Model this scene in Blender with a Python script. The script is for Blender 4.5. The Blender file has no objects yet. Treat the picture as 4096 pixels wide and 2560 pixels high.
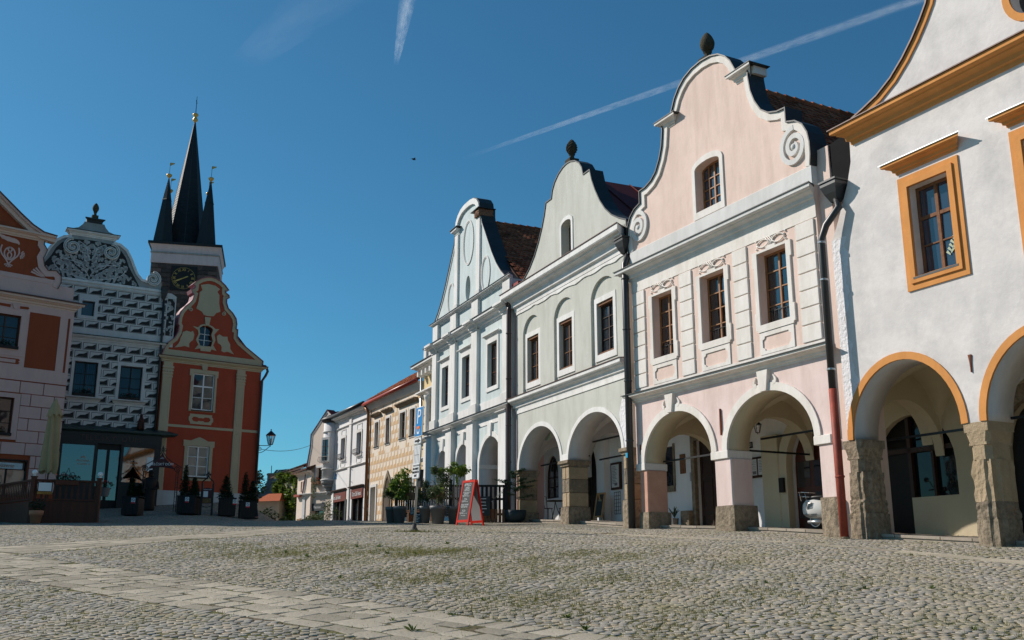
import bpy, math, random
import numpy as np
from mathutils import Vector, Matrix, geometry

# ------------------------------------------------------------------ camera, sky, sun, exposure
S = bpy.context.scene
COL = S.collection
R = math.radians
EYE = 1.7
cam_d = bpy.data.cameras.new("camera")
cam_d.lens = 35.0; cam_d.sensor_width = 36.0; cam_d.clip_start = 0.1; cam_d.clip_end = 20000
cam = bpy.data.objects.new("camera", cam_d); COL.objects.link(cam)
cam.location = (0, 0, EYE); cam.rotation_euler = (R(90 + 13.9), 0, 0)
S.camera = cam
SUN_AZ, SUN_EL = R(-68), R(34.5)
world = bpy.data.worlds.new("World"); S.world = world; world.use_nodes = True
wn = world.node_tree.nodes; wl = world.node_tree.links
sky = wn.new("ShaderNodeTexSky"); sky.sky_type = 'NISHITA'; sky.sun_disc = False
sky.sun_elevation = SUN_EL; sky.sun_rotation = SUN_AZ
sky.altitude = 500; sky.air_density = 1.0; sky.dust_density = 0.6; sky.ozone_density = 2.6
tint = wn.new("ShaderNodeMixRGB"); tint.blend_type = 'MULTIPLY'; tint.inputs[0].default_value = 1.0
tint.inputs[2].default_value = (.42, .99, 1.13, 1)          # the photograph's teal-leaning blue
wl.new(sky.outputs[0], tint.inputs[1]); wl.new(tint.outputs[0], wn["Background"].inputs[0])
wn["Background"].inputs[1].default_value = 0.082
sun_d = bpy.data.lights.new("sun", 'SUN'); sun_d.energy = 5.0; sun_d.angle = R(0.5); sun_d.color = (1.0, 0.91, 0.815)
sun = bpy.data.objects.new("sun", sun_d); COL.objects.link(sun)
sdir = Vector((math.sin(SUN_AZ) * math.cos(SUN_EL), math.cos(SUN_AZ) * math.cos(SUN_EL), math.sin(SUN_EL)))
sun.rotation_euler = sdir.to_track_quat('Z', 'Y').to_euler()
vs = S.view_settings
vs.view_transform = 'Standard'; vs.look = 'None'; vs.gamma = 1.0; vs.exposure = 0.0; vs.use_curve_mapping = False
S.cycles.max_bounces = 6; S.cycles.transparent_max_bounces = 10

rng = random.Random(11)
nr = np.random.default_rng(5)

# ------------------------------------------------------------------ materials
MATS = {}
def nmat(name):
    m = bpy.data.materials.new(name); m.use_nodes = True
    return m, m.node_tree.nodes, m.node_tree.links, m.node_tree.nodes["Principled BSDF"]

def M(name, col, rough=.85, var=.10, scale=2.0, bump=.0, bscale=30.0, spec=.3, metal=0.0, stain=None, stain_amt=.5, streak=False, island=0.0):
    if name in MATS: return MATS[name]
    m, n, l, p = nmat(name)
    p.inputs["Roughness"].default_value = rough
    p.inputs["Specular IOR Level"].default_value = spec
    p.inputs["Metallic"].default_value = metal
    tc = n.new("ShaderNodeTexCoord")
    no = n.new("ShaderNodeTexNoise"); no.inputs["Scale"].default_value = scale; no.inputs["Detail"].default_value = 8; no.inputs["Roughness"].default_value = .65
    l.new(tc.outputs["Object"], no.inputs["Vector"])
    cr = n.new("ShaderNodeValToRGB")
    cr.color_ramp.elements[0].position = .3; cr.color_ramp.elements[1].position = .7
    cr.color_ramp.elements[0].color = [c * (1 - var) for c in col] + [1]
    cr.color_ramp.elements[1].color = [min(1, c * (1 + var * .7)) for c in col] + [1]
    l.new(no.outputs["Fac"], cr.inputs[0])
    out = cr.outputs[0]
    if stain:
        mp = n.new("ShaderNodeMapping"); mp.inputs["Scale"].default_value = (1.4, 1.4, .28) if streak else (.5, .5, .5)
        l.new(tc.outputs["Object"], mp.inputs[0])
        n2 = n.new("ShaderNodeTexNoise"); n2.inputs["Scale"].default_value = 1.6; n2.inputs["Detail"].default_value = 9; n2.inputs["Roughness"].default_value = .7
        l.new(mp.outputs[0], n2.inputs["Vector"])
        c2 = n.new("ShaderNodeValToRGB"); c2.color_ramp.elements[0].position = .44; c2.color_ramp.elements[1].position = .70
        c2.color_ramp.elements[0].color = (0, 0, 0, 1); c2.color_ramp.elements[1].color = (stain_amt,) * 3 + (1,)
        l.new(n2.outputs["Fac"], c2.inputs[0])
        mx = n.new("ShaderNodeMixRGB"); mx.inputs[2].default_value = (*stain, 1)
        l.new(c2.outputs[0], mx.inputs[0]); l.new(out, mx.inputs[1]); out = mx.outputs[0]
        # broad uneven patches of older coats
        n5 = n.new("ShaderNodeTexNoise"); n5.inputs["Scale"].default_value = .55; n5.inputs["Detail"].default_value = 11; n5.inputs["Roughness"].default_value = .72
        l.new(tc.outputs["Object"], n5.inputs["Vector"])
        c5 = n.new("ShaderNodeValToRGB"); c5.color_ramp.elements[0].position = .50; c5.color_ramp.elements[1].position = .60
        c5.color_ramp.elements[0].color = (0, 0, 0, 1); c5.color_ramp.elements[1].color = (stain_amt * .55,) * 3 + (1,)
        l.new(n5.outputs["Fac"], c5.inputs[0])
        m5 = n.new("ShaderNodeMixRGB"); m5.inputs[2].default_value = (*[.45 * a + .55 * b for a, b in zip(stain, col)], 1)
        l.new(c5.outputs[0], m5.inputs[0]); l.new(out, m5.inputs[1]); out = m5.outputs[0]
    if island:
        ge = n.new("ShaderNodeNewGeometry"); oi = n.new("ShaderNodeObjectInfo")
        ad = n.new("ShaderNodeMath"); ad.operation = 'ADD'; l.new(ge.outputs["Random Per Island"], ad.inputs[0]); l.new(oi.outputs["Random"], ad.inputs[1])
        fr = n.new("ShaderNodeMath"); fr.operation = 'FRACT'; l.new(ad.outputs[0], fr.inputs[0])
        ma = n.new("ShaderNodeMapRange"); ma.inputs[3].default_value = 1 - island; ma.inputs[4].default_value = 1 + island
        l.new(fr.outputs[0], ma.inputs[0])
        mv = n.new("ShaderNodeVectorMath"); mv.operation = 'SCALE'; l.new(out, mv.inputs[0]); l.new(ma.outputs[0], mv.inputs["Scale"])
        out = mv.outputs[0]
    l.new(out, p.inputs["Base Color"])
    if bump:
        nb = n.new("ShaderNodeTexNoise"); nb.inputs["Scale"].default_value = bscale; nb.inputs["Detail"].default_value = 7; nb.inputs["Roughness"].default_value = .6
        l.new(tc.outputs["Object"], nb.inputs["Vector"])
        b = n.new("ShaderNodeBump"); b.inputs["Strength"].default_value = 1.0; b.inputs["Distance"].default_value = bump
        l.new(nb.outputs["Fac"], b.inputs["Height"]); l.new(b.outputs[0], p.inputs["Normal"])
    MATS[name] = m
    return m

def plaster(name, col, var=.06, stain=None, amt=.5, bump=.006, streak=True):
    return M(name, col, .92, var, 1.3, bump, 9.0, .15, stain=stain, stain_amt=amt, streak=streak)

def glass(name, col=(.02, .024, .03), spec=1.0, rough=.04, wav=.004):
    if name in MATS: return MATS[name]
    m, n, l, p = nmat(name)
    p.inputs["Base Color"].default_value = (*col, 1); p.inputs["Roughness"].default_value = rough
    p.inputs["Specular IOR Level"].default_value = spec
    p.inputs["Coat Weight"].default_value = .25; p.inputs["Coat Roughness"].default_value = .03
    tc = n.new("ShaderNodeTexCoord"); nb = n.new("ShaderNodeTexNoise"); nb.inputs["Scale"].default_value = 2.2; nb.inputs["Detail"].default_value = 1
    l.new(tc.outputs["Object"], nb.inputs["Vector"])
    b = n.new("ShaderNodeBump"); b.inputs["Distance"].default_value = wav; b.inputs["Strength"].default_value = 1
    l.new(nb.outputs["Fac"], b.inputs["Height"]); l.new(b.outputs[0], p.inputs["Normal"]); l.new(b.outputs[0], p.inputs["Coat Normal"])
    MATS[name] = m; return m

def clearglass(name, tint=(.75, .8, .82), refl=.12):
    if name in MATS: return MATS[name]
    m, n, l, p = nmat(name); out = n["Material Output"]
    tr = n.new("ShaderNodeBsdfTransparent"); tr.inputs[0].default_value = (*tint, 1)
    gl = n.new("ShaderNodeBsdfGlossy"); gl.inputs["Roughness"].default_value = .03
    fr = n.new("ShaderNodeLayerWeight"); fr.inputs[0].default_value = .5
    pw = n.new("ShaderNodeMath"); pw.operation = 'POWER'; pw.inputs[1].default_value = 4.0; l.new(fr.outputs["Facing"], pw.inputs[0])
    ad = n.new("ShaderNodeMath"); ad.operation = 'ADD'; ad.inputs[1].default_value = refl + .03; l.new(pw.outputs[0], ad.inputs[0]); ad.use_clamp = True
    mx = n.new("ShaderNodeMixShader"); l.new(ad.outputs[0], mx.inputs[0]); l.new(tr.outputs[0], mx.inputs[1]); l.new(gl.outputs[0], mx.inputs[2])
    l.new(mx.outputs[0], out.inputs[0]); MATS[name] = m; return m

def leafmat(name, dark, light, trans=.35):
    if name in MATS: return MATS[name]
    m, n, l, p = nmat(name); out = n["Material Output"]
    ge = n.new("ShaderNodeNewGeometry"); cr = n.new("ShaderNodeValToRGB")
    cr.color_ramp.elements[0].color = (*dark, 1); cr.color_ramp.elements[1].color = (*light, 1)
    l.new(ge.outputs["Random Per Island"], cr.inputs[0])
    p.inputs["Roughness"].default_value = .5; p.inputs["Specular IOR Level"].default_value = .35
    l.new(cr.outputs[0], p.inputs["Base Color"])
    t = n.new("ShaderNodeBsdfTranslucent"); l.new(cr.outputs[0], t.inputs[0])
    mx = n.new("ShaderNodeMixShader"); mx.inputs[0].default_value = trans
    l.new(p.outputs[0], mx.inputs[1]); l.new(t.outputs[0], mx.inputs[2]); l.new(mx.outputs[0], out.inputs[0])
    MATS[name] = m; return m

# ------------------------------------------------------------------ mesh helpers
def ellipse(cx, cz, rx, rz, n=28, a0=0.0):
    return [(cx + rx * math.cos(a0 - 2 * math.pi * i / n), cz + rz * math.sin(a0 - 2 * math.pi * i / n)) for i in range(n)]
def archpts(uL, uR, zs, zc, n=20, power=1.0):
    c, h, r = (uL + uR) / 2, (uR - uL) / 2, zc - zs
    return [(c - h * math.cos(math.pi * i / n), zs + r * math.sin(math.pi * i / n) ** power) for i in range(n + 1)]
def offs(pts, w, closed=False):
    n = len(pts); o = []
    for i in range(n):
        a = pts[(i - 1) % n] if (closed or i > 0) else pts[i]
        b = pts[(i + 1) % n] if (closed or i < n - 1) else pts[i]
        c = pts[i]
        def nrm(p, q):
            dx, dz = q[0] - p[0], q[1] - p[1]; L = math.hypot(dx, dz)
            return None if L < 1e-9 else (-dz / L, dx / L)
        n1, n2 = nrm(a, c), nrm(c, b)
        n1 = n1 or n2; n2 = n2 or n1
        mx, mz = n1[0] + n2[0], n1[1] + n2[1]; L = math.hypot(mx, mz)
        if L < .2: mx, mz, k = n1[0], n1[1], 1
        else:
            mx, mz = mx / L, mz / L; k = 1 / max(.55, mx * n1[0] + mz * n1[1])
        o.append((c[0] + mx * w * k, c[1] + mz * w * k))
    return o
def spiral(cx, cz, r0, r1, a0, turns, n=40, sx=1.0):
    return [(cx + sx * (r0 + (r1 - r0) * i / n) * math.cos(a0 + turns * 2 * math.pi * i / n), cz + (r0 + (r1 - r0) * i / n) * math.sin(a0 + turns * 2 * math.pi * i / n)) for i in range(n + 1)]
def bez(p0, p1, p2, p3, n=10):
    return [tuple((1 - t) ** 3 * a + 3 * (1 - t) ** 2 * t * b + 3 * (1 - t) * t * t * c + t ** 3 * d for a, b, c, d in zip(p0, p1, p2, p3)) for t in [i / n for i in range(n + 1)]]
def smooth(pts, it=2):
    for _ in range(it):
        q = [pts[0]]
        for a, b in zip(pts, pts[1:]):
            q += [tuple(.75 * x + .25 * y for x, y in zip(a, b)), tuple(.25 * x + .75 * y for x, y in zip(a, b))]
        q.append(pts[-1]); pts = q
    return pts

SHIFT = [0.0, 0.0, 0.0]      # set while the fittings of an inner arcade wall are laid out
class MB:
    def __init__(s): s.v = []; s.f = []
    def add(s, v, f):
        o = len(s.v); s.v += [tuple(p) for p in v]; s.f += [tuple(i + o for i in q) for q in f]; return s
    def box(s, x0, x1, y0, y1, z0, z1):
        return s.add([(x0, y0, z0), (x1, y0, z0), (x1, y1, z0), (x0, y1, z0), (x0, y0, z1), (x1, y0, z1), (x1, y1, z1), (x0, y1, z1)],
                     [(0, 3, 2, 1), (4, 5, 6, 7), (0, 1, 5, 4), (1, 2, 6, 5), (2, 3, 7, 6), (3, 0, 4, 7)])
    def bbox(s, x0, x1, y0, y1, z0, z1, b=.01):
        """box with chamfered vertical and top edges on the front"""
        b = min(b, (x1 - x0) * .4, (y1 - y0) * .4, (z1 - z0) * .4)
        r = lambda x0, x1, y0, y1, z: [(x0 + b, y0, z), (x1 - b, y0, z), (x1, y0 + b, z), (x1, y1 - b, z), (x1 - b, y1, z), (x0 + b, y1, z), (x0, y1 - b, z), (x0, y0 + b, z)]
        v = r(x0 + b, x1 - b, y0 + b, y1 - b, z0) + r(x0, x1, y0, y1, z0 + b) + r(x0, x1, y0, y1, z1 - b) + r(x0 + b, x1 - b, y0 + b, y1 - b, z1)
        f = [tuple(range(7, -1, -1)), tuple(range(24, 32))]
        for k in range(3):
            for i in range(8): f.append((k * 8 + i, k * 8 + (i + 1) % 8, k * 8 + 8 + (i + 1) % 8, k * 8 + 8 + i))
        return s.add(v, f)
    def prism(s, poly, y0, y1, holes=()):
        loops = [list(poly)] + [list(h) for h in holes]
        flat = [p for L in loops for p in L]
        tri = geometry.tessellate_polygon([[Vector((p[0], p[1], 0)) for p in L] for L in loops])
        n = len(flat)
        v = [(p[0], y0, p[1]) for p in flat] + [(p[0], y1, p[1]) for p in flat]
        f = [tuple(t) for t in tri] + [(t[2] + n, t[1] + n, t[0] + n) for t in tri]
        k = 0
        for L in loops:
            m = len(L)
            for i in range(m): f.append((k + i, k + (i + 1) % m, n + k + (i + 1) % m, n + k + i))
            k += m
        return s.add(v, f)
    def ribbon(s, pts, w0, w1, y0, y1, closed=False):
        a, b = offs(pts, w0, closed), offs(pts, w1, closed); n = len(pts)
        v = [(p[0], y0, p[1]) for p in a] + [(p[0], y0, p[1]) for p in b] + [(p[0], y1, p[1]) for p in b] + [(p[0], y1, p[1]) for p in a]
        f = []
        for i in range(n if closed else n - 1):
            j = (i + 1) % n
            for q in range(4):
                r_ = (q + 1) % 4
                f.append((q * n + i, q * n + j, r_ * n + j, r_ * n + i))
        if not closed: f += [(0, n, 2 * n, 3 * n), (n - 1, 4 * n - 1, 3 * n - 1, 2 * n - 1)]
        return s.add(v, f)
    def taper(s, pts, ws, y0, y1):
        """flat stroke of varying width (pts 2D, ws half widths)"""
        n = len(pts); L = []; Rr = []
        for i in range(n):
            a = pts[max(0, i - 1)]; b = pts[min(n - 1, i + 1)]; dx, dz = b[0] - a[0], b[1] - a[1]; l = math.hypot(dx, dz) or 1
            L.append((pts[i][0] - dz / l * ws[i], pts[i][1] + dx / l * ws[i])); Rr.append((pts[i][0] + dz / l * ws[i], pts[i][1] - dx / l * ws[i]))
        v = [(p[0], y0, p[1]) for p in L] + [(p[0], y0, p[1]) for p in Rr] + [(p[0], y1, p[1]) for p in L] + [(p[0], y1, p[1]) for p in Rr]
        f = []
        for i in range(n - 1): f += [(i, i + 1, n + i + 1, n + i), (i, 2 * n + i, 2 * n + i + 1, i + 1), (n + i, n + i + 1, 3 * n + i + 1, 3 * n + i)]
        return s.add(v, f)
    def sweep(s, prof, x0, x1, r0=1.0, r1=1.0):
        """moulding: profile (y,z) run along x; ends returned by the projection"""
        n = len(prof)
        v = [(x0 + min(0, y) * r0, y, z) for y, z in prof] + [(x1 - min(0, y) * r1, y, z) for y, z in prof]
        f = [(i, (i + 1) % n, n + (i + 1) % n, n + i) for i in range(n)] + [tuple(range(n - 1, -1, -1)), tuple(range(n, 2 * n))]
        return s.add(v, f)
    def tube(s, pts, r, n=8, closed=False, caps=True):
        pts = [Vector(p) for p in pts]; N = len(pts); rs = r if isinstance(r, (list, tuple)) else [r] * N
        v = []; up = None
        for i in range(N):
            a = pts[(i - 1) % N] if (closed or i > 0) else pts[i]; b = pts[(i + 1) % N] if (closed or i < N - 1) else pts[i]
            d = (b - a).normalized() if (b - a).length > 1e-9 else Vector((0, 0, 1))
            if up is None: up = Vector((0, 0, 1)) if abs(d.z) < .9 else Vector((1, 0, 0))
            x = d.cross(up)
            if x.length < 1e-4: x = d.orthogonal()
            x.normalize(); y = x.cross(d).normalized(); up = y
            for k in range(n):
                t = 2 * math.pi * k / n; v.append(tuple(pts[i] + x * (rs[i] * math.cos(t)) + y * (rs[i] * math.sin(t))))
        f = []
        for i in range(N if closed else N - 1):
            j = (i + 1) % N
            for k in range(n): f.append((i * n + k, i * n + (k + 1) % n, j * n + (k + 1) % n, j * n + k))
        if caps and not closed: f += [tuple(range(n - 1, -1, -1)), tuple(range((N - 1) * n, N * n))]
        return s.add(v, f)
    def lathe(s, prof, c=(0, 0, 0), n=16, a0=0.0):
        v = []
        for r, z in prof:
            for k in range(n):
                t = a0 + 2 * math.pi * k / n; v.append((c[0] + r * math.cos(t), c[1] + r * math.sin(t), c[2] + z))
        f = []
        for i in range(len(prof) - 1):
            for k in range(n): f.append((i * n + k, i * n + (k + 1) % n, (i + 1) * n + (k + 1) % n, (i + 1) * n + k))
        m = len(prof) - 1
        f += [tuple(range(n - 1, -1, -1)), tuple(range(m * n, m * n + n))]
        return s.add(v, f)
    def ball(s, c, r, n=10, sq=(1, 1, 1)):
        m = n // 2 + 1
        o = len(s.v)
        s.lathe([(max(1e-4, r * math.sin(math.pi * i / m)), -r * math.cos(math.pi * i / m)) for i in range(m + 1)], (0, 0, 0), n)
        for i in range(o, len(s.v)):
            x, y, z = s.v[i]; s.v[i] = (c[0] + x * sq[0], c[1] + y * sq[1], c[2] + z * sq[2])
        return s
    def quad(s, a, b, c, d): return s.add([a, b, c, d], [(0, 1, 2, 3)])
    def xf(s, m, start=0):
        for i in range(start, len(s.v)): s.v[i] = tuple(m @ Vector(s.v[i]))
        return s
    def mesh(s, name="m", smooth=False):
        me = bpy.data.meshes.new(name); me.from_pydata([(x + SHIFT[0], y + SHIFT[1], z + SHIFT[2]) for x, y, z in s.v] if any(SHIFT) else s.v, [], s.f)
        if smooth: me.polygons.foreach_set("use_smooth", [True] * len(me.polygons))
        me.update(); return me
    def build(s, name, mat, parent=None, smooth=False, label=None, kind=None):
        return obj(name, s.mesh(name, smooth), mat, parent, label, kind)

def obj(name, me, mat, parent=None, label=None, kind=None):
    if mat is not None and not me.materials: me.materials.append(mat)
    o = bpy.data.objects.new(name, me); COL.objects.link(o)
    if parent is not None: o.parent = parent
    if label: o["label"] = label
    if kind: o["kind"] = kind
    return o
def tag(o, label, cat, group=None):
    o["label"] = label; o["category"] = cat
    if group: o["group"] = group
    return o
def thing(name, label, cat, loc=(0, 0, 0), rz=0.0, group=None):
    o = bpy.data.objects.new(name, None); COL.objects.link(o); o.location = loc; o.rotation_euler = (0, 0, rz)
    o.empty_display_size = .2
    return tag(o, label, cat, group)
class House:
    def __init__(s, name, label, A, az, base, cat="house"):
        s.A, s.az, s.base = A, az, base
        a = R(az); s.d = (math.sin(a), math.cos(a)); s.n = (-s.d[1], s.d[0])
        s.o = thing(name, label, cat, (A[0], A[1], base), R(90 - az))
    def w(s, u, y=0.0, z=0.0): return (s.A[0] + s.d[0] * u + s.n[0] * y, s.A[1] + s.d[1] * u + s.n[1] * y, s.base + z)
def dup(root, loc, rz, label=None, group=None):
    r = root.copy(); COL.objects.link(r); r.location = loc; r.rotation_euler = (0, 0, rz)
    if label: r["label"] = label
    if group: r["group"] = group
    for ch in list(root.children):
        c = ch.copy(); COL.objects.link(c); c.parent = r
        for g in list(ch.children):
            e = g.copy(); COL.objects.link(e); e.parent = c
    return r
def text_mesh(body, size, depth=.004, align='CENTER', shear=0.0, sx=1.0):
    """lettering as a mesh in the x/z plane facing -y, centred at the origin"""
    cu = bpy.data.curves.new("t", 'FONT'); cu.body = body; cu.size = size; cu.extrude = depth; cu.align_x = align; cu.align_y = 'CENTER'; cu.shear = shear
    cu.resolution_u = 3
    o = bpy.data.objects.new("t", cu); COL.objects.link(o)
    me = bpy.data.meshes.new_from_object(o.evaluated_get(bpy.context.evaluated_depsgraph_get()))
    bpy.data.objects.remove(o); bpy.data.curves.remove(cu)
    me.transform(Matrix.Rotation(R(90), 4, 'X') @ Matrix.Diagonal((sx, 1, 1, 1)))
    me.materials.clear()
    return me
def lettering(name, body, size, mat, parent, loc, depth=.004, shear=0.0, rz=0.0, sx=1.0, rot=None):
    o = obj(name, text_mesh(body, size, depth, 'CENTER', shear, sx), mat, parent)
    o.location = loc; o.rotation_euler = rot or (0, 0, rz); return o

# ------------------------------------------------------------------ terrain heights
KN = [(-400, -6), (-60, -2.6), (-10, -1.0), (0, 0), (9.5, 1.05), (15, 1.66), (19.3, 2.10), (23, 2.35), (29.5, 2.79), (34, 3.06), (37.5, 3.28), (42, 3.55), (46.5, 3.70), (52, 3.70), (60, 3.3), (80, 2.2), (140, 0), (6000, -4)]
KX = np.array([k[0] for k in KN], float); KZ = np.array([k[1] for k in KN], float)
def gz_np(x, y):
    x = np.asarray(x, float); y = np.asarray(y, float)
    b = sum(np.interp(y + d, KX, KZ) for d in (-1.6, -.8, 0, .8, 1.6)) / 5
    L = np.clip((-11.0 - x) / 4.0, 0, 1); L = L * L * (3 - 2 * L)
    Sx = np.clip((y - 38) / 12.0, 0, 1.25) ** 2 * np.clip((58 - y) / 5, 0, 1)
    und = .025 * np.sin(x * .9 + y * .35) * np.cos(y * .55 - x * .2) * np.clip((y - 4) / 6, 0, 1) * np.clip((60 - y) / 20, 0, 1)
    return b + .9 * L * Sx + und
def gz(x, y): return float(gz_np(x, y))
# ------------------------------------------------------------------ palette
white = plaster("white_plaster", (.76, .76, .77), .04, (.55, .55, .53), .35)
whitetrim = plaster("white_limewash", (.79, .78, .765), .04, (.50, .48, .43), .6)
creamtrim = plaster("cream_limewash", (.80, .76, .715), .04, (.54, .48, .41), .6)
greytrim = plaster("greyed_limewash", (.71, .70, .68), .07, (.48, .47, .45), .5)
pink_hi = plaster("peach_plaster", (.77, .60, .525), .06, (.58, .44, .37), .8)
pink_lo = plaster("rose_plaster", (.77, .62, .58), .06, (.58, .44, .40), .8)
pink_stain = plaster("stained_rose_plaster", (.62, .36, .27), .12, (.45, .22, .15), .6, .012, False)
green_w = plaster("sage_plaster", (.565, .57, .52), .06, (.42, .42, .37), .75)
blue_w = plaster("pale_blue_plaster", (.60, .675, .675), .05, (.44, .49, .48), .75)
warm_white = plaster("weathered_white_plaster", (.72, .68, .66), .07, (.47, .455, .45), .85, .007, False)
patchmat = plaster("fresh_lime_patch", (.80, .79, .81), .05, (.65, .64, .66), .4, .05, False)
orange_t = plaster("ochre_paint", (.66, .295, .095), .10, (.48, .20, .06), .4)
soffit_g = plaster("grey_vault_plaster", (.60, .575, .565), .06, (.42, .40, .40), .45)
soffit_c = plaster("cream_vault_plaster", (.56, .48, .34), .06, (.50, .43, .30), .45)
cream_t = plaster("cream_stucco", (.46, .385, .265), .05, (.40, .33, .22), .35)
red_w = plaster("brick_red_paint", (.37, .07, .038), .07, (.30, .045, .02), .4)
rust_w = plaster("rust_paint", (.27, .064, .028), .08, (.19, .045, .02), .4)
lpink = plaster("dusty_pink_plaster", (.58, .39, .355), .05, (.46, .31, .30), .4)
sg_light = plaster("sgraffito_white", (.58, .57, .555), .08, (.40, .40, .40), .5)
sg_dark = plaster("sgraffito_charcoal", (.035, .038, .038), .2)
sg_stone = plaster("greyed_stucco", (.34, .345, .34), .2, (.14, .145, .15), .6)
tan_l = plaster("cream_sgraffito_ground", (.78, .70, .60), .05, (.62, .53, .42), .4)
tan_d = plaster("sand_sgraffito", (.62, .42, .235), .07)
yellow_w = plaster("yellow_plaster", (.68, .53, .30), .05)
beige_w = plaster("pale_rose_plaster", (.74, .62, .53), .04, (.62, .52, .45), .3)
plinth_w = plaster("whitewashed_plinth", (.52, .53, .54), .08, (.35, .35, .35), .5)
stone = M("granite_pier", (.31, .25, .18), .92, .5, 9, .05, 9, .1, stain=(.11, .09, .07), stain_amt=.75)
sandstone = M("yellow_sandstone", (.36, .275, .175), .9, .22, 3, .03, 12, .2, stain=(.50, .38, .26), stain_amt=.5)
darkstone = M("mossy_dark_stone", (.075, .065, .045), .95, .35, 9, .03, 25, .15)
towerstone = M("tower_rubble", (.085, .07, .065), .95, .35, 4, .05, 6, .15, stain=(.16, .10, .09), stain_amt=.5)
slate = M("black_slate", (.014, .017, .020), .6, .25, 6, .01, 14, .3, island=.2)
valley_shade = M("shade_black_valley_sheet", (.010, .010, .011), .85, .3, 3, .004, 6, .1)  # valley lining only: the hollow's shade is put into this near-black colour
sheet = M("dark_patina_sheet", (.022, .025, .027), .55, .3, 3, .004, 6, .5)
brownsheet = M("brown_painted_sheet", (.10, .035, .022), .5, .25, 3, .003, 8, .4)
redsheet = M("maroon_metal_roof", (.13, .020, .018), .6, .25, 2, .003, 6, .15)
redgutter = M("red_gutter", (.34, .045, .028), .42, .15, 4, .002, 10, .45)
copperpipe = M("brown_copper_pipe", (.28, .125, .05), .4, .2, 5, 0, 10, .5, metal=.4)
darkpipe = M("anthracite_pipe", (.028, .03, .033), .4, .15, 4, 0, 10, .5)
rustpipe = M("red_lead_pipe", (.33, .06, .035), .6, .3, 6, .003, 20, .35, stain=(.14, .03, .02), stain_amt=.5)
brownpipe = M("brown_enamel_pipe", (.055, .027, .022), .35, .12, 4, 0, 10, .5)
galv = M("galvanised_steel", (.42, .45, .47), .38, .12, 20, 0, 10, .5, metal=.7)
iron = M("black_wrought_iron", (.012, .012, .013), .5, .2, 12, .002, 40, .4)
gold = M("gilded_metal", (.62, .38, .09), .35, .1, 5, 0, 10, .6, metal=.35)
tilemat = M("clay_roof_tile", (.31, .10, .048), .9, .25, 6, .004, 30, .08, stain=(.13, .055, .035), stain_amt=.6, island=.4)
tileunder = M("dark_roof_felt", (.07, .03, .02), .9)  # even dark brown for the roof slopes and under the tiles
wood_w = M("oak_window_frame", (.30, .135, .05), .5, .25, 8, .002, 40, .4)
wood_dark = M("dark_stained_wood", (.045, .02, .012), .55, .3, 8, .003, 30, .35)
wood_old = M("weathered_brown_wood", (.20, .095, .05), .75, .35, 10, .006, 40, .2)
wood_deck = M("reddish_deck_wood", (.085, .024, .012), .6, .25, 6, .003, 30, .3, island=.12)
wood_blk = M("black_stained_wood", (.016, .012, .011), .6, .25, 8, .003, 30, .3, island=.15)
wood_door = M("honey_door_planks", (.36, .19, .085), .6, .25, 7, .004, 30, .3, island=.12)
wood_pale = M("pine_easel", (.48, .27, .11), .6, .15, 7)
whitepaint = M("white_window_paint", (.72, .72, .72), .45, .06, 6, 0, 10, .4)
greypot = M("grey_plastic_pot", (.155, .15, .15), .55, .08, 3, 0, 10, .35)
terracotta = M("terracotta", (.44, .20, .12), .85, .15, 5, .003, 30, .2)
redframe = M("red_painted_frame", (.62, .022, .010), .65, .1, 6, .001, 30, .12)
slateboard = M("chalkboard", (.045, .052, .055), .7, .2, 4)
chalk = M("chalk_white", (.72, .72, .70), .9, .05)
blackpaint = M("black_signboard", (.018, .02, .021), .5, .1)
bluesign = M("traffic_blue", (.02, .23, .55), .4, .04, 2)
signwhite = M("sign_white", (.74, .75, .76), .4, .03, 2)
signblack = M("sign_black", (.015, .015, .017), .5, .02)
signorange = M("sign_orange", (.85, .20, .02), .45, .03)
signred = M("sign_red", (.55, .02, .03), .5, .03)
parasolm = M("olive_beige_canvas", (.38, .295, .165), .9, .08, 3, .004, 20, .1)
globe_m = M("opal_globe", (.78, .79, .82), .25, .02, 2)
pane = glass("window_glass")
pane_b = glass("bluish_window_glass", (.025, .04, .065), 1.0)
pane_d = glass("shaded_window_glass", (.014, .017, .022), .35)
paneclear = clearglass("shop_glass", (.7, .74, .74), .22)
paneroom = clearglass("window_glass_with_room", (.50, .54, .58), .10)
curtain = M("net_curtain", (.42, .47, .52), .9, .15, 8, .01, 20, .1)
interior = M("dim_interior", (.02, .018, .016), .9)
paper = M("printed_paper", (.62, .63, .63), .7, .12, 14)
lf_dark = leafmat("conifer_needles", (.008, .022, .009), (.028, .055, .02), .15)
lf_spruce = leafmat("spruce_needles", (.014, .045, .022), (.05, .10, .045), .2)
lf_vine = leafmat("vine_leaves", (.035, .085, .012), (.15, .22, .03), .4)
lf_tree = leafmat("tree_leaves", (.008, .022, .008), (.03, .06, .018), .3)
lf_olive = leafmat("greygreen_leaves", (.05, .085, .035), (.17, .21, .10), .3)
lf_bright = leafmat("fresh_leaves", (.055, .12, .015), (.22, .30, .05), .4)
lf_red = leafmat("red_petals", (.40, .012, .012), (.70, .05, .03), .3)
grassm = leafmat("joint_grass_blades", (.12, .125, .03), (.27, .25, .075), .35)
weedm = leafmat("weed_leaves", (.05, .09, .016), (.14, .19, .04), .35)
bark = M("bark", (.07, .05, .035), .9, .3, 12, .01, 30)

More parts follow.
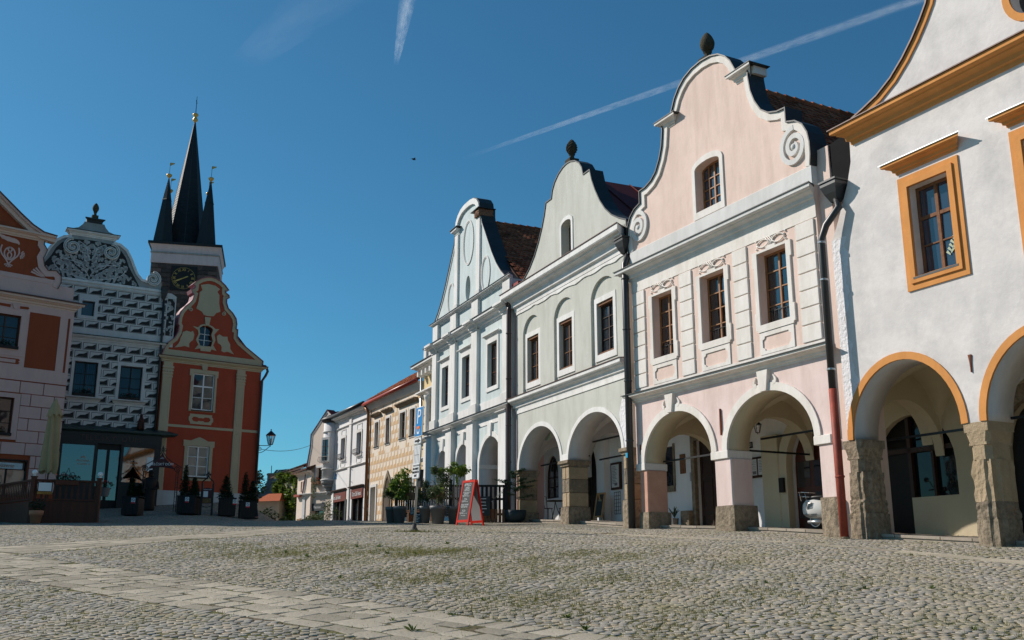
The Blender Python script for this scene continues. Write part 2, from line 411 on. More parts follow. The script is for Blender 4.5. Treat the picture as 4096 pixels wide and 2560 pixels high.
# ------------------------------------------------------------------ ground
def sett_mat():
    m, n, l, p = nmat("granite_sett")
    ge = n.new("ShaderNodeNewGeometry"); oi = n.new("ShaderNodeObjectInfo"); tc = n.new("ShaderNodeTexCoord")
    ad = n.new("ShaderNodeMath"); ad.operation = 'ADD'; l.new(ge.outputs["Random Per Island"], ad.inputs[0]); l.new(oi.outputs["Random"], ad.inputs[1])
    fr = n.new("ShaderNodeMath"); fr.operation = 'FRACT'; l.new(ad.outputs[0], fr.inputs[0])
    cr = n.new("ShaderNodeValToRGB"); el = cr.color_ramp.elements
    el[0].color = (.22, .205, .178, 1); el[1].color = (.41, .345, .258, 1)
    for pos, c in ((.2, (.33, .308, .265)), (.45, (.395, .362, .308)), (.68, (.28, .26, .222)), (.86, (.40, .342, .255))):
        e = el.new(pos); e.color = (*c, 1)
    l.new(fr.outputs[0], cr.inputs[0])
    # broad dusty zones over the square
    n1 = n.new("ShaderNodeTexNoise"); n1.inputs["Scale"].default_value = .42; n1.inputs["Detail"].default_value = 5
    l.new(ge.outputs["Position"], n1.inputs["Vector"])
    c1 = n.new("ShaderNodeValToRGB"); c1.color_ramp.elements[0].position = .48; c1.color_ramp.elements[1].position = .66
    c1.color_ramp.elements[1].color = (.55, .55, .55, 1)
    l.new(n1.outputs["Fac"], c1.inputs[0])
    mx = n.new("ShaderNodeMixRGB"); mx.inputs[2].default_value = (.38, .325, .24, 1); l.new(c1.outputs[0], mx.inputs[0]); l.new(cr.outputs[0], mx.inputs[1])
    n9 = n.new("ShaderNodeTexNoise"); n9.inputs["Scale"].default_value = .9; n9.inputs["Detail"].default_value = 9; n9.inputs["Roughness"].default_value = .75; l.new(ge.outputs["Position"], n9.inputs["Vector"])
    c9 = n.new("ShaderNodeValToRGB"); c9.color_ramp.elements[0].position = .50; c9.color_ramp.elements[1].position = .68; c9.color_ramp.elements[1].color = (.62, .62, .62, 1); l.new(n9.outputs["Fac"], c9.inputs[0])
    m9 = n.new("ShaderNodeMixRGB"); m9.inputs[2].default_value = (.235, .215, .10, 1); l.new(c9.outputs[0], m9.inputs[0]); l.new(mx.outputs[0], m9.inputs[1]); mx = m9
    n2 = n.new("ShaderNodeTexNoise"); n2.inputs["Scale"].default_value = 90; n2.inputs["Detail"].default_value = 4; l.new(ge.outputs["Position"], n2.inputs["Vector"])
    mr = n.new("ShaderNodeMapRange"); mr.inputs[1].default_value = .3; mr.inputs[2].default_value = .7; mr.inputs[3].default_value = .78; mr.inputs[4].default_value = 1.16; l.new(n2.outputs["Fac"], mr.inputs[0])
    sc = n.new("ShaderNodeVectorMath"); sc.operation = 'SCALE'; l.new(mx.outputs[0], sc.inputs[0]); l.new(mr.outputs[0], sc.inputs["Scale"])
    l.new(sc.outputs[0], p.inputs["Base Color"])
    p.inputs["Roughness"].default_value = .85; p.inputs["Specular IOR Level"].default_value = .12
    b = n.new("ShaderNodeBump"); b.inputs["Distance"].default_value = .004
    n3 = n.new("ShaderNodeTexNoise"); n3.inputs["Scale"].default_value = 38; n3.inputs["Detail"].default_value = 5; l.new(ge.outputs["Position"], n3.inputs["Vector"])
    l.new(n3.outputs["Fac"], b.inputs["Height"]); l.new(b.outputs[0], p.inputs["Normal"])
    return m
settm = sett_mat()
slabm = M("sandy_paving_slab", (.425, .375, .295), .9, .22, 4, .008, 24, .1, stain=(.24, .215, .15), stain_amt=.75, island=.22)
floorm = M("arcade_flagstone", (.34, .29, .235), .85, .2, 3, .006, 20, .25, island=.2)

def ground_mat():
    m, n, l, p = nmat("far_cobbles_and_joint_soil")
    ge = n.new("ShaderNodeNewGeometry")
    sep = n.new("ShaderNodeSeparateXYZ"); l.new(ge.outputs["Position"], sep.inputs[0])
    vo = n.new("ShaderNodeTexVoronoi"); vo.inputs["Scale"].default_value = 8.5; l.new(ge.outputs["Position"], vo.inputs["Vector"])
    ve = n.new("ShaderNodeTexVoronoi"); ve.feature = 'DISTANCE_TO_EDGE'; ve.inputs["Scale"].default_value = 8.5; l.new(ge.outputs["Position"], ve.inputs["Vector"])
    cr = n.new("ShaderNodeValToRGB"); el = cr.color_ramp.elements
    el[0].color = (.25, .24, .215, 1); el[1].color = (.44, .38, .295, 1); e = el.new(.5); e.color = (.37, .352, .315, 1)
    s2 = n.new("ShaderNodeSeparateColor"); l.new(vo.outputs["Color"], s2.inputs[0]); l.new(s2.outputs[0], cr.inputs[0])
    no = n.new("ShaderNodeTexNoise"); no.inputs["Scale"].default_value = 3; no.inputs["Detail"].default_value = 6; l.new(ge.outputs["Position"], no.inputs["Vector"])
    so = n.new("ShaderNodeValToRGB"); so.color_ramp.elements[0].position = .4; so.color_ramp.elements[1].position = .65
    so.color_ramp.elements[0].color = (.15, .12, .08, 1); so.color_ramp.elements[1].color = (.13, .13, .045, 1); l.new(no.outputs["Fac"], so.inputs[0])
    ed = n.new("ShaderNodeMapRange"); ed.inputs[1].default_value = .03; ed.inputs[2].default_value = .13; l.new(ve.outputs["Distance"], ed.inputs[0])
    mx = n.new("ShaderNodeMixRGB"); l.new(ed.outputs[0], mx.inputs[0]); l.new(so.outputs[0], mx.inputs[1]); l.new(cr.outputs[0], mx.inputs[2])
    # stones are real further in front: there the sheet is only the soil in the joints
    at = n.new("ShaderNodeAttribute"); at.attribute_name = "paved"
    m2 = n.new("ShaderNodeMixRGB"); l.new(at.outputs["Fac"], m2.inputs[0]); l.new(mx.outputs[0], m2.inputs[1]); l.new(so.outputs[0], m2.inputs[2])
    l.new(m2.outputs[0], p.inputs["Base Color"]); p.inputs["Roughness"].default_value = .9; p.inputs["Specular IOR Level"].default_value = .1
    b = n.new("ShaderNodeBump"); b.inputs["Distance"].default_value = .02; l.new(ed.outputs[0], b.inputs["Height"]); l.new(b.outputs[0], p.inputs["Normal"])
    return m
COBFAR = 29.0
xs = np.unique(np.concatenate([np.linspace(-24, 16, 81), np.array([-5000, -2000, -800, -300, -120, -70, -50, -40, -32, -28, 20, 26, 34, 50, 80, 150, 400, 1000, 2500, 5000.])]))
ys = np.unique(np.concatenate([np.linspace(4, 62, 117), np.array([-400, -150, -60, -30, -15, -8, -4, 0, 2, 66, 70, 75, 80, 88, 96, 110, 130, 160, 220, 350, 600, 1200, 2500, 6000.])]))
gx, gy = np.meshgrid(xs, ys)
ggz = gz_np(gx, gy) - .003
nx_, ny_ = len(xs), len(ys)
gv = np.stack([gx, gy, ggz], -1).reshape(-1, 3)
idx = np.arange(nx_ * ny_).reshape(ny_, nx_)
gf = np.stack([idx[:-1, :-1], idx[:-1, 1:], idx[1:, 1:], idx[1:, :-1]], -1).reshape(-1, 4)
gme = bpy.data.meshes.new("ground"); gme.from_pydata(gv.tolist(), [], gf.tolist())
gme.polygons.foreach_set("use_smooth", [True] * len(gme.polygons))
att = gme.attributes.new("paved", 'FLOAT', 'POINT')
pv = ((gv[:, 1] < COBFAR - .4) & (gv[:, 1] > 7.5) & (np.abs(gv[:, 0]) < gv[:, 1] * .56 + 1.6)).astype(np.float32)
att.data.foreach_set("value", pv)
ground = obj("cobbled_square", gme, ground_mat(), None, None, "structure")

def seg_d(px, py, a, b):
    ax, ay = a; bx, by = b; dx, dy = bx - ax, by - ay; L2 = dx * dx + dy * dy
    t = np.clip(((px - ax) * dx + (py - ay) * dy) / L2, 0, 1)
    return np.hypot(px - ax - t * dx, py - ay - t * dy)
STRIP_A = ([(1.6, 8.2), (-.55, 9.9), (-7.2, 15.2), (-9.6, 17.1)], .78)
STRIP_B = ([(-11.2, 15.2), (-9.2, 18.0), (-7.3, 21.5), (-6.6, 25.5), (-5.2, 29.5), (-3.4, 33)], 1.0)
KERB = ([(.9, 28.0), (2.5, 25.2), (5.7, 19.6), (8.6, 14.9), (11.4, 10.4)], .24)
def strip_d(x, y, st):
    return np.min([seg_d(x, y, a, b) for a, b in zip(st[0], st[0][1:])], axis=0)

def make_cobbles():
    # segmental arches: bands of small setts, each band a run of shallow arcs
    C, N, row, sag = 1.7, 16, .106, .58
    phi = R(62); cu, sn = math.cos(phi), math.sin(phi)
    ks = np.arange(-30, 31); js = np.arange(-420, 420)
    t = (np.arange(N) + .5) / N * 2 - 1
    K, J, T = np.meshgrid(ks, js, t, indexing='ij')
    q = (K + .5) * C + T * C / 2
    p_ = J * row + sag * (1 - T * T) + (K % 2) * row * .5
    ang = np.arctan(-4 * sag * T / C)
    x = q * cu - p_ * sn; y = q * sn + p_ * cu + 18
    a = ang + phi
    x, y, a = x.ravel(), y.ravel(), a.ravel()
    keep = (y > 8.3) & (y < COBFAR) & (np.abs(x) < y * .545 + .9)
    x, y, a = x[keep], y[keep], a[keep]
    dA, dB, dK = strip_d(x, y, STRIP_A), strip_d(x, y, STRIP_B), strip_d(x, y, KERB)
    keep = (dA > .81) & (dB > 1.03) & (dK > .28)
    x, y, a = x[keep], y[keep], a[keep]
    n = len(x)
    x = x + nr.normal(0, .010, n); y = y + nr.normal(0, .010, n); a = a + nr.normal(0, .11, n)
    return x, y, a, nr.uniform(.040, .054, n), nr.uniform(.040, .052, n), nr.normal(0, .0022, n)
cx_, cy_, ca_, cw_, ch_, cz_ = make_cobbles()
def cobble_verts(x, y, a, w, h, dz, ins=.010, top=.003, bev=.004, low=-.03):
    n = len(x)
    sx = np.array([-1, 1, 1, -1.]); sy = np.array([-1, -1, 1, 1.])
    j = nr.normal(0, .006, (n, 4, 2))
    lx = sx[None] * w[:, None] + j[..., 0]; ly = sy[None] * h[:, None] + j[..., 1]
    tilt = nr.normal(0, .014, (n, 2))
    rings = []
    for f, zz in ((1.0, low), (1.0, top - bev), (None, top)):
        k = 1.0 if f else 1 - ins / np.minimum(w, h)[:, None]
        X, Y = lx * k, ly * k
        wx = x[:, None] + X * np.cos(a)[:, None] - Y * np.sin(a)[:, None]
        wy = y[:, None] + X * np.sin(a)[:, None] + Y * np.cos(a)[:, None]
        wz = gz_np(wx, wy) + zz + dz[:, None] + X * tilt[:, :1] + Y * tilt[:, 1:]
        rings.append(np.stack([wx, wy, wz], -1))
    return np.concatenate(rings, 1)
CF = []
for r_ in range(2):
    for i in range(4): CF.append((r_ * 4 + i, r_ * 4 + (i + 1) % 4, r_ * 4 + 4 + (i + 1) % 4, r_ * 4 + 4 + i))
CF.append((8, 9, 10, 11)); CF = np.array(CF)
infr = (np.abs(cx_) < cy_ * .49) & (cy_ > 9.35)
order = np.argsort(np.where(infr, cy_, 99))
single = order[:300]; rest = np.setdiff1d(np.arange(len(cx_)), single)
def mesh_np(name, v, f):
    me = bpy.data.meshes.new(name); nv, nf, k = len(v), len(f), f.shape[1]
    me.vertices.add(nv); me.vertices.foreach_set("co", v.astype(np.float32).ravel())
    me.loops.add(nf * k); me.loops.foreach_set("vertex_index", f.astype(np.int32).ravel())
    me.polygons.add(nf); me.polygons.foreach_set("loop_start", np.arange(nf, dtype=np.int32) * k)
    me.update(calc_edges=True); return me
def cobble_field(ii):
    v = cobble_verts(cx_[ii], cy_[ii], ca_[ii], cw_[ii], ch_[ii], cz_[ii])
    n = len(ii); f = (CF[None] + (np.arange(n) * 12)[:, None, None]).reshape(-1, 4)
    return v.reshape(-1, 3), f
v_, f_ = cobble_field(rest)
obj("cobbles", mesh_np("cobbles", v_, f_), settm, ground, None, "stuff")
protos = []
for k in range(8):
    one = np.array([0.]); w1 = np.array([rng.uniform(.040, .049)]); h1 = np.array([rng.uniform(.039, .048)])
    vv = cobble_verts(one, one + 500, one, w1, h1, one)[0]; vv[:, 1] -= 500; vv[:, 2] -= gz(0, 500)
    me = mesh_np("cobble", vv, CF); me.materials.append(settm); protos.append(me)
for i in single:
    o = bpy.data.objects.new("cobble", protos[int(i) % 8]); COL.objects.link(o); o.parent = ground
    o.location = (cx_[i], cy_[i], gz(cx_[i], cy_[i]) + cz_[i]); o.rotation_euler = (Matrix.Rotation(R(5.9) + rng.gauss(0, .02), 3, 'X') @ Matrix.Rotation(rng.gauss(0, .02), 3, 'Y') @ Matrix.Rotation(ca_[i], 3, 'Z')).to_euler()

def slab_mesh(w, l, t=.005, ins=.012):
    b = MB(); n = 6
    def ring(k, z, j):
        pts = []
        for (sx, sy) in ((-1, -1), (0, -1.02), (1, -1), (1.02, 0), (1, 1), (0, 1.02), (-1, 1), (-1.02, 0)):
            pts.append((sx * (w / 2 - k) + j[len(pts)][0], sy * (l / 2 - k) + j[len(pts)][1], z))
        return pts
    j = [(rng.gauss(0, .017), rng.gauss(0, .017)) for _ in range(8)]
    v = ring(0, -.04, j) + ring(0, t - .005, j) + ring(ins, t, j) + [(0, 0, t + rng.uniform(-.002, .004))]
    f = []
    for r_ in range(2):
        for i in range(8): f.append((r_ * 8 + i, r_ * 8 + (i + 1) % 8, r_ * 8 + 8 + (i + 1) % 8, r_ * 8 + 8 + i))
    for i in range(8): f.append((16 + i, 16 + (i + 1) % 8, 24))
    b.add(v, f); return b.mesh("paving_slab")
def slab_strip(st, across, lmin, lmax, name, parent, mat):
    pts, hw = st
    for (a, b) in zip(pts, pts[1:]):
        L = math.hypot(b[0] - a[0], b[1] - a[1]); dx, dy = (b[0] - a[0]) / L, (b[1] - a[1]) / L
        ang = math.atan2(dy, dx)
        cut = [rng.uniform(.7, 1.3) for _ in range(across)]; tot = sum(cut); acc = -hw
        for c in range(across):
            w = 2 * hw * cut[c] / tot; off0 = acc + w / 2; acc += w
            s_ = rng.uniform(-.2, .1)
            while s_ < L:
                l_ = rng.uniform(lmin, lmax); off = off0 + rng.gauss(0, .012)
                mx, my = a[0] + dx * (s_ + l_ / 2) - dy * off, a[1] + dy * (s_ + l_ / 2) + dx * off
                if 8.0 < my < 31 and abs(mx) < my * .56 + 1.2 and s_ + l_ < L + .22:
                    me = slab_mesh(l_ - rng.uniform(.015, .045), w - rng.uniform(.012, .04)); me.materials.append(mat)
                    o = bpy.data.objects.new(name, me); COL.objects.link(o); o.parent = parent
                    o.location = (mx, my, gz(mx, my) + rng.gauss(-.001, .0012))
                    e = .3; gxx = (gz(mx + e, my) - gz(mx - e, my)) / (2 * e); gyy = (gz(mx, my + e) - gz(mx, my - e)) / (2 * e)
                    up = Vector((-gxx + rng.gauss(0, .005), -gyy + rng.gauss(0, .005), 1)).normalized()
                    yaw = ang + rng.gauss(0, .035); X = Vector((math.cos(yaw), math.sin(yaw), 0)); X = (X - up * X.dot(up)).normalized(); Yv = up.cross(X)
                    o.rotation_euler = Matrix((X, Yv, up)).transposed().to_euler()
                s_ += l_
slab_strip(STRIP_A, 5, .24, .56, "paving_slab", ground, slabm)
slab_strip(STRIP_B, 4, .40, .85, "paving_slab", ground, slabm)
slab_strip(KERB, 1, .55, 1.3, "kerb_slab", ground, slabm)

# grass in the joints
def grass():
    w = np.zeros(len(cx_))
    for (ex, ey, rx, ry, k) in ((-2.4, 17.4, 3.4, 1.2, 2.0), (-.9, 14.2, 2.6, 1.9, 1.1), (.6, 11.6, 2.2, 1.6, .8), (-4.5, 19.2, 2.0, .9, .9), (2.6, 12.5, 2.6, 2.2, .35), (1.5, 17, 3.0, 2.5, .35), (-4.5, 11.5, 2.5, 2.0, .25)):
        w += k * np.exp(-(((cx_ - ex) / rx) ** 2 + ((cy_ - ey) / ry) ** 2) * 1.6)
    w += .05 + .10 * (cx_ > 1.2) * (cy_ < 19)
    w += .6 * np.exp(-((strip_d(cx_, cy_, STRIP_B) - 1.1) / .12) ** 2) * (cx_ > -9) * (cy_ < 24)
    nz = np.sin(cx_ * 2.1 + 1.3) * np.sin(cy_ * 1.7) + np.sin(cx_ * 5.3 - cy_ * 3.1) * .7
    w *= np.clip(.7 + .6 * nz, .08, 2)
    ii = nr.choice(len(cx_), 17000, p=w / w.sum())
    n = 4; V = []; cnt = len(ii)
    px = cx_[ii] + np.sign(nr.uniform(-1, 1, cnt)) * .052 * np.cos(ca_[ii]) + nr.normal(0, .012, cnt)
    py = cy_[ii] + np.sign(nr.uniform(-1, 1, cnt)) * .052 + nr.normal(0, .012, cnt)
    hh = nr.gamma(2.2, .007, cnt) + .012
    for k in range(n):
        bx = px + nr.normal(0, .016, cnt); by = py + nr.normal(0, .016, cnt); th = nr.uniform(0, 6.28, cnt); ln = nr.normal(0, .018, (cnt, 2)); wd = nr.uniform(.003, .007, cnt)
        bz = gz_np(bx, by) - .012
        a = np.stack([bx - wd * np.cos(th), by - wd * np.sin(th), bz], -1); b = np.stack([bx + wd * np.cos(th), by + wd * np.sin(th), bz], -1)
        c = np.stack([bx + ln[:, 0], by + ln[:, 1], bz + hh * nr.uniform(.6, 1.3, cnt) + .012], -1)
        V.append(np.stack([a, b, c], 1))
    # slab joints
    m = 5200; sx = nr.uniform(-7, 1.4, m); sy = nr.uniform(8.6, 16, m); kd = strip_d(sx, sy, STRIP_A) < .85; sx, sy = sx[kd], sy[kd]; m = len(sx)
    bz = gz_np(sx, sy) - .012; th = nr.uniform(0, 6.28, m)
    V.append(np.stack([np.stack([sx - .005 * np.cos(th), sy - .005 * np.sin(th), bz], -1), np.stack([sx + .005 * np.cos(th), sy + .005 * np.sin(th), bz], -1), np.stack([sx + nr.normal(0, .01, m), sy + nr.normal(0, .01, m), bz + .034], -1)], 1))
    V = np.concatenate(V); v = V.reshape(-1, 3); f = np.arange(len(v)).reshape(-1, 3)
    o = obj("joint_grass", mesh_np("joint_grass", v, f), grassm, None, None, "stuff")
    o["label"] = "short olive grass growing in the joints between the cobbles"; o["category"] = "grass"
grass()
def weed(x, y, s, label, n=14):
    b = MB()
    for k in range(n):
        a = rng.uniform(0, 6.28); L = s * rng.uniform(.6, 1.1); el = rng.uniform(.15, 1.2); w = L * rng.uniform(.10, .18)
        d = Vector((math.cos(a) * math.cos(el), math.sin(a) * math.cos(el), math.sin(el))); sd = Vector((-math.sin(a), math.cos(a), 0)) * w
        m1 = d * L * .5 + Vector((0, 0, L * .06)); e = d * L - Vector((0, 0, L * .12))
        b.add([(0, 0, 0), tuple(m1 + sd), tuple(e), tuple(m1 - sd)], [(0, 1, 2, 3)])
    o = b.build("weed", weedm); o.location = (x, y, gz(x, y) - .01)
    tag(o, label, "weed", "weeds between the cobbles")
# ------------------------------------------------------------------ building parts
def window(par, u0, u1, z0, z1, y, cols=2, rows=4, fr=.06, bar=.03, mat=None, gl=None, transom=None, top=None, sill=None, mull=.055, name="window", label=None):
    """casement: frame with bars, every pane a sub-part; top = rise of a segmental head"""
    mat = mat or wood_w; gl = gl or pane
    b = MB(); d = .06
    if top:
        out = [(u0, z0)] + archpts(u0, u1, z1 - top, z1, 10) + [(u1, z0)]
        inn = [(u0 + fr, z0 + fr)] + archpts(u0 + fr, u1 - fr, z1 - top - .01, z1 - fr, 10) + [(u1 - fr, z0 + fr)]
        b.prism(out, y, y + d, [inn])
    else:
        b.box(u0, u0 + fr, y, y + d, z0, z1).box(u1 - fr, u1, y, y + d, z0, z1).box(u0 + fr, u1 - fr, y, y + d, z0, z0 + fr).box(u0 + fr, u1 - fr, y, y + d, z1 - fr, z1)
    cuts_u = [u0 + fr + (u1 - u0 - 2 * fr) * i / cols for i in range(cols + 1)]
    zt = z1 - fr - (top * .45 if top else 0)
    if transom:
        zb = [z0 + fr + (transom - z0 - fr) * i / (rows - 1) for i in range(rows)] + [zt]
    else:
        zb = [z0 + fr + (zt - z0 - fr) * i / rows for i in range(rows + 1)]
    for i in range(1, cols):
        w = mull if (i * 2 == cols or cols == 2) else bar
        b.box(cuts_u[i] - w / 2, cuts_u[i] + w / 2, y - .012, y + d - .01, z0 + fr * .5, zt + (top * .3 if top else 0))
    for j in range(1, rows):
        w = mull if (transom and j == rows - 1) else bar
        b.box(u0 + fr * .5, u1 - fr * .5, y - .004, y + d - .015, zb[j] - w / 2, zb[j] + w / 2)
    win = b.build(name, mat, par, label=label)
    for i in range(cols):
        for j in range(rows):
            a0, a1 = cuts_u[i], cuts_u[i + 1]
            p = MB()
            if top and j == rows - 1: p.prism([(a0, zb[j])] + [q for q in archpts(u0 + fr, u1 - fr, z1 - top - .01, z1 - fr, 10) if a0 - .001 <= q[0] <= a1 + .001] + [(a1, zb[j])], y + .03, y + .036)
            else: p.box(a0, a1, y + .03, y + .036, zb[j], zb[j + 1])
            k1, k2, xc, zc_ = rng.gauss(0, .010), rng.gauss(0, .008), (a0 + a1) / 2, (zb[j] + zb[j + 1]) / 2     # old panes never sit quite true
            p.v = [(x, yy + k1 * (x - xc) + k2 * (z - zc_), z) for x, yy, z in p.v]
            p.build("pane", gl, win)
    if sill:
        MB().box(u0 - .05, u1 + .05, y - sill, y + .01, z0 - .05, z0 - .005).build("sill", sheet, win)
    return win

def curtains(win, u0, u1, z0, z1, y, spans):
    for (f0, f1) in spans:
        x0, x1 = u0 + (u1 - u0) * f0, u0 + (u1 - u0) * f1; n = 16; v = []
        for i in range(n + 1):
            x = x0 + (x1 - x0) * i / n; d = .022 * math.sin(i * 2.1) + .01 * math.sin(i * .9)
            v += [(x, y + d, z0), (x, y + d, z1)]
        MB().add(v, [(2 * i, 2 * i + 2, 2 * i + 3, 2 * i + 1) for i in range(n)]).build("curtain", curtain, win, True)
def rect(u0, u1, z0, z1): return [(u0, z0), (u1, z0), (u1, z1), (u0, z1)]
def frame2(b, u0, u1, z0, z1, U0, U1, Z0, Z1, y0, y1): return b.prism(rect(U0, U1, Z0, Z1), y0, y1, [rect(u0, u1, z0, z1)])
def cprof(z0, z1, p, base=.03):
    h = z1 - z0
    return [(base, z0), (-.10 * p, z0), (-.12 * p, z0 + .20 * h), (-.30 * p, z0 + .25 * h), (-.34 * p, z0 + .46 * h), (-.48 * p, z0 + .54 * h), (-.68 * p, z0 + .60 * h), (-.72 * p, z0 + .68 * h), (-.94 * p, z0 + .71 * h), (-p, z0 + .76 * h), (-p, z1), (base, z1)]
def wall_arches(u0, u1, zb, zt, arches):
    poly = [(u0, zt), (u1, zt), (u1, zb)]
    for (uL, uR, zs, zc) in sorted(arches, reverse=True):
        a = archpts(uL, uR, zs, zc, 22)[::-1]
        if abs(zs - zb) > .01: poly += [(uR, zb)] + a + [(uL, zb)]
        else: poly += a
    return poly + [(u0, zb)]
def arch_trims(par, arches, w, mat, soff, y1=.7, proud=.045, zdown=0):
    for (uL, uR, zs, zc) in arches:
        pts = archpts(uL, uR, zs, zc, 26)
        if zdown: pts = [(uL, zs - zdown)] + pts + [(uR, zs - zdown)]
        MB().ribbon(pts, -.004, w, -proud, .02).build("archivolt", mat, par)
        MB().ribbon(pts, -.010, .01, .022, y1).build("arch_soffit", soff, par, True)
def outline(axis, half):
    """full gable outline, left to right, from half outline of (distance, z)"""
    return [(axis - d, z) for d, z in half] + [(axis + d, z) for d, z in half[::-1] if d > 1e-6]
def vault(par, u0, u1, y0, y1, zs, zc, mat, n=18):
    b = MB(); uc, hu, yc, hy = (u0 + u1) / 2, (u1 - u0) / 2, (y0 + y1) / 2, (y1 - y0) / 2
    v = []; f = []
    for i in range(n + 1):
        for j in range(n + 1):
            u = u0 + (u1 - u0) * i / n; y = y0 + (y1 - y0) * j / n
            za = zs + (zc - zs) * math.sqrt(max(0, 1 - ((u - uc) / hu) ** 2)); zb = zs + (zc - zs) * math.sqrt(max(0, 1 - ((y - yc) / hy) ** 2))
            v.append((u, y, max(za, zb)))
    for i in range(n):
        for j in range(n): f.append((i * (n + 1) + j, (i + 1) * (n + 1) + j, (i + 1) * (n + 1) + j + 1, i * (n + 1) + j + 1))
    b.add(v, f); b.build("vault", mat, par, True)
def trans_arch(par, u, t, y0, y1, zs, zc, zt, mat):
    """arch across the walk, in the y/z plane"""
    pts = archpts(y0, y1, zs, zc, 16)
    poly = [(y0 - .02, zt), (y1 + .02, zt), (y1 + .02, zs - .05)] + pts[::-1] + [(y0 - .02, zs - .05)]
    b = MB().prism(poly, u, u + t); b.v = [(y, x, z) for x, y, z in b.v]
    b.build("cross_arch", mat, par)
def tie(par, u0, u1, y, z, name="tie_rod"): MB().box(u0, u1, y, y + .05, z, z + .05).build(name, iron, par)
def tie_y(par, u, y0, y1, z): MB().box(u, u + .05, y0, y1, z, z + .05).build("tie_rod", iron, par)
def arcade_floor(h, u0, u1, y0=.38, y1=3.3, lift=.10):
    """flagged walk following the slope of the square; each flag a part of its own"""
    b = MB(); n = 16; v = []; f = []
    for i in range(n + 1):
        u = u0 + (u1 - u0) * i / n
        for y, dz in ((y0, -.35), (y0, 0), (y1, 0)):
            W = h.w(u, y); v.append((u, y, gz(*h.w(u, y0)[:2]) + lift - .03 - h.base + dz))
    for i in range(n):
        for k in range(2): f.append((i * 3 + k, (i + 1) * 3 + k, (i + 1) * 3 + k + 1, i * 3 + k + 1))
    b.add(v, f); fl = b.build("arcade_walk", floorm, h.o)
    for r_ in range(3):
        u = u0
        while u < u1 - .1:
            L = min(rng.uniform(.6, 1.2), u1 - u); ya, yb = y0 - .03 + r_ * .6, y0 - .03 + (r_ + 1) * .6 - .02
            z = gz(*h.w(u + L / 2, y0)[:2]) + lift - h.base; sl = (gz(*h.w(u + L, y0)[:2]) - gz(*h.w(u, y0)[:2])) / L
            q = MB().box(-L / 2 + .01, L / 2 - .01, ya, yb, -.05, rng.uniform(0, .012)); o = q.build("flagstone", floorm, fl)
            o.location = (u + L / 2, 0, z); o.rotation_euler = (0, -math.atan(sl), 0); u += L
def roof(par, uc, u0, u1, ze, zr, y0, y1, mat, t=.12):
    for a in (u0, u1):
        s_ = 1 if a > uc else -1
        v = [(uc, y0, zr), (a, y0, ze), (a, y1, ze), (uc, y1, zr)]
        v2 = [(x, y, z - t) for x, y, z in v]
        MB().add(v + v2, [(0, 1, 2, 3), (7, 6, 5, 4), (0, 4, 5, 1), (1, 5, 6, 2), (2, 6, 7, 3)]).build("roof_slope", mat, par)
def tiles(par, P0, U, V, nu, nv, w, l, mat, nmax=300, name="roof_tile"):
    """overlapping clay tiles; the ones that show largest are single parts"""
    U, V = Vector(U).normalized(), Vector(V).normalized(); N = U.cross(V).normalized()
    if N.z < 0: N = -N
    P0 = Vector(P0)
    one = MB(); hw = w * .48
    prof = [(-hw, 0), (-hw * .5, .012), (hw * .5, .012), (hw, 0)]
    one.add([(x, -.02, z + .022) for x, z in prof] + [(x, l * 1.25, z) for x, z in prof] + [(x, -.02, z + .002) for x, z in prof],
            [(0, 1, 5, 4), (1, 2, 6, 5), (2, 3, 7, 6), (0, 8, 9, 1), (1, 9, 10, 2), (2, 10, 11, 3)])
    me = one.mesh("roof_tile"); me.materials.append(mat)
    rot = Matrix((U, V, N)).transposed().to_4x4()
    rest_ = MB(); k = 0
    for j in range(nv):
        for i in range(nu):
            p = P0 + U * (w * (i + .5 * (j % 2))) + V * (l * j) + N * (.03 + rng.gauss(0, .005))
            m = Matrix.Translation(p) @ rot @ Matrix.Rotation(rng.gauss(0, .02), 4, 'Z') @ Matrix.Rotation(rng.gauss(0, .015), 4, 'X')
            if k < nmax:
                o = bpy.data.objects.new(name, me); COL.objects.link(o); o.parent = par; o.matrix_local = m
            else:
                s0 = len(rest_.v); rest_.add(one.v, one.f); rest_.xf(m, s0)
            k += 1
    if rest_.v: rest_.build("roof_tiles", mat, par, kind="stuff")
def pipe(par, pts, r, mat, name="downpipe", joints=()):
    o = MB().tube(pts, r, 10).build(name, mat, par, True)
    for (p, q) in joints: MB().lathe([(r * 1.02, 0), (r * 1.18, .01), (r * 1.18, .04), (r * 1.02, .05)], p, 12).build("pipe_collar", q, o)
    return o
def hopper(par, u, y, z, s, mat):
    b = MB(); 
    r = lambda k, zz: [(u - s * k, y - s * k, zz), (u + s * k, y - s * k, zz), (u + s * k, y + s * k, zz), (u - s * k, y + s * k, zz)]
    v = r(1, z) + r(1, z - .12) + r(.75, z - .3) + r(.35, z - .5); f = [(3, 2, 1, 0)]
    for k in range(3):
        for i in range(4): f.append((k * 4 + i, k * 4 + (i + 1) % 4, k * 4 + 4 + (i + 1) % 4, k * 4 + 4 + i))
    b.add(v, f).box(u - s * 1.12, u + s * 1.12, y - s * 1.12, y + s * 1.12, z - .03, z + .012).build("rain_hopper", mat, par)
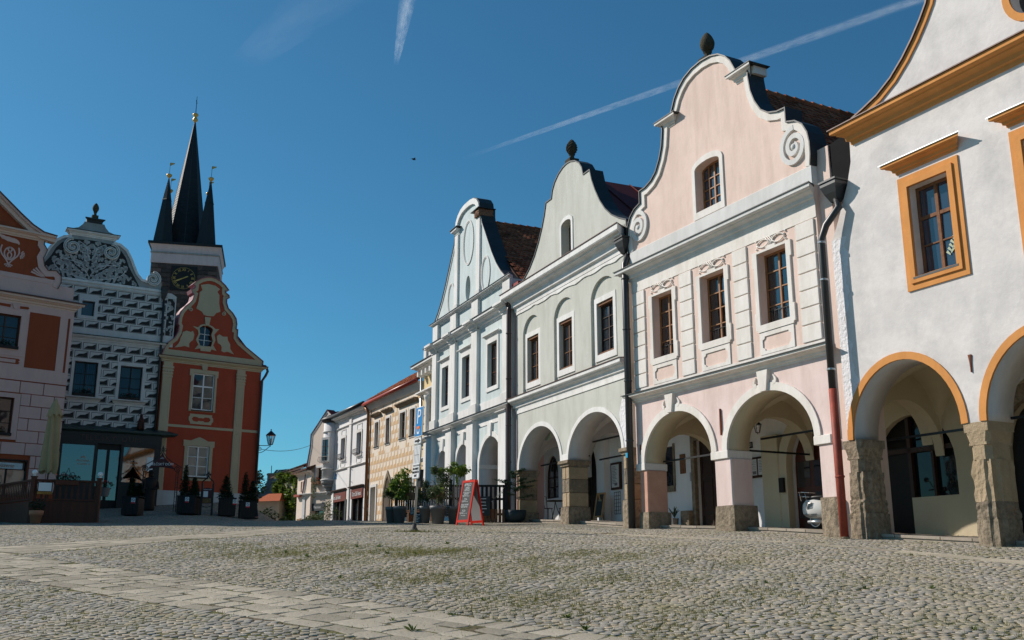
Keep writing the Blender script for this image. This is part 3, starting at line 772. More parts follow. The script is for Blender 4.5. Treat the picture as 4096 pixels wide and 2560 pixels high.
def octo(b, cx, cy, hw, hd, c, z0, z1, tw=1.0, td=1.0):
    def rg(z, kx, ky):
        X, Y = hw * kx, hd * ky
        return [(cx - X + c, cy - Y, z), (cx + X - c, cy - Y, z), (cx + X, cy - Y + c, z), (cx + X, cy + Y - c, z), (cx + X - c, cy + Y, z), (cx - X + c, cy + Y, z), (cx - X, cy + Y - c, z), (cx - X, cy - Y + c, z)]
    v = rg(z0, 1, 1) + rg(z1, tw, td); f = [tuple(range(7, -1, -1)), tuple(range(8, 16))] + [(i, (i + 1) % 8, 8 + (i + 1) % 8, 8 + i) for i in range(8)]
    return b.add(v, f)
def roughblock(par, x0, x1, y0, y1, z0, z1, mat, amp=.02, name="stone_block", ch=.05, n=5):
    """quarried block: subdivided box with chamfered, uneven faces"""
    xs_ = [x0 + (x1 - x0) * i / n for i in range(n + 1)]; ys_ = [y0 + (y1 - y0) * i / n for i in range(n + 1)]; zs_ = [z0 + (z1 - z0) * i / n for i in range(n + 1)]
    vid = {}; v = []; f = []
    cx, cy = (x0 + x1) / 2, (y0 + y1) / 2; hx, hy, hz = (x1 - x0) / 2, (y1 - y0) / 2, (z1 - z0) / 2; cz = (z0 + z1) / 2
    def P(i, j, k):
        key = (i, j, k)
        if key not in vid:
            x, y, z = xs_[i], ys_[j], zs_[k]
            dx, dy = abs(x - cx) - (hx - ch), abs(y - cy) - (hy - ch)
            if dx > -1e-6 and dy > -1e-6:
                m = ch * .32; x -= math.copysign(m, x - cx); y -= math.copysign(m, y - cy)
            if k in (0, n): x = cx + (x - cx) * .97; y = cy + (y - cy) * .97
            nzv = math.sin(x * 9.1 + z * 7.3) + math.sin(y * 8.3 - z * 5.9 + 1.7) + rng.gauss(0, .7)
            q = amp * nzv * .5
            x += math.copysign(q if abs(x - cx) > hx * .8 else 0, x - cx); y += math.copysign(q if abs(y - cy) > hy * .8 else 0, y - cy)
            vid[key] = len(v); v.append((x, y, z))
        return vid[key]
    for i in range(n):
        for j in range(n):
            f += [(P(i, j, 0), P(i, j + 1, 0), P(i + 1, j + 1, 0), P(i + 1, j, 0)), (P(i, j, n), P(i + 1, j, n), P(i + 1, j + 1, n), P(i, j + 1, n)),
                  (P(i, 0, j), P(i + 1, 0, j), P(i + 1, 0, j + 1), P(i, 0, j + 1)), (P(i, n, j), P(i, n, j + 1), P(i + 1, n, j + 1), P(i + 1, n, j)),
                  (P(0, i, j), P(0, i, j + 1), P(0, i + 1, j + 1), P(0, i + 1, j)), (P(n, i, j), P(n, i + 1, j), P(n, i + 1, j + 1), P(n, i, j + 1))]
    return MB().add(v, f).build(name, mat, par)
def finial(par, u, y, z, egg_r, egg_h, mat, cone=False):
    b = MB().box(u - egg_r * .95, u + egg_r * .95, y - egg_r * .95, y + egg_r * .95, z, z + .2)
    b.lathe([(egg_r * .75, .2), (egg_r * .45, .26), (egg_r * .42, .34), (egg_r * .62, .40)], (u, y, z), 14)
    b.build("finial_base", mat, par)
    e = MB(); n = 16; m = 12
    prof = []
    for i in range(m + 1):
        t = i / m; r_ = egg_r * (math.sin(math.pi * (t ** .8)) ** .7 if 0 < t < 1 else .02)
        prof.append((max(.01, r_), .38 + egg_h * t))
    e.lathe(prof, (u, y, z), n)
    if cone:
        for i, p in enumerate(list(e.v)):
            k = i // n; s_ = 1 + (.10 if (i + k) % 2 else -.07)
            e.v[i] = (u + (p[0] - u) * s_, y + (p[1] - y) * s_, p[2])
    e.build("finial_cone", mat, par, not cone)
def body(par, u0, u1, y0, y1, z0, z1, mat):
    MB().box(u0, u0 + .25, y0, y1, z0, z1).build("side_wall", mat, par); MB().box(u1 - .25, u1, y0, y1, z0, z1).build("side_wall", mat, par)
    MB().box(u0 + .25, u1 - .25, y1 - .25, y1, z0, z1).build("rear_wall", mat, par)
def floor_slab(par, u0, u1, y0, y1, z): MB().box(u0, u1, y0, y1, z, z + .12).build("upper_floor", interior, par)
def door(par, u0, u1, z0, z1, y, mat, panels=2, rows=3, arch=0.0, name="door", glz=None):
    out = ([(u0, z0)] + archpts(u0, u1, z1 - arch, z1, 12) + [(u1, z0)]) if arch else rect(u0, u1, z0, z1)
    d = MB().prism(out, y, y + .07).build(name, mat, par)
    zt = z1 - arch - .08; w = (u1 - u0) / panels; hh = (zt - z0) / rows
    for i in range(panels):
        for j in range(rows):
            a0, a1, b0, b1 = u0 + i * w + .08, u0 + (i + 1) * w - .08, z0 + j * hh + .08, z0 + (j + 1) * hh - .06
            if glz and j >= rows - glz: MB().box(a0, a1, y - .012, y + .01, b0, b1).build("door_pane", pane, d)
            else:
                q = MB(); frame2(q, a0 + .05, a1 - .05, b0 + .05, b1 - .05, a0, a1, b0, b1, y - .02, y + .01); q.build("door_panel", mat, d)
    return d
def lantern(par, x, y, z, s, mat=None):
    """hexagonal lantern hanging at (x,y,z top)"""
    mat = mat or iron; b = MB()
    b.lathe([(.02 * s, 0), (.05 * s, -.03 * s), (.16 * s, -.13 * s), (.17 * s, -.15 * s), (.02 * s, -.15 * s)], (x, y, z), 6)
    b.lathe([(.02 * s, -.46 * s), (.07 * s, -.46 * s), (.07 * s, -.44 * s), (.02 * s, -.43 * s)], (x, y, z), 6)
    for k in range(6):
        a = k * math.pi / 3; b.tube([(x + .15 * s * math.cos(a), y + .15 * s * math.sin(a), z - .14 * s), (x + .075 * s * math.cos(a), y + .075 * s * math.sin(a), z - .45 * s)], .009 * s, 4)
    b.ball((x, y, z + .03 * s), .025 * s, 6); b.ball((x, y, z - .49 * s), .02 * s, 6)
    o = b.build("lantern_frame", mat, par)
    g = MB(); g.lathe([(.138 * s, -.16 * s), (.068 * s, -.44 * s)], (x, y, z), 6); g.build("lantern_glass", clearglass("lantern_glass", (.8, .85, .87), .10), o)
    MB().lathe([(.02 * s, -.43 * s), (.025 * s, -.33 * s), (.015 * s, -.25 * s)], (x, y, z), 8).build("lamp_bulb", globe_m, o)
    return o
# ------------------------------------------------------------------ PINK HOUSE
P = House("pink_house", "pink baroque gable house with spiral scrolls and white-trimmed arcade", (3.64, 29.751), 152.9, 2.69)
h = P.o
ARC = [(.57, 3.69, 1.93, 3.25), (4.32, 7.49, 1.93, 3.25)]
MB().prism(wall_arches(.12, 8.05, 1.93, 3.92, ARC), 0, .7).build("arcade_wall", pink_lo, h)
arch_trims(h, ARC, .20, creamtrim, soffit_c, .7)
for uc, kw in ((1.96, .19), (5.90, .2)):
    MB().prism([(uc - kw * .55, 3.24), (uc + kw * .55, 3.24), (uc + kw, 3.76), (uc - kw, 3.76)], -.11, .02).build("keystone", creamtrim, h)
    for s_ in (-1, 1): MB().taper(bez((uc + s_ * (kw + .10), 3.42), (uc + s_ * (kw + .28), 3.42), (uc + s_ * (kw + .16), 3.58), (uc + s_ * (kw + .12), 3.62), 8), [.05, .05, .045, .04, .035, .03, .02, .015, .01], -.05, .02).build("scroll_ear", creamtrim, h)
for (a, b_, c, d, e, f) in ((.14, .60, .26, .66, .23, .72), (3.65, 4.36, 3.74, 4.42, 3.72, 4.50), (7.45, 8.0, 7.55, 8.03, 7.52, 8.08)):
    MB().bbox(a, b_, -.05, .76, 1.73, 1.94, .012).build("impost", creamtrim, h)
    first = a < .2
    MB().bbox(c, d, 0, .70, .50, 1.74, .03).build("pier", pink_stain if first else pink_lo, h, label="water-stained rose pier" if first else None)
    roughblock(h, e, f, -.05, .76, -.9, .53, stone, .012, "pier_base")
# upper storey
WIN = [(1.23, 2.22), (3.53, 4.57), (5.90, 6.97)]; WZ = (4.92, 6.80)
MB().prism(rect(.14, 8.05, 3.92, 8.0), .0, .45, [rect(a, b_, *WZ) for a, b_ in WIN]).build("upper_wall", pink_hi, h)
MB().box(.14, 8.05, -.022, .01, 7.16, 7.56).build("frieze_band", creamtrim, h)
MB().box(.14, 8.05, -.022, .01, 4.0, 4.15).build("base_band", creamtrim, h)
for (a, b_) in ((.20, .83), (2.57, 3.15), (4.93, 5.51), (7.33, 7.97)):
    for k in range(7):
        MB().bbox(a, b_, -.045, .01, 4.17 + k * .427, 4.17 + (k + 1) * .427 - .022, .012).build("quoin_block", creamtrim, h)
for (a, b_) in WIN:
    c = (a + b_) / 2; o = .13; b = MB()
    ear = [(a - o, 4.80), (a - o - .05, 4.80), (a - o - .05, 5.25), (a - o, 5.25), (a - o, 6.45), (a - o - .05, 6.45), (a - o - .05, 6.86), (c - .17, 6.86), (c - .17, 6.92), (c + .17, 6.92), (c + .17, 6.86), (b_ + o + .05, 6.86), (b_ + o + .05, 6.45), (b_ + o, 6.45), (b_ + o, 5.25), (b_ + o + .05, 5.25), (b_ + o + .05, 4.80), (b_ + o, 4.80), (b_ + o - .02, 4.74), (a - o + .02, 4.74)]
    b.prism(ear, -.05, .01, [rect(a, b_, *WZ)]).build("window_surround", creamtrim, h)
    w_ = window(h, a, b_, WZ[0], WZ[1], .22, 2, 4, .055, .028, wood_w, paneroom, sill=.26)
    curtains(w_, a, b_, WZ[0], WZ[1], .40, {0: [(0, .28), (.74, 1)], 1: [(.0, .18)], 2: [(0, .34), (.58, 1)]}[WIN.index((a, b_))])
    pl = [(a - .08, 4.16), (b_ + .08, 4.16), (b_ + .08, 4.73), (a - .08, 4.73)]
    k = .09; A_, B_, C_, D_ = a + .02, b_ - .02, 4.25, 4.62
    inner = [(A_ + k, C_)] + [(B_ - k, C_), (B_ - k * .8, C_ + k * .6), (B_, C_ + k), (B_, D_ - k), (B_ - k * .8, D_ - k * .6), (B_ - k, D_), (A_ + k, D_), (A_ + k * .8, D_ - k * .6), (A_, D_ - k), (A_, C_ + k), (A_ + k * .8, C_ + k * .6)]
    MB().prism(pl, -.030, .01, [inner]).build("apron_panel", creamtrim, h)
    g = MB(); zc = 7.03
    for s_ in (-1, 1):
        lens = [(c + s_ * .10, zc), (c + s_ * .28, zc + .10), (c + s_ * .48, zc)]
        up = bez((c + s_ * .05, zc), (c + s_ * .18, zc + .13), (c + s_ * .38, zc + .13), (c + s_ * .52, zc), 10); dn = bez((c + s_ * .05, zc), (c + s_ * .18, zc - .13), (c + s_ * .38, zc - .13), (c + s_ * .52, zc), 10)
        for pth in (up, dn): g.tube([(x, -.03, z) for x, z in pth], .018, 6)
        for z2 in (.115, -.115): g.ball((c + s_ * .54, -.02, zc + z2 * .9), .03, 6); g.ball((c + s_ * .50, -.02, zc + z2 * .4), .022, 6)
    for q in (-.07, 0, .07):
        g.tube([(c - .12 + q, -.03, zc - .13), (c + .12 + q, -.03, zc + .13)], .013, 5); g.tube([(c + .12 + q, -.03, zc - .13), (c - .12 + q, -.03, zc + .13)], .013, 5)
    g.build("strapwork_ornament", creamtrim, h, True)
    rl = MB(); rl.box(a + .06, b_ - .06, .19, .205, WZ[0] + .36, WZ[0] + .375)
    for k in range(6): rl.box(a + .12 + k * .15, a + .135 + k * .15, .19, .205, WZ[0] + .05, WZ[0] + (.46 if k % 2 else .38))
    rl.build("window_guard", iron, h)
b = MB().sweep(cprof(3.76, 3.99, .26), .10, 8.05, 1, 1).build("ledge_moulding", creamtrim, h)
MB().sweep([(.02, 3.99), (-.30, 3.99), (-.30, 4.012), (.02, 4.06)], .10, 8.05).build("ledge_cover", sheet, h)
MB().sweep(cprof(7.54, 7.90, .36), .06, 8.03, 1, .6).build("cornice", greytrim, h)
MB().sweep([(.02, 7.90), (-.39, 7.90), (-.39, 7.925), (.02, 7.99)], .06, 8.03, 1, .6).build("cornice_cover", sheet, h)
MB().bbox(.16, 8.06, -.06, .45, 7.97, 8.47, .015).build("attic_band", greytrim, h)
# gable
HALF = [(3.93, 8.47), (3.97, 8.75), (3.97, 9.05), (3.92, 9.32), (3.78, 9.58), (3.55, 9.76), (3.30, 9.84), (3.22, 9.86), (3.22, 10.25), (2.95, 10.27), (2.62, 10.38), (2.35, 10.58), (2.13, 10.93), (1.99, 11.3), (1.92, 11.76), (1.92, 12.04), (1.50, 12.05), (1.40, 12.25), (1.26, 12.52), (1.05, 12.76), (.78, 12.95), (.42, 13.07), (0, 13.11)]
ax = 4.09; OUT = outline(ax, HALF)
seg = [(3.52, 8.70)] + archpts(3.52, 4.62, 9.97, 10.12, 8) + [(4.62, 8.70)]
MB().prism(OUT, 0.0, .42, [seg]).build("gable_wall", pink_hi, h)
MB().ribbon(OUT, -.17, .02, -.06, .40).build("gable_band", creamtrim, h)
MB().ribbon(OUT, .02, .055, -.11, .46).build("gable_cover", sheet, h)
for s_ in (-1, 1):
    x0, x1 = sorted((ax + s_ * 1.42, ax + s_ * 1.96))
    MB().sweep(cprof(11.78, 12.06, .22), x0, x1, 1, 1).build("stub_cornice", creamtrim, h); MB().box(x0 - .24, x1 + .24, -.24, .5, 12.062, 12.08).build("stub_cover", sheet, h); MB().box(x0 - .12, x1 + .12, .032, .48, 11.84, 12.06).build("stub_return", creamtrim, h)
    cx = ax + s_ * 3.42
    MB().ribbon(spiral(cx, 9.16, .50, .06, R(95 if s_ < 0 else 85), -1.9 * s_ * -1, 60, .92), -.075, .055, -.07, .01).build("spiral_scroll", greytrim, h)
    MB().lathe([(.02, -.09), (.05, -.08), (.09, -.04), (.09, .0)], (0, 0, 0), 12).xf(Matrix.Translation((cx, -.02, 9.16)) @ Matrix.Rotation(R(-90), 4, 'X')).build("scroll_boss", greytrim, h)
so = [(3.39, 8.50)] + archpts(3.39, 4.76, 10.02, 10.30, 8) + [(4.76, 8.50)]
MB().prism(so, -.04, .01, [seg]).build("window_surround", creamtrim, h)
window(h, 3.52, 4.62, 8.70, 10.12, .24, 4, 4, .06, .03, wood_w, pane_b, top=.15, sill=.26)
finial(h, 4.09, .2, 13.10, .215, .66, darkstone)
roof(h, 4.09, -.1, 8.35, 8.25, 12.62, .42, 13, tileunder)
V = Vector((-4.26, 0, 4.37)).normalized()
tiles(h, (8.33, .5, 8.30), (0, 1, 0), V, 46, 27, .20, .225, tilemat, 300)
for k in range(26): MB().tube([(4.09, .5 + k * .36, 12.72), (4.09, .9 + k * .36, 12.69)], [.10, .085], 8).build("ridge_tile", tilemat, h)
body(h, .14, 8.05, .45, 13, 3.75, 8.0, pink_hi)
MB().box(8.05, 8.46, .12, 1.2, -.8, 8.86).build("party_wall_strip", pink_hi, h)
MB().lathe([(.09, 0), (.09, .55), (.14, .56), (.14, .68), (.02, .70)], (6.9, 4.6, 9.6), 12).build("vent_pipe", terracotta, h)
# walk under the arches
DEP = 3.05
SHP_ = (-.72, 0, .07)
arcade_floor(P, .1, 8.05)
SHIFT[:] = SHP_
MB().prism(rect(-2.75, 6.9, -.95, 3.86), DEP, DEP + .25, [rect(-.25, 1.13, -.8, 2.86), [(4.06, -.8)] + archpts(4.06, 6.0, 1.65, 2.82, 14) + [(6.0, -.8)], rect(-2.2, -1.49, 1.52, 2.83)]).build("inner_wall", white, h)
SHIFT[:] = (0, 0, 0)
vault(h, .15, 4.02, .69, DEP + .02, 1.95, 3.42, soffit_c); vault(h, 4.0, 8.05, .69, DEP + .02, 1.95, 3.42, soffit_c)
trans_arch(h, 3.86, .32, .69, DEP + .02, 1.9, 2.95, 3.6, soffit_c); trans_arch(h, -.05, .3, .69, DEP + .02, 1.9, 2.95, 3.6, soffit_c); trans_arch(h, 7.85, .3, .69, DEP + .02, 1.9, 2.95, 3.6, soffit_c)
floor_slab(h, .15, 8.0, .7, 12.6, 3.72)
SHIFT[:] = SHP_
MB().prism([(-.42, -.5), (-.25, -.5), (-.25, 2.86), (1.13, 2.86), (1.13, -.5), (1.30, -.5), (1.30, 3.10), (-.42, 3.10)], DEP - .12, DEP + .02).build("stone_door_surround", stone, h)
roughblock(h, -.85, -.40, DEP - .30, DEP, -.5, .66, stone, .012, "stone_buffer"); roughblock(h, 1.28, 1.7, DEP - .30, DEP, -.5, .6, stone, .012, "stone_buffer")
door(h, -.25, 1.13, -.5, 2.86, DEP + .12, wood_dark, 2, 3)
MB().bbox(3.07, 3.76, DEP - .25, DEP + .02, -.7, 2.6, .02).build("wall_pilaster", soffit_c, h)
MB().ribbon([(4.06, -.8)] + archpts(4.06, 6.0, 1.65, 2.82, 14) + [(6.0, -.8)], 0, .32, DEP - .22, DEP + .02).build("portal_arch", soffit_c, h)
door(h, 4.06, 6.0, -.7, 2.82, DEP + .12, M("mahogany_door", (.085, .022, .012), .4, .2, 6), 3, 3, .9, glz=2)
MB().box(-2.2, -1.49, DEP + .1, DEP + .12, 1.52, 2.83).build("arcade_window", pane, h)
MB().box(-2.3, -1.42, DEP - .08, DEP + .02, 1.33, 1.52).build("stone_sill", stone, h); MB().box(-1.49, -1.40, DEP - .04, DEP + .02, 1.52, 2.9).build("stone_jamb", stone, h)
MB().box(-1.12, -.84, DEP - .03, DEP, 1.87, 2.5).build("wall_plaque", wood_old, h)
MB().box(-.60, -.47, DEP - .04, DEP, 1.60, 1.88).build("doorbell_panel", galv, h)
MB().box(3.80, 3.98, DEP - .30, DEP - .2, .95, 1.35).build("dark_plate", wood_blk, h)
SHIFT[:] = (0, 0, 0)
nb = thing("notice_board", "dark double notice board with papers on the inner wall beside house number 21", "notice board", P.w(1.55, DEP - .01, 1.53), R(90 - 152.9))
MB().box(0, .88, -.07, 0, 0, .60).build("case", wood_dark, nb)
for x0, x1 in ((.05, .41), (.47, .83)):
    MB().box(x0, x1, -.078, -.068, .07, .54).build("sheet", paper, nb)
    q = MB()
    for k in range(8): q.box(x0 + .04, x0 + .16 + .02 * (k % 3), -.081, -.077, .48 - k * .045, .495 - k * .045); q.box(x0 + .20, x0 + .32, -.081, -.077, .48 - k * .05, .49 - k * .05)
    q.box(x0 + .18, x0 + .33, -.082, -.077, .10, .19); q.build("print", M("grey_print", (.18, .18, .19), .8), nb)
hn = thing("house_number", "small dark number plate reading 21 on the arcade wall", "number plate", P.w(1.66, DEP - .01, 2.51), R(90 - 152.9))
MB().box(-.09, .09, -.02, 0, -.09, .09).build("plate", M("navy_enamel", (.012, .016, .03), .3), hn); lettering("digits", "21", .16, signwhite, hn, (0, -.022, 0))
tie(h, .3, 3.9, .62, 1.98); tie(h, 4.1, 8.0, 1.3, 2.30); tie_y(h, 4.02, .6, DEP, 1.98)
lt = thing("arcade_lantern", "black lantern hanging in the right arch of the pink house", "lantern", P.w(3.95, 1.35, 2.84), 0)
lantern(lt, 0, 0, 0, .72); MB().tube([(0, 0, .02), (0, 0, .45)], .012, 5).build("hanger", iron, lt)
pt = MB()
for k in range(16):
    a = rng.uniform(0, 6.28); L = rng.uniform(.25, .5); pt.add([(0, 0, .1), (math.cos(a) * L * .3 - .02, math.sin(a) * L * .3, .1 + L * .6), (math.cos(a) * L * .6, math.sin(a) * L * .6, .1 + L * .75), (math.cos(a) * L * .3 + .02, math.sin(a) * L * .3 + .02, .1 + L * .6)], [(0, 1, 2, 3)])
pl_ = thing("pot_plant", "small dark pot plant on the arcade floor by the left pink pier", "pot plant", P.w(-1.6, 2.55, .4), 0)
pt.build("leaves", lf_tree, pl_); MB().lathe([(.10, -.2), (.14, .1), (.12, .1)], (0, 0, 0), 12).build("pot", greypot, pl_)
MB().taper([(4.11, 2.35), (4.11, 2.6), (4.11, 3.05)], [.012, .02, .012], -.05, .01).build("rusty_anchor", M("rust_iron", (.19, .06, .03), .85), h)
MB().taper([(.36, 2.2), (.36, 2.32), (.36, 2.5)], [.01, .03, .02], -.03, .01).build("rusty_anchor", MATS["rust_iron"], h)
# downpipe at the right corner: dark above, red below
pp = pipe(h, [(8.80, -.10, 7.35), (8.92, -.16, 7.08), (8.60, -.28, 6.72), (8.46, -.32, 6.40), (8.46, -.33, 2.86)], .085, darkpipe, joints=[((8.46, -.33, z), galv) for z in (5.4, 3.3)] + [((8.47, -.32, 6.3), galv)])
pipe(h, [(8.46, -.33, 2.88), (8.47, -.33, -.45)], .092, rustpipe, "downpipe_foot", [((8.47, -.33, .9), rustpipe), ((8.47, -.33, -.42), stone)])
hopper(h, 8.78, -.08, 7.76, .24, darkpipe)
MB().prism([(8.42, 8.86), (8.45, 8.4), (8.58, 7.74), (9.12, 7.6), (9.23, 7.95), (9.27, 8.5), (9.3, 9.0)], .16, 1.2).build("valley_lining", valley_shade, h)  # sheet faces the sun; painted near-black to stand for shade in the valley

# ------------------------------------------------------------------ WHITE HOUSE WITH OCHRE TRIM
W = House("white_ochre_house", "weathered white house with ochre window frames and arch bands at right", (7.09426, 23.0), 152.9, 2.2)
h = W.o
ARC = [(1.06, 3.90, 2.22, 3.77), (4.47, 7.31, 2.22, 3.77), (7.88, 10.7, 2.22, 3.77)]
AX = 6.45
MB().prism(wall_arches(.88, 12.1, 2.22, 4.4, ARC), 0, .75).build("arcade_wall", warm_white, h)
arch_trims(h, ARC, .155, orange_t, soffit_g, .75, .03)
WIN = [(3.20, 4.23), (5.94, 6.97), (8.68, 9.71)]; WZ = (5.42, 7.43)
MB().prism([(.88, 4.4), (12.1, 4.4), (12.1, 9.1), (1.68, 9.1), (1.66, 8.6), (1.5, 8.1), (1.12, 7.3), (.9, 6.9)], .0, .5, [rect(a, b_, *WZ) for a, b_ in WIN]).build("upper_wall", warm_white, h)
for a, b_ in WIN:
    b = MB(); frame2(b, a, b_, *WZ, a - .26, b_ + .26, WZ[0] - .27, WZ[1] + .26, -.035, .01).build("window_frame_band", orange_t, h)
    b = MB(); frame2(b, a, b_, *WZ, a - .13, b_ + .13, WZ[0] - .13, WZ[1] + .13, -.075, -.03).build("window_frame_step", orange_t, h)
    MB().sweep(cprof(7.80, 8.04, .24), a - .26, b_ + .26, 1, 1).build("window_hood", orange_t, h)
    MB().sweep([(.02, 8.04), (-.27, 8.04), (-.27, 8.06), (.02, 8.11)], a - .27, b_ + .27).build("hood_cover", galv, h)
    w_ = window(h, a, b_, WZ[0], WZ[1], .20, 2, 3, .07, .03, wood_old, pane_b, transom=6.72, mull=.075, sill=.28)
    w_["label"] = "weathered brown casement with transom"
    MB().box(a + .02, b_ - .25, .10, .19, WZ[0] + .02, WZ[0] + .07).build("wooden_rail", wood_old, w_)
lf = MB(); c = (4.0, 5.85)
for k in range(9):
    a = R(60 + k * 8); x0, z0 = c[0] - .1 + .02 * k, c[1] - .1 + .035 * k
    lf.taper([(x0, z0), (x0 + .08 * (1 if k % 2 else -1), z0 + .09)], [.012, .03], .205, .212)
lf.build("houseplant_leaf", M("pale_leaf", (.38, .45, .33), .6), h)
MB().sweep(cprof(8.98, 9.38, .36), 1.78, 12.1, 1, 1).build("cornice", orange_t, h)
MB().sweep([(.02, 9.38), (-.40, 9.38), (-.40, 9.405), (.02, 9.46)], 1.78, 12.1).build("cornice_cover", brownsheet, h)
HALF = [(4.62, 9.42), (4.56, 9.56), (4.22, 9.66), (3.80, 9.80), (3.37, 10.04), (3.0, 10.35), (2.69, 10.68), (2.44, 11.0), (2.24, 11.3), (2.1, 11.7), (2.0, 12.2), (1.95, 12.6), (1.6, 12.62), (1.45, 13.1), (1.0, 13.6), (.5, 13.85), (0, 13.92)]
OUT = outline(AX, HALF)
ov = ellipse(AX, 10.42, .40, .50)
MB().prism(OUT, 0.0, .45, [ov]).build("gable_wall", warm_white, h)
MB().ribbon(OUT, -.13, .012, -.04, .4).build("gable_band", orange_t, h)
MB().ribbon(OUT, .012, .05, -.09, .7).build("gable_cover", brownsheet, h)
MB().ribbon(ellipse(AX, 10.42, .40, .50), 0, .15, -.03, .02, True).build("oval_surround", orange_t, h)
MB().prism(ellipse(AX, 10.42, .42, .52), .3, .32).build("oval_pane", pane, h)
edge = [(.885, 2.3)] + [(.885, 6.9)] + [(1.12 + .10 * math.sin(z * 2.3) + .05 * math.sin(z * 6.1) + .028 * math.sin(z * 14.7 + .6) + rng.gauss(0, .022) + .10 + (max(0, z - 6.6) * .5) - max(0, (3.4 - z)) * .22, z) for z in [6.9 - .07 * k for k in range(66)]]
MB().prism(edge, -.004, .01).build("plaster_patch", patchmat, h)
# stone piers of stacked, chamfered blocks
def wpier(u, blocks, mats):
    for k, (z0, z1, hw, hd, c, tw) in enumerate(blocks):
        m = mats[k]
        if k == len(blocks) - 1:
            b = MB(); octo(b, u, .375, hw * .80, hd * .92, .10, z0, z0 + .28, 1, 1); octo(b, u, .375, hw * .82, hd * .94, .04, z0 + .28, z0 + .33, 1, 1); octo(b, u, .375, hw * .82, hd * .94, .07, z0 + .33, z1 - .18, 1.22, 1.06); octo(b, u, .375, hw, hd, .015, z1 - .18, z1, 1, 1)
            b.build("pier_capital", m, h)
        else: roughblock(h, u - hw, u + hw, .375 - hd, .375 + hd, z0, z1, m, .022, "pier_stone", c, 6)
wpier(.98, [(-.9, .62, .30, .38, .15, 1), (.62, .92, .25, .36, .12, 1), (.92, 1.52, .24, .35, .13, 1), (1.52, 2.22, .27, .375, .1, 1)], [stone, stone, stone, stone])
wpier(4.19, [(-1.0, .36, .275, .38, .14, 1), (.36, .70, .245, .36, .12, 1), (.70, 1.50, .24, .355, .13, 1), (1.50, 2.22, .28, .38, .1, 1)], [stone, stone, sandstone, sandstone])
wpier(7.6, [(-1.0, .6, .36, .42, .17, 1), (.6, 1.5, .28, .38, .14, 1), (1.5, 2.22, .3, .38, .1, 1)], [stone, stone, sandstone])
wpier(11.1, [(-1.2, .6, .36, .42, .17, 1), (.6, 1.5, .28, .38, .14, 1), (1.5, 2.22, .3, .38, .1, 1)], [stone, stone, sandstone])
MB().taper([(4.25, 3.2), (4.25, 3.4), (4.25, 3.55)], [.008, .014, .035], -.03, .01).build("iron_anchor", MATS["rust_iron"], h)
roof(h, AX, 1.6, 12.3, 9.2, 13.2, .45, 13, tileunder)
body(h, 1.68, 12.1, .5, 13, 4.2, 9.1, warm_white)
arcade_floor(W, .77, 12.0)
SHIFT[:] = (-.5, 0, .07)
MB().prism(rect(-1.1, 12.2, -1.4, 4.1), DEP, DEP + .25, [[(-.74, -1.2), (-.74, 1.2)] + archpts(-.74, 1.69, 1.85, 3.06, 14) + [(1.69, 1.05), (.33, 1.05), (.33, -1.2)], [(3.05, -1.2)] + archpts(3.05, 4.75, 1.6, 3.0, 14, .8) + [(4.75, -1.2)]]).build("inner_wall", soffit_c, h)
MB().box(-.8, 1.75, DEP + .17, DEP + .19, .9, 3.1).build("shop_pane", glass("dark_shop_glass", (.008, .009, .010), .12), h)
MB().box(-.74, .30, DEP + .13, DEP + .15, -1.0, 2.3).build("shop_door", wood_blk, h)
for q in ((.26, .36, -.9, 3.0), (-.74, 1.69, 2.14, 2.26), (.95, 1.02, 1.05, 3.0)): MB().box(q[0], q[1], DEP + .06, DEP + .16, q[2], q[3]).build("shop_frame", wood_dark, h)
MB().ribbon([(3.05, -1.0)] + archpts(3.05, 4.75, 1.6, 3.0, 14, .8) + [(4.75, -1.0)], 0, .34, DEP - .15, DEP + .02).build("stone_portal", stone, h)
MB().box(3.0, 4.8, DEP + .18, DEP + .2, -1, 3.05).build("portal_door", wood_blk, h)
SHIFT[:] = (0, 0, 0)
vault(h, .78, 4.2, .74, DEP + .02, 2.2, 3.95, soffit_c); vault(h, 4.18, 7.62, .74, DEP + .02, 2.2, 3.95, soffit_g); vault(h, 7.6, 11.2, .74, DEP + .02, 2.2, 3.95, soffit_g)
trans_arch(h, 4.0, .35, .74, DEP + .02, 2.1, 3.3, 4.2, soffit_g); trans_arch(h, .62, .25, .74, DEP + .02, 2.1, 3.3, 4.2, soffit_c)
floor_slab(h, .8, 12, .75, 12.6, 4.15)
tie(h, .9, 4.1, 1.2, 2.28); tie(h, 4.3, 7.5, .66, 2.28)

mo_ = [(4.35, 9.47)] + [(4.35 + .07 * k, 9.50 + .13 * math.sin(math.pi * k / 13) * rng.uniform(.5, 1.2)) for k in range(1, 13)] + [(5.28, 9.47)]
MB().prism(mo_, -.006, .01).build("mould_stain", M("black_mould", (.16, .15, .13), .95, .6, 14), h)
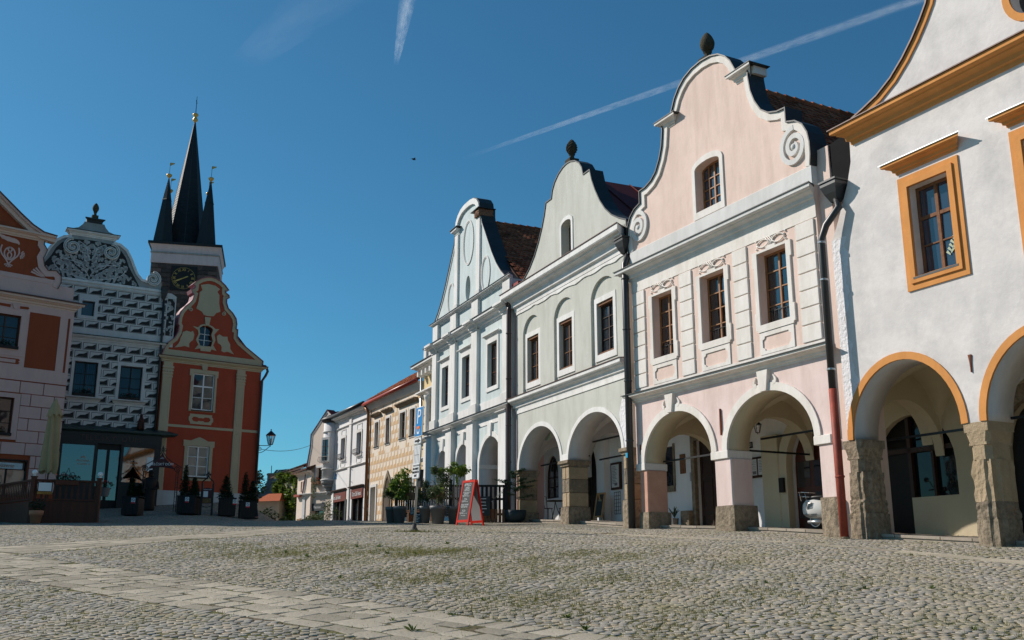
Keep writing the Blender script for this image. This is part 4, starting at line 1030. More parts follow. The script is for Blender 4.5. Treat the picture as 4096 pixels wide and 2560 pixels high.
# ------------------------------------------------------------------ SAGE GREEN HOUSE
G = House("sage_green_house", "sage green gable house with blind arches over its windows and stone piers", (.132, 37.819), 156.5, 3.1)
h = G.o
ARC = [(.36, 3.87, 2.08, 3.52), (4.46, 8.10, 2.08, 3.45)]
MB().prism(wall_arches(.12, 8.62, 2.08, 4.6, ARC), 0, .75).build("arcade_wall", green_w, h)
arch_trims(h, ARC, .15, whitetrim, soffit_g, .75, .03)
MB().prism([(3.87, 2.08), (4.46, 2.08), (4.33, 2.30), (4.0, 2.30)], -.028, .02).build("arch_springer", whitetrim, h)
MB().prism([(8.0, 3.2), (8.12, 2.1), (8.62, 2.1), (8.62, 4.0), (8.50, 4.05), (8.38, 3.75), (8.18, 3.6)], -.012, .01).build("plaster_patch", patchmat, h)
WIN = [(1.0, 2.0), (3.72, 4.75), (6.55, 7.65)]; WZ = (5.28, 7.02)
NI = [(.72, 2.28), (3.43, 5.06), (6.24, 7.98)]
nich = [[(a, 4.83)] + archpts(a, b_, 7.12, 7.80, 14) + [(b_, 4.83)] for a, b_ in NI]
MB().prism(rect(.12, 8.62, 4.6, 8.2), .0, .09, nich).build("upper_wall", green_w, h)
MB().prism(rect(.12, 8.62, 4.6, 8.2), .091, .5, [rect(a, b_, *WZ) for a, b_ in WIN]).build("niche_wall", green_w, h)
for k, (a, b_) in enumerate(WIN):
    b = MB(); frame2(b, a, b_, *WZ, a - .16, b_ + .17, 5.07, 7.20, .05, .10).build("window_surround", whitetrim, h)
    MB().box(a - .01, b_ + .01, .10, .24, 6.93, 7.03).build("wooden_lintel", wood_old, h); MB().box(a - .01, b_ + .01, .10, .24, 5.26, 5.35).build("wooden_sill", wood_old, h)
    window(h, a, b_, 5.35, 6.93, .22, 2, 4 if k == 2 else 3, .05, .024, wood_dark if k == 2 else wood_old, pane)
MB().sweep(cprof(4.34, 4.80, .30), .08, 8.60, 1, 0).build("belt_cornice", whitetrim, h); MB().sweep([(.02, 4.80), (-.33, 4.80), (-.33, 4.82), (.02, 4.86)], .08, 8.6, 1, 0).build("belt_cover", brownsheet, h)
MB().box(.12, 8.60, -.03, .02, 4.22, 4.35).build("belt_band", whitetrim, h)
MB().sweep(cprof(8.22, 8.98, .50), .10, 8.56, 1, .9).build("cornice", whitetrim, h); MB().sweep([(.02, 8.98), (-.53, 8.98), (-.53, 9.005), (.02, 9.08)], .10, 8.56, 1, .9).build("cornice_cover", brownsheet, h)
wv = [(.12, 8.10)] + [(.12 + 8.45 * i / 30, 8.10 + .03 * math.sin(i * 1.3) + rng.gauss(0, .012)) for i in range(31)] + [(8.57, 8.25), (.12, 8.25)]
MB().prism(wv[1:], -.035, .02).build("frieze_edge", whitetrim, h)
ax = 4.63
HALF = [(4.12, 9.05), (4.10, 9.24), (3.62, 9.46), (3.2, 9.70), (2.78, 10.05), (2.42, 10.47), (2.10, 10.97), (1.88, 11.4), (1.74, 11.82), (1.27, 11.82), (1.18, 12.12), (.99, 12.36), (.66, 12.57), (.3, 12.69), (0, 12.72)]
OUT = outline(ax, HALF)
seg = [(4.15, 9.16)] + archpts(4.15, 4.93, 10.44, 10.60, 8) + [(4.93, 9.16)]
MB().prism(OUT, 0, .45, [seg]).build("gable_wall", green_w, h)
MB().ribbon(OUT, -.01, .035, -.03, .50).build("gable_cover", sheet, h)
so = [(4.04, 9.05)] + archpts(4.04, 5.06, 10.50, 10.74, 8) + [(5.06, 9.05)]
MB().prism(so, -.03, .01, [seg]).build("window_surround", whitetrim, h)
window(h, 4.15, 4.93, 9.16, 10.6, .30, 2, 4, .06, .03, wood_dark, pane, top=.15, sill=.3)
finial(h, 4.66, .2, 12.70, .20, .62, darkstone, True)
roof(h, ax, .4, 8.75, 8.95, 12.3, .45, 14, redsheet)
for k in range(9): MB().tube([(ax, 1.2 + k * 1.4, 12.33), (8.75, 1.2 + k * 1.4, 8.98)], .025, 5).build("roof_seam", redsheet, h)
MB().box(8.42, 8.85, .0, 1.6, 8.1, 9.15).build("valley_lining", sheet, h)
body(h, .12, 8.62, .5, 13, 4.0, 8.9, green_w)
def gpier(u0, u1, blocks, capital=True, mat=None):
    for k, (z0, z1, e) in enumerate(blocks):
        if k == 0: roughblock(h, u0 - e, u1 + e, -.02 - e, .74 + e, z0, z1, stone, .012, "pier_base", .06)
        else:
            wd = (u1 - u0 + 2 * e); s_ = u0 - e; c2 = .5 + .12 * math.sin(k * 2.1)
            for (x0, x1) in ((s_, s_ + wd * c2 - .004), (s_ + wd * c2 + .004, u1 + e)):
                MB().bbox(x0, x1, -e, .72 + e, z0 + .004, z1 - .004, .018).build("pier_block", sandstone if k % 2 else stone, h)
    if capital:
        MB().sweep([(.72, 1.86), (0, 1.86), (-.05, 1.89), (-.05, 1.95), (-.11, 1.98), (-.11, 2.08), (.83, 2.08), (.83, 1.98), (.77, 1.95), (.77, 1.89)], u0, u1, 1, 1).build("pier_capital", stone, h)
BL_ = [(-.9, .53, .05), (.53, 1.0, 0), (1.0, 1.45, 0), (1.45, 1.86, 0)]
gpier(.14, .40, BL_); gpier(3.95, 4.48, BL_); gpier(8.15, 8.48, BL_)
arcade_floor(G, .1, 8.6)
SHIFT[:] = (-1.03, 0, .07)
MB().prism(rect(-3.1, 6.2, -.95, 4.1), DEP, DEP + .25, [[(-2.76, 1.27)] + archpts(-2.76, -1.51, 2.0, 3.05, 14, .8) + [(-1.51, 1.27)], [(.5, -.8)] + archpts(.5, 1.78, 2.0, 3.15, 14) + [(1.78, -.8)]]).build("inner_wall", white, h)
window(h, -2.76, -1.51, 1.27, 3.05, DEP + .1, 2, 3, .07, .04, wood_dark, pane, top=1.0)
door(h, .5, 1.78, -.7, 3.15, DEP + .12, wood_blk, 2, 3, 1.1)
SHIFT[:] = (0, 0, 0)
vault(h, .14, 4.2, .74, DEP + .02, 2.05, 3.65, soffit_g); vault(h, 4.2, 8.6, .74, DEP + .02, 2.05, 3.65, soffit_g)
trans_arch(h, 4.05, .3, .74, DEP + .02, 2.0, 3.1, 3.8, soffit_g); trans_arch(h, .0, .3, .74, DEP + .02, 2.0, 3.1, 3.8, soffit_g)
MB().box(1.32, 1.80, DEP - .25, DEP + .02, -.5, 3.2).build("wall_pier", white, h)
floor_slab(h, .15, 8.6, .75, 12.6, 3.95)
tie(h, .2, 4.1, .95, 2.28); tie(h, 4.4, 8.4, .95, 2.72); tie(h, 4.4, 8.3, 1.2, 2.12)
nb = thing("notice_board", "narrow dark display case with papers inside the green house arcade", "notice board", G.w(2.01, DEP - .01, 1.33), R(90 - 156.5))
MB().box(0, .71, -.08, 0, 0, .98).build("case", wood_dark, nb); MB().box(.09, .62, -.09, -.078, .08, .90).build("sheet", paper, nb)
q = MB()
for k in range(12): q.box(.14, .38 + .05 * (k % 3), -.094, -.089, .82 - k * .055, .84 - k * .055)
q.box(.3, .5, -.094, -.089, .14, .24); q.build("print", MATS["grey_print"], nb)
rk = thing("postcard_rack", "wire rack hanging on the white wall below the display case", "rack", G.w(2.22, DEP - .04, .45), R(90 - 156.5))
q = MB()
for k in range(7): q.tube([(0, -.03, k * .13), (.45, -.03, k * .13)], .008, 4)
for k in range(4): q.tube([(k * .15, -.03, 0), (k * .15, -.03, .8)], .008, 4)
q.build("wire_grid", iron, rk)
lt = thing("arcade_lantern", "black wall lantern in the left arch of the green house", "lantern", G.w(.05, 1.25, 3.32), 0)
lantern(lt, 0, 0, 0, .95); MB().tube([(0, 0, .02), (0, 0, .6)], .014, 5).build("hanger", iron, lt)
rs = thing("round_sign", "round pale green sign hanging in the left arch of the green house", "sign", G.w(1.05, .85, 3.46), R(90 - 156.5))
MB().lathe([(.02, -.02), (.30, -.02), (.30, .02), (.02, .02)], (0, 0, 0), 28).xf(Matrix.Rotation(R(90), 4, 'X')).build("disc", M("pale_green_sign", (.42, .50, .38), .5), rs)
lettering("sign_text", "VEGE OPTIKA", .085, signblack, rs, (0, -.024, .03)); MB().tube([(0, 0, .3), (0, 0, .45)], .01, 5).build("hanger", iron, rs)
# downpipes of the green house
pipe(h, [(8.78, .05, 8.2), (8.90, -.20, 7.7), (8.90, -.20, -.5)], .105, darkpipe, joints=[((8.90, -.20, z), darkpipe) for z in (7.2, 5.6, 4.0, 2.2)])
MB().box(8.82, 8.94, -.312, -.304, 1.72, 1.86).build("blue_sticker", M("cyan_sticker", (.02, .32, .55), .5), h)
hopper(h, 8.72, -.05, 8.6, .25, sheet)

# ------------------------------------------------------------------ PALE BLUE HOUSE
chestnut = M("chestnut_frame", (.14, .055, .028), .5, .2, 8)
Bh = House("pale_blue_house", "pale blue house with white pilasters and tall rounded gable", (-3.951, 47.21), 156.5, 3.5)
h = Bh.o
ARC = [(1.28, 2.84, 2.42, 3.30), (3.85, 5.48, 2.42, 3.30), (6.60, 9.0, 2.10, 3.28)]
MB().prism(wall_arches(.30, 9.95, -.8, 4.2, [(a, b_, c, d) for a, b_, c, d in ARC]), 0, .75).build("arcade_wall", blue_w, h)
arch_trims(h, ARC, .20, whitetrim, soffit_g, .75, .05, 3.0)
for uc in (2.08, 4.7, 7.8): MB().prism([(uc - .13, 3.28), (uc + .13, 3.28), (uc + .2, 3.82), (uc - .2, 3.82)], -.10, .02).build("keystone", whitetrim, h)
for (a, b_) in ((1.28, 2.84), (3.85, 5.48), (6.6, 9.0)): MB().box(a - .02, a + .03, -.04, .78, 2.10, 2.26).build("impost", whitetrim, h)
MB().box(.30, 9.95, -.03, .02, 3.79, 4.15).build("frieze_band", whitetrim, h)
for (a, b_) in ((.28, 1.04), (2.90, 3.68), (5.52, 6.30), (9.02, 9.80)):
    MB().bbox(a, b_, -.22, .02, -.9, 4.10, .02).build("pilaster", whitetrim, h); MB().sweep(cprof(3.98, 4.10, .12), a, b_, 1, 1).xf(Matrix.Translation((0, -.2, 0))).build("pilaster_capital", whitetrim, h)
MB().sweep(cprof(4.08, 4.30, .34), .28, 9.86, 1, 1).build("belt_cornice", whitetrim, h); MB().sweep([(.02, 4.30), (-.38, 4.30), (-.38, 4.322), (.02, 4.37)], .28, 9.86).build("belt_cover", sheet, h)
WIN = [(1.85, 2.72), (4.48, 5.41), (7.45, 8.47)]; WZ = (5.30, 7.14)
MB().prism(rect(.55, 9.95, 4.2, 8.3), .0, .5, [rect(a, b_, *WZ) for a, b_ in WIN]).build("upper_wall", blue_w, h)
MB().box(.55, 9.95, -.03, .01, 4.32, 4.78).build("pedestal_band", whitetrim, h)
for (a, b_) in ((.66, 1.28), (3.10, 3.80), (5.78, 6.48), (9.22, 9.90)):
    MB().bbox(a - .08, b_ + .08, -.20, .02, 4.32, 4.80, .015).build("pedestal", greytrim, h); MB().bbox(a, b_, -.14, .02, 4.80, 8.0, .015).build("pilaster", whitetrim, h)
    MB().bbox(a - .04, b_ + .04, -.12, .02, 8.42, 9.34, .015).build("attic_pilaster", whitetrim, h)
for k, (a, b_) in enumerate(WIN):
    b = MB(); frame2(b, a, b_, *WZ, a - .16, b_ + .15, 5.13, 7.35, -.05, .01).build("window_surround", whitetrim, h)
    window(h, a, b_, *WZ, .14, 2, 3, .05, .028, chestnut, pane_b, sill=.17) if k < 2 else curtains(window(h, a, b_, *WZ, .14, 2, 3, .05, .028, chestnut, paneroom, sill=.17), a, b_, *WZ, .34, [(0, .3), (.72, 1)])
    MB().sweep(cprof(7.38, 7.52, .16), a - .24, b_ + .24, 1, 1).build("window_hood", whitetrim, h)
MB().sweep(cprof(7.98, 8.40, .38), .52, 9.88, 1, 1).build("cornice", whitetrim, h); MB().sweep([(.02, 8.40), (-.42, 8.40), (-.42, 8.425), (.02, 8.48)], .52, 9.88).build("cornice_cover", sheet, h)
for (a, b_) in ((.66, 1.28), (3.10, 3.80), (5.78, 6.48), (9.22, 9.90)): MB().sweep(cprof(7.98, 8.395, .38), a, b_, .3, .3).xf(Matrix.Translation((0, -.14, 0))).build("cornice_break", whitetrim, h)
MB().prism(rect(.62, 9.92, 8.2, 9.35), .02, .48).build("attic_wall", blue_w, h)
MB().sweep(cprof(9.30, 9.48, .22), .62, 9.92, 1, 1).build("gable_cornice", whitetrim, h); MB().sweep([(.02, 9.48), (-.25, 9.48), (-.25, 9.50), (.02, 9.55)], .62, 9.92).build("gable_cornice_cover", sheet, h)
ax = 4.95
HALF = [(4.62, 9.40), (4.35, 9.56), (3.85, 9.94), (3.35, 10.42), (2.85, 11.05), (2.4, 11.72), (2.0, 12.32), (1.72, 12.72), (1.62, 13.06), (1.62, 13.36), (1.50, 13.36), (1.40, 13.74), (1.15, 13.99), (.8, 14.15), (.4, 14.22), (0, 14.23)]
OUT = outline(ax, HALF)
ovw = ellipse(4.94, 10.22, .30, .58)
MB().prism(OUT, .02, .46, [ovw]).build("gable_wall", blue_w, h)
MB().ribbon(OUT, -.05, .03, -.02, .42).build("gable_band", whitetrim, h); MB().ribbon(OUT, .03, .07, -.05, .62).build("gable_cover", sheet, h)
crown = [(ax - d, z) for d, z in HALF[10:]] + [(ax + d, z) for d, z in HALF[10:][::-1][1:]]
MB().ribbon(crown, -.22, .03, -.09, .02).build("crown_moulding", whitetrim, h)
for s_ in (-1, 1):
    x0, x1 = sorted((ax + s_ * 1.14, ax + s_ * 1.58)); MB().bbox(x0, x1, -.07, .03, 9.75, 13.1, .015).build("gable_pilaster", whitetrim, h); MB().bbox(x0 - .05, x1 + .05, -.10, .03, 9.5, 9.78, .015).build("gable_pedestal", greytrim, h)
    if s_ < 0: MB().sweep(cprof(13.08, 13.38, .2), x0, x1 + .05, 1, .2).build("stub_cornice", whitetrim, h)
    else: roughblock(h, x0, x1 + .12, -.16, .5, 13.1, 13.40, M("bare_brick_core", (.24, .13, .08), .95, .4, 12, .03, 18), .05, "broken_cornice", .05)
    MB().box(x0 - .25, x1 + .25, -.25, .6, 13.40, 13.425).build("stub_cover", sheet, h)
for (cx, cz, rx, rz) in ((4.98, 12.35, .62, 1.03), (7.08, 10.33, .47, .76), (2.82, 10.25, .44, .74)):
    MB().ribbon(ellipse(cx, cz, rx, rz, 40), -.035, .035, -.02, .03, True).build("oval_moulding", greytrim, h); MB().ribbon(ellipse(cx, cz, rx - .07, rz - .07, 40), -.015, .015, -.005, .03, True).build("oval_moulding", greytrim, h)
wo = MB().prism(ellipse(4.94, 10.22, .32, .60), .30, .33).build("oval_window", pane, h); MB().box(4.92, 4.96, .26, .30, 9.62, 10.82).box(4.6, 5.26, .26, .295, 10.2, 10.235).build("glazing_bar", wood_dark, wo)
roof(h, ax, .3, 10.4, 8.75, 13.4, .46, 14, tileunder)
V = Vector((-5.45, 0, 4.65)).normalized()
tiles(h, (10.35, .6, 8.83), (0, 1, 0), V, 34, 33, .21, .215, tilemat, 300)
for k in range(18): MB().tube([(4.95, .6 + k * .38, 13.47), (4.95, 1.0 + k * .38, 13.45)], [.11, .09], 8).build("ridge_tile", tilemat, h)
body(h, .55, 9.95, .5, 13, 4.0, 8.9, blue_w)
MB().box(9.95, 10.22, .1, 1.2, -.8, 9.2).build("party_wall_strip", lpink, h)
arcade_floor(Bh, .3, 9.9, .3)
MB().box(.2, 6.1, 3.05, 3.3, -.8, 4.0).build("inner_wall", soffit_g, h); MB().box(.2, 10, .7, 3.3, 3.85, 4.0).build("arcade_ceiling", soffit_g, h)
MB().lathe([(.02, -.03), (.5, -.03), (.56, 0), (.5, .03), (.02, .03)], (0, 0, 0), 28).xf(Matrix.Translation((2.9, 1.0, 3.0)) @ Matrix.Rotation(R(90), 4, 'X')).build("round_mirror", pane_b, h)
pipe(h, [(10.10, -.15, 8.4), (10.10, -.22, 7.95), (10.12, -.24, 1.2), (10.12, -.24, -.4)], .095, brownpipe, joints=[((10.11, -.23, z), brownpipe) for z in (7.0, 5.2, 3.4, 2.0)])
hopper(h, 10.06, -.15, 8.55, .22, brownpipe); MB().box(9.72, 10.5, .0, .5, 8.95, 9.08).build("gutter_end", redgutter, h)

# ------------------------------------------------------------------ YELLOW HOUSE (a strip shows between its neighbours)
Y = House("yellow_house", "narrow strip of yellow house with white columns between blue and sand-patterned houses", (-3.22, 47.53), 156.5, 3.5)
h = Y.o
MB().box(-3.4, .6, 0, .5, -.8, 8.2).build("front_wall", yellow_w, h)
for k in range(15): MB().bbox(-3.38, -2.78 if k % 2 else -2.92, -.05, .02, .6 + k * .42, .98 + k * .42, .02).build("quoin_block", yellow_w, h)
for z0, z1, p in ((7.75, 8.25, .55), (6.55, 6.85, .35), (4.15, 4.45, .35), (3.3, 3.5, .2)): MB().sweep(cprof(z0, z1, p), -3.3, .6, 1, 0).build("cornice", whitetrim, h)
for k in range(6): MB().box(-3.2 + k * .62, -3.02 + k * .62, -.42, .02, 7.62, 7.86).build("modillion", whitetrim, h)
MB().sweep([(.02, 8.25), (-.6, 8.25), (-.6, 8.28), (.02, 8.34)], -3.3, .6, 1, 0).build("cornice_cover", sheet, h)
for u in (-2.25, -.9):
    MB().lathe([(.2, 4.45), (.2, 4.6), (.16, 4.7), (.15, 6.1), (.13, 6.15), (.19, 6.4), (.22, 6.55)], (u, -.12, 0), 14).build("half_column", whitetrim, h, True)
    MB().bbox(u - .22, u + .22, -.25, .02, -.8, 4.15, .02).build("lower_pilaster", whitetrim, h)
MB().box(-3.2, .6, .05, .35, 8.3, 9.0).build("parapet", whitetrim, h); MB().box(-3.3, -2.9, -.05, .45, 8.3, 9.1).build("parapet_pier", whitetrim, h); MB().box(-3.36, -2.84, -.1, .5, 9.1, 9.15).build("pier_cover", sheet, h)
MB().ribbon([(-1.95, -.8)] + archpts(-1.95, -1.2, 2.2, 2.75, 10) + [(-1.2, -.8)], 0, .12, -.05, .02).build("archivolt", whitetrim, h)
MB().box(-3.4, .6, .5, 10, -.8, 8.2).build("house_body", yellow_w, h)
window(h, -1.95, -1.2, 4.8, 6.2, -.03, 2, 3, .05, .03, wood_dark, pane)
pipe(h, [(-3.42, -.1, 8.2), (-3.42, -.1, .1)], .06, galv)

# ------------------------------------------------------------------ SAND SGRAFFITO HOUSE
T = House("sand_sgraffito_house", "cream house with sand-coloured diamond blocks and red gutter", (-4.617, 51.0), 153.5, 3.6)
h = T.o
TW = [(-7.46, -6.82), (-5.54, -4.92), (-3.28, -2.46), (-1.76, -1.02)]; TZ = (4.80, 6.20)
goth = [(-5.78, -.9), (-5.78, 1.5), (-5.72, 2.0), (-5.55, 2.55), (-5.28, 3.0), (-4.98, 3.28), (-4.68, 3.0), (-4.42, 2.55), (-4.25, 2.0), (-4.18, 1.5), (-4.18, -.9)]
goth_in = [(-5.58, -.91)] + [(-5.58, 1.5), (-5.53, 1.95), (-5.4, 2.4), (-5.2, 2.75), (-4.98, 2.98), (-4.76, 2.75), (-4.56, 2.4), (-4.43, 1.95), (-4.38, 1.5), (-4.38, -.91)]
ld, rd = rect(-7.85, -6.95, -.91, 2.5), rect(-2.0, -1.1, -.91, 2.6)
poly = [(-8.7, 7.2), (-8.7, -.9), (-7.85, -.9), (-7.85, 2.5), (-6.95, 2.5), (-6.95, -.9)] + goth_in[0:1] + goth_in[1:] + [(-2.0, -.9), (-2.0, 2.6), (-1.1, 2.6), (-1.1, -.9), (0, -.9), (0, 7.2)]
MB().prism(poly, 0, .5, [rect(a, b_, *TZ) for a, b_ in TW]).build("front_wall", tan_l, h)
MB().ribbon(goth_in, 0, .19, -.06, .02).build("gothic_portal", stone, h)
q = MB()
for k in range(6):
    x0 = -5.58 + k * .2; MB().box(x0 + .004, x0 + .196, .30, .34, -.9, 2.0 + .9 * (1 - abs(k - 2.5) / 3.2)).build("door_plank", wood_door, h)
for (a, b_, zt) in ((-7.85, -6.95, 2.5), (-2.0, -1.1, 2.6)):
    b = MB(); frame2(b, a, b_, -.95, zt, a - .14, b_ + .14, -.96, zt + .16, -.05, .02).build("stone_door_surround", greytrim, h); MB().box(a, b_, .35, .38, -.9, zt).build("door_leaf", wood_blk, h)
blk = MB(); bw, bh = .52, .47
blk.prism([(.02, .015), (bw - .04, .015), (bw - .04, bh * .96), (bw * .74, bh * .90), (bw * .66, bh * .48), (bw * .22, bh * .42)], -.006, .004)
bme = blk.mesh("sgraffito_block"); bme.materials.append(tan_d)
def clipx(poly, lo, hi):
    for sgn, lim in ((1, lo), (-1, -hi)):
        out = []
        for i in range(len(poly)):
            p, q = poly[i - 1], poly[i]; a, b = sgn * p[0] - lim, sgn * q[0] - lim
            if (a >= 0) != (b >= 0): t = a / (a - b); out.append((p[0] + (q[0] - p[0]) * t, p[1] + (q[1] - p[1]) * t))
            if b >= 0: out.append(q)
        poly = out
        if len(poly) < 3: return []
    return poly
def lay_blocks(par, u, z, bw, bh, holes, lo, hi, shapes, me, mat, th=-.006):
    """one painted block, cut where a window or the wall edge interrupts it"""
    segs = [(max(u, lo), min(u + bw, hi))]
    for (a, b, c, d) in holes:
        if z + bh > c + .02 and z < d - .02:
            ns = []
            for (p, q) in segs:
                if q <= a or p >= b: ns.append((p, q)); continue
                if p < a: ns.append((p, a))
                if q > b: ns.append((b, q))
            segs = ns
    for (p, q) in segs:
        if q - p < .07: continue
        if q - p > bw - .01: o = bpy.data.objects.new("sgraffito_block", me); COL.objects.link(o); o.parent = par
        else:
            m = MB()
            for poly in shapes:
                c = clipx(poly, p - u, q - u)
                if len(c) >= 3: m.prism(c, th, .003)
            if not m.v: continue
            o = m.build("sgraffito_block", mat, par)
        o.location = (u, 0, z)
line = MB()
SHP = [[(.02, .015), (bw - .04, .015), (bw - .04, bh * .96), (bw * .74, bh * .90), (bw * .66, bh * .48), (bw * .22, bh * .42)]]
holes_ = [(a - .10, b_ + .10, TZ[0] - .14, TZ[1] + .1) for a, b_ in TW] + [(a - .28, b_ + .28, 6.5, 6.76) for a, b_ in TW] + [(-5.78, -4.18, -1, 3.2), (-8.0, -6.8, -1, 2.68), (-2.15, -.95, -1, 2.78)]
for j in range(-1, 14):
    z = .93 + j * .475
    if z + bh > 7.15: continue
    for i in range(-1, 18): lay_blocks(h, -8.66 + i * bw + (bw * .5 if j % 2 else 0), z, bw, bh, holes_, -8.62, -.05, SHP, bme, tan_d)
    sg_ = [(-8.7, 0)]
    for (a, b_, c, d) in holes_:
        if c < z + bh < d:
            sg_ = [w_ for (p_, q_) in sg_ for w_ in ([(p_, q_)] if q_ <= a or p_ >= b_ else [(p_, a), (b_, q_)]) if w_[1] > w_[0]]
    for (p_, q_) in sg_: line.box(p_, q_, -.003, .002, z + bh - .012, z + bh)
line.build("sgraffito_lines", tan_d, h)
for k, (a, b_) in enumerate(TW):
    b = MB(); frame2(b, a, b_, *TZ, a - .10, b_ + .10, TZ[0] - .12, TZ[1] + .10, -.04, .01).build("window_surround", greytrim, h)
    window(h, a, b_, *TZ, .12, 2, 3, .05, .025, wood_old, pane, sill=.2)
    MB().sweep([(.02, 6.52), (-.10, 6.52), (-.26, 6.66), (-.26, 6.72), (.02, 6.74)], a - .28, b_ + .28, .3, .3).build("window_hood", stone, h)
sash = thing("open_casement", "brown window sash standing open from the sand-patterned facade", "window sash", T.w(-5.54, .02, 4.82), R(90 - 153.5 - 78))
b = MB(); frame2(b, -.66, -.03, .05, 1.33, -.70, 0, 0, 1.38, -.02, .02)
for k in (1, 2, 3): b.box(-.67, -.03, -.012, .012, .05 + k * .33, .075 + k * .33)
b.build("sash_frame", wood_old, sash)
MB().sweep([(.02, 7.05), (-.08, 7.05), (-.30, 7.38), (-.30, 7.45), (.3, 7.45)], -8.7, 0, 0, 0).build("eave_cove", greytrim, h)
MB().tube([(-8.75, -.38, 7.42), (.05, -.38, 7.50)], .10, 10).build("gutter", redgutter, h, True)
vr = [(-8.8, -.35, 7.55), (.1, -.35, 7.55), (.1, 4.5, 10.6), (-8.8, 4.5, 10.6)]
MB().add(vr + [(x, y, z - .1) for x, y, z in vr], [(0, 1, 2, 3), (7, 6, 5, 4), (0, 4, 5, 1), (1, 5, 6, 2), (3, 7, 4, 0)]).build("roof_slope", tileunder, h)
tiles(h, (-8.75, -.33, 7.57), (1, 0, 0), (0, 4.85, 3.05), 36, 14, .25, .26, tilemat, 0)
MB().box(-8.7, 0, .5, 9, -.8, 7.2).build("house_body", tan_l, h)
pipe(h, [(-8.62, -.3, 7.35), (-8.45, -.12, 6.9), (-8.42, -.1, 0)], .09, copperpipe)

# ------------------------------------------------------------------ WHITE BISTRO HOUSE WITH ORIEL
Bi = House("white_bistro_house", "white two-storey bistro house with brown shop portals and black gutter", (-8.491, 58.769), 153.5, 3.6)
h = Bi.o
BW = [(-5.32, -4.45), (-2.10, -1.22)]; BZ = (4.66, 6.0)
MB().prism([(-7.2, 7.4), (-7.2, -.9), (-6.87, -.9), (-6.87, 2.6), (-3.85, 2.6), (-3.85, -.9), (-2.8, -.9), (-2.8, 2.6), (-.56, 2.6), (-.56, -.9), (0, -.9), (0, 7.4)], 0, .45, [rect(a, b_, *BZ) for a, b_ in BW]).build("front_wall", white, h)
MB().box(-7.2, 0, .45, 8, -.9, 7.3).build("house_body", white, h)
for z0, z1, p in ((7.10, 7.42, .4), (6.58, 6.72, .10), (3.95, 4.08, .12)): MB().sweep(cprof(z0, z1, p), -7.2, 0, .3, 0).build("string_course", greytrim, h)
for u in (-6.65, -3.4): MB().bbox(u - .25, u + .25, -.08, .02, -.9, 7.15, .02).build("pilaster", whitetrim, h)
for a, b_ in BW:
    b = MB(); frame2(b, a, b_, *BZ, a - .12, b_ + .12, BZ[0] - .12, BZ[1] + .14, -.05, .01).build("window_surround", greytrim, h)
    window(h, a, b_, *BZ, .16, 2, 3, .05, .03, wood_dark, pane)
    b = MB(); frame2(b, a, b_, 4.2, 4.45, a - .04, b_ + .04, 4.16, 4.49, -.03, .01).build("apron_frame", greytrim, h); b = MB(); frame2(b, a, b_, 6.2, 6.5, a - .04, b_ + .04, 6.16, 6.54, -.03, .01).build("panel_frame", greytrim, h)
    q = MB()
    for k in range(7): q.tube([(a + k * (b_ - a) / 6, -.08, BZ[0] - .05), (a + k * (b_ - a) / 6, -.32, BZ[0] + .08), (a + k * (b_ - a) / 6, -.26, BZ[0] + .32)], .014, 5)
    q.tube([(a, -.26, BZ[0] + .32), (b_, -.26, BZ[0] + .32)], .016, 5).tube([(a, -.3, BZ[0] + .05), (b_, -.3, BZ[0] + .05)], .014, 5).build("window_basket", iron, h)
for (a, b_) in ((-6.87, -3.85), (-2.8, -.56)):
    MB().box(a, b_, .20, .24, -.9, 2.6).build("shop_pane", pane, h)
    for q in ((a, a + .12), (b_ - .12, b_), ((a + b_) / 2 - .06, (a + b_) / 2 + .06)): MB().box(q[0], q[1], .06, .21, -.9, 2.6).build("portal_post", wood_dark, h)
    MB().box(a, b_, -.06, .2, 2.05, 2.6).build("shop_fascia", M("brown_fascia", (.17, .03, .015), .5), h); MB().sweep(cprof(2.6, 2.8, .2), a - .05, b_ + .05).build("portal_cornice", wood_dark, h)
    lettering("fascia_text", "Bistro Café friends", .36, signwhite, h, ((a + b_) / 2 - (.35 if a < -5 else 0), -.065, 2.31), .004, 0, 0, .6)
MB().tube([(-7.3, -.42, 7.52), (.1, -.42, 7.52)], .11, 10).build("gutter", darkpipe, h, True)
vr = [(-7.3, -.4, 7.5), (.1, -.4, 7.5), (.1, 4.2, 8.3), (-7.3, 4.2, 8.3)]
MB().add(vr + [(x, y, z - .1) for x, y, z in vr], [(0, 1, 2, 3), (7, 6, 5, 4), (0, 4, 5, 1), (1, 5, 6, 2), (3, 7, 4, 0)]).build("roof_slope", tilemat, h)
lettering("blue_plaque_text", "NÁM.", .14, signwhite, h, (-6.35, -.036, 3.68)); MB().box(-6.58, -6.12, -.03, .01, 3.52, 3.84).build("blue_plaque", bluesign, h)
MB().box(-3.78, -3.5, -.13, -.08, .6, 2.1).build("wall_menu", slateboard, h)
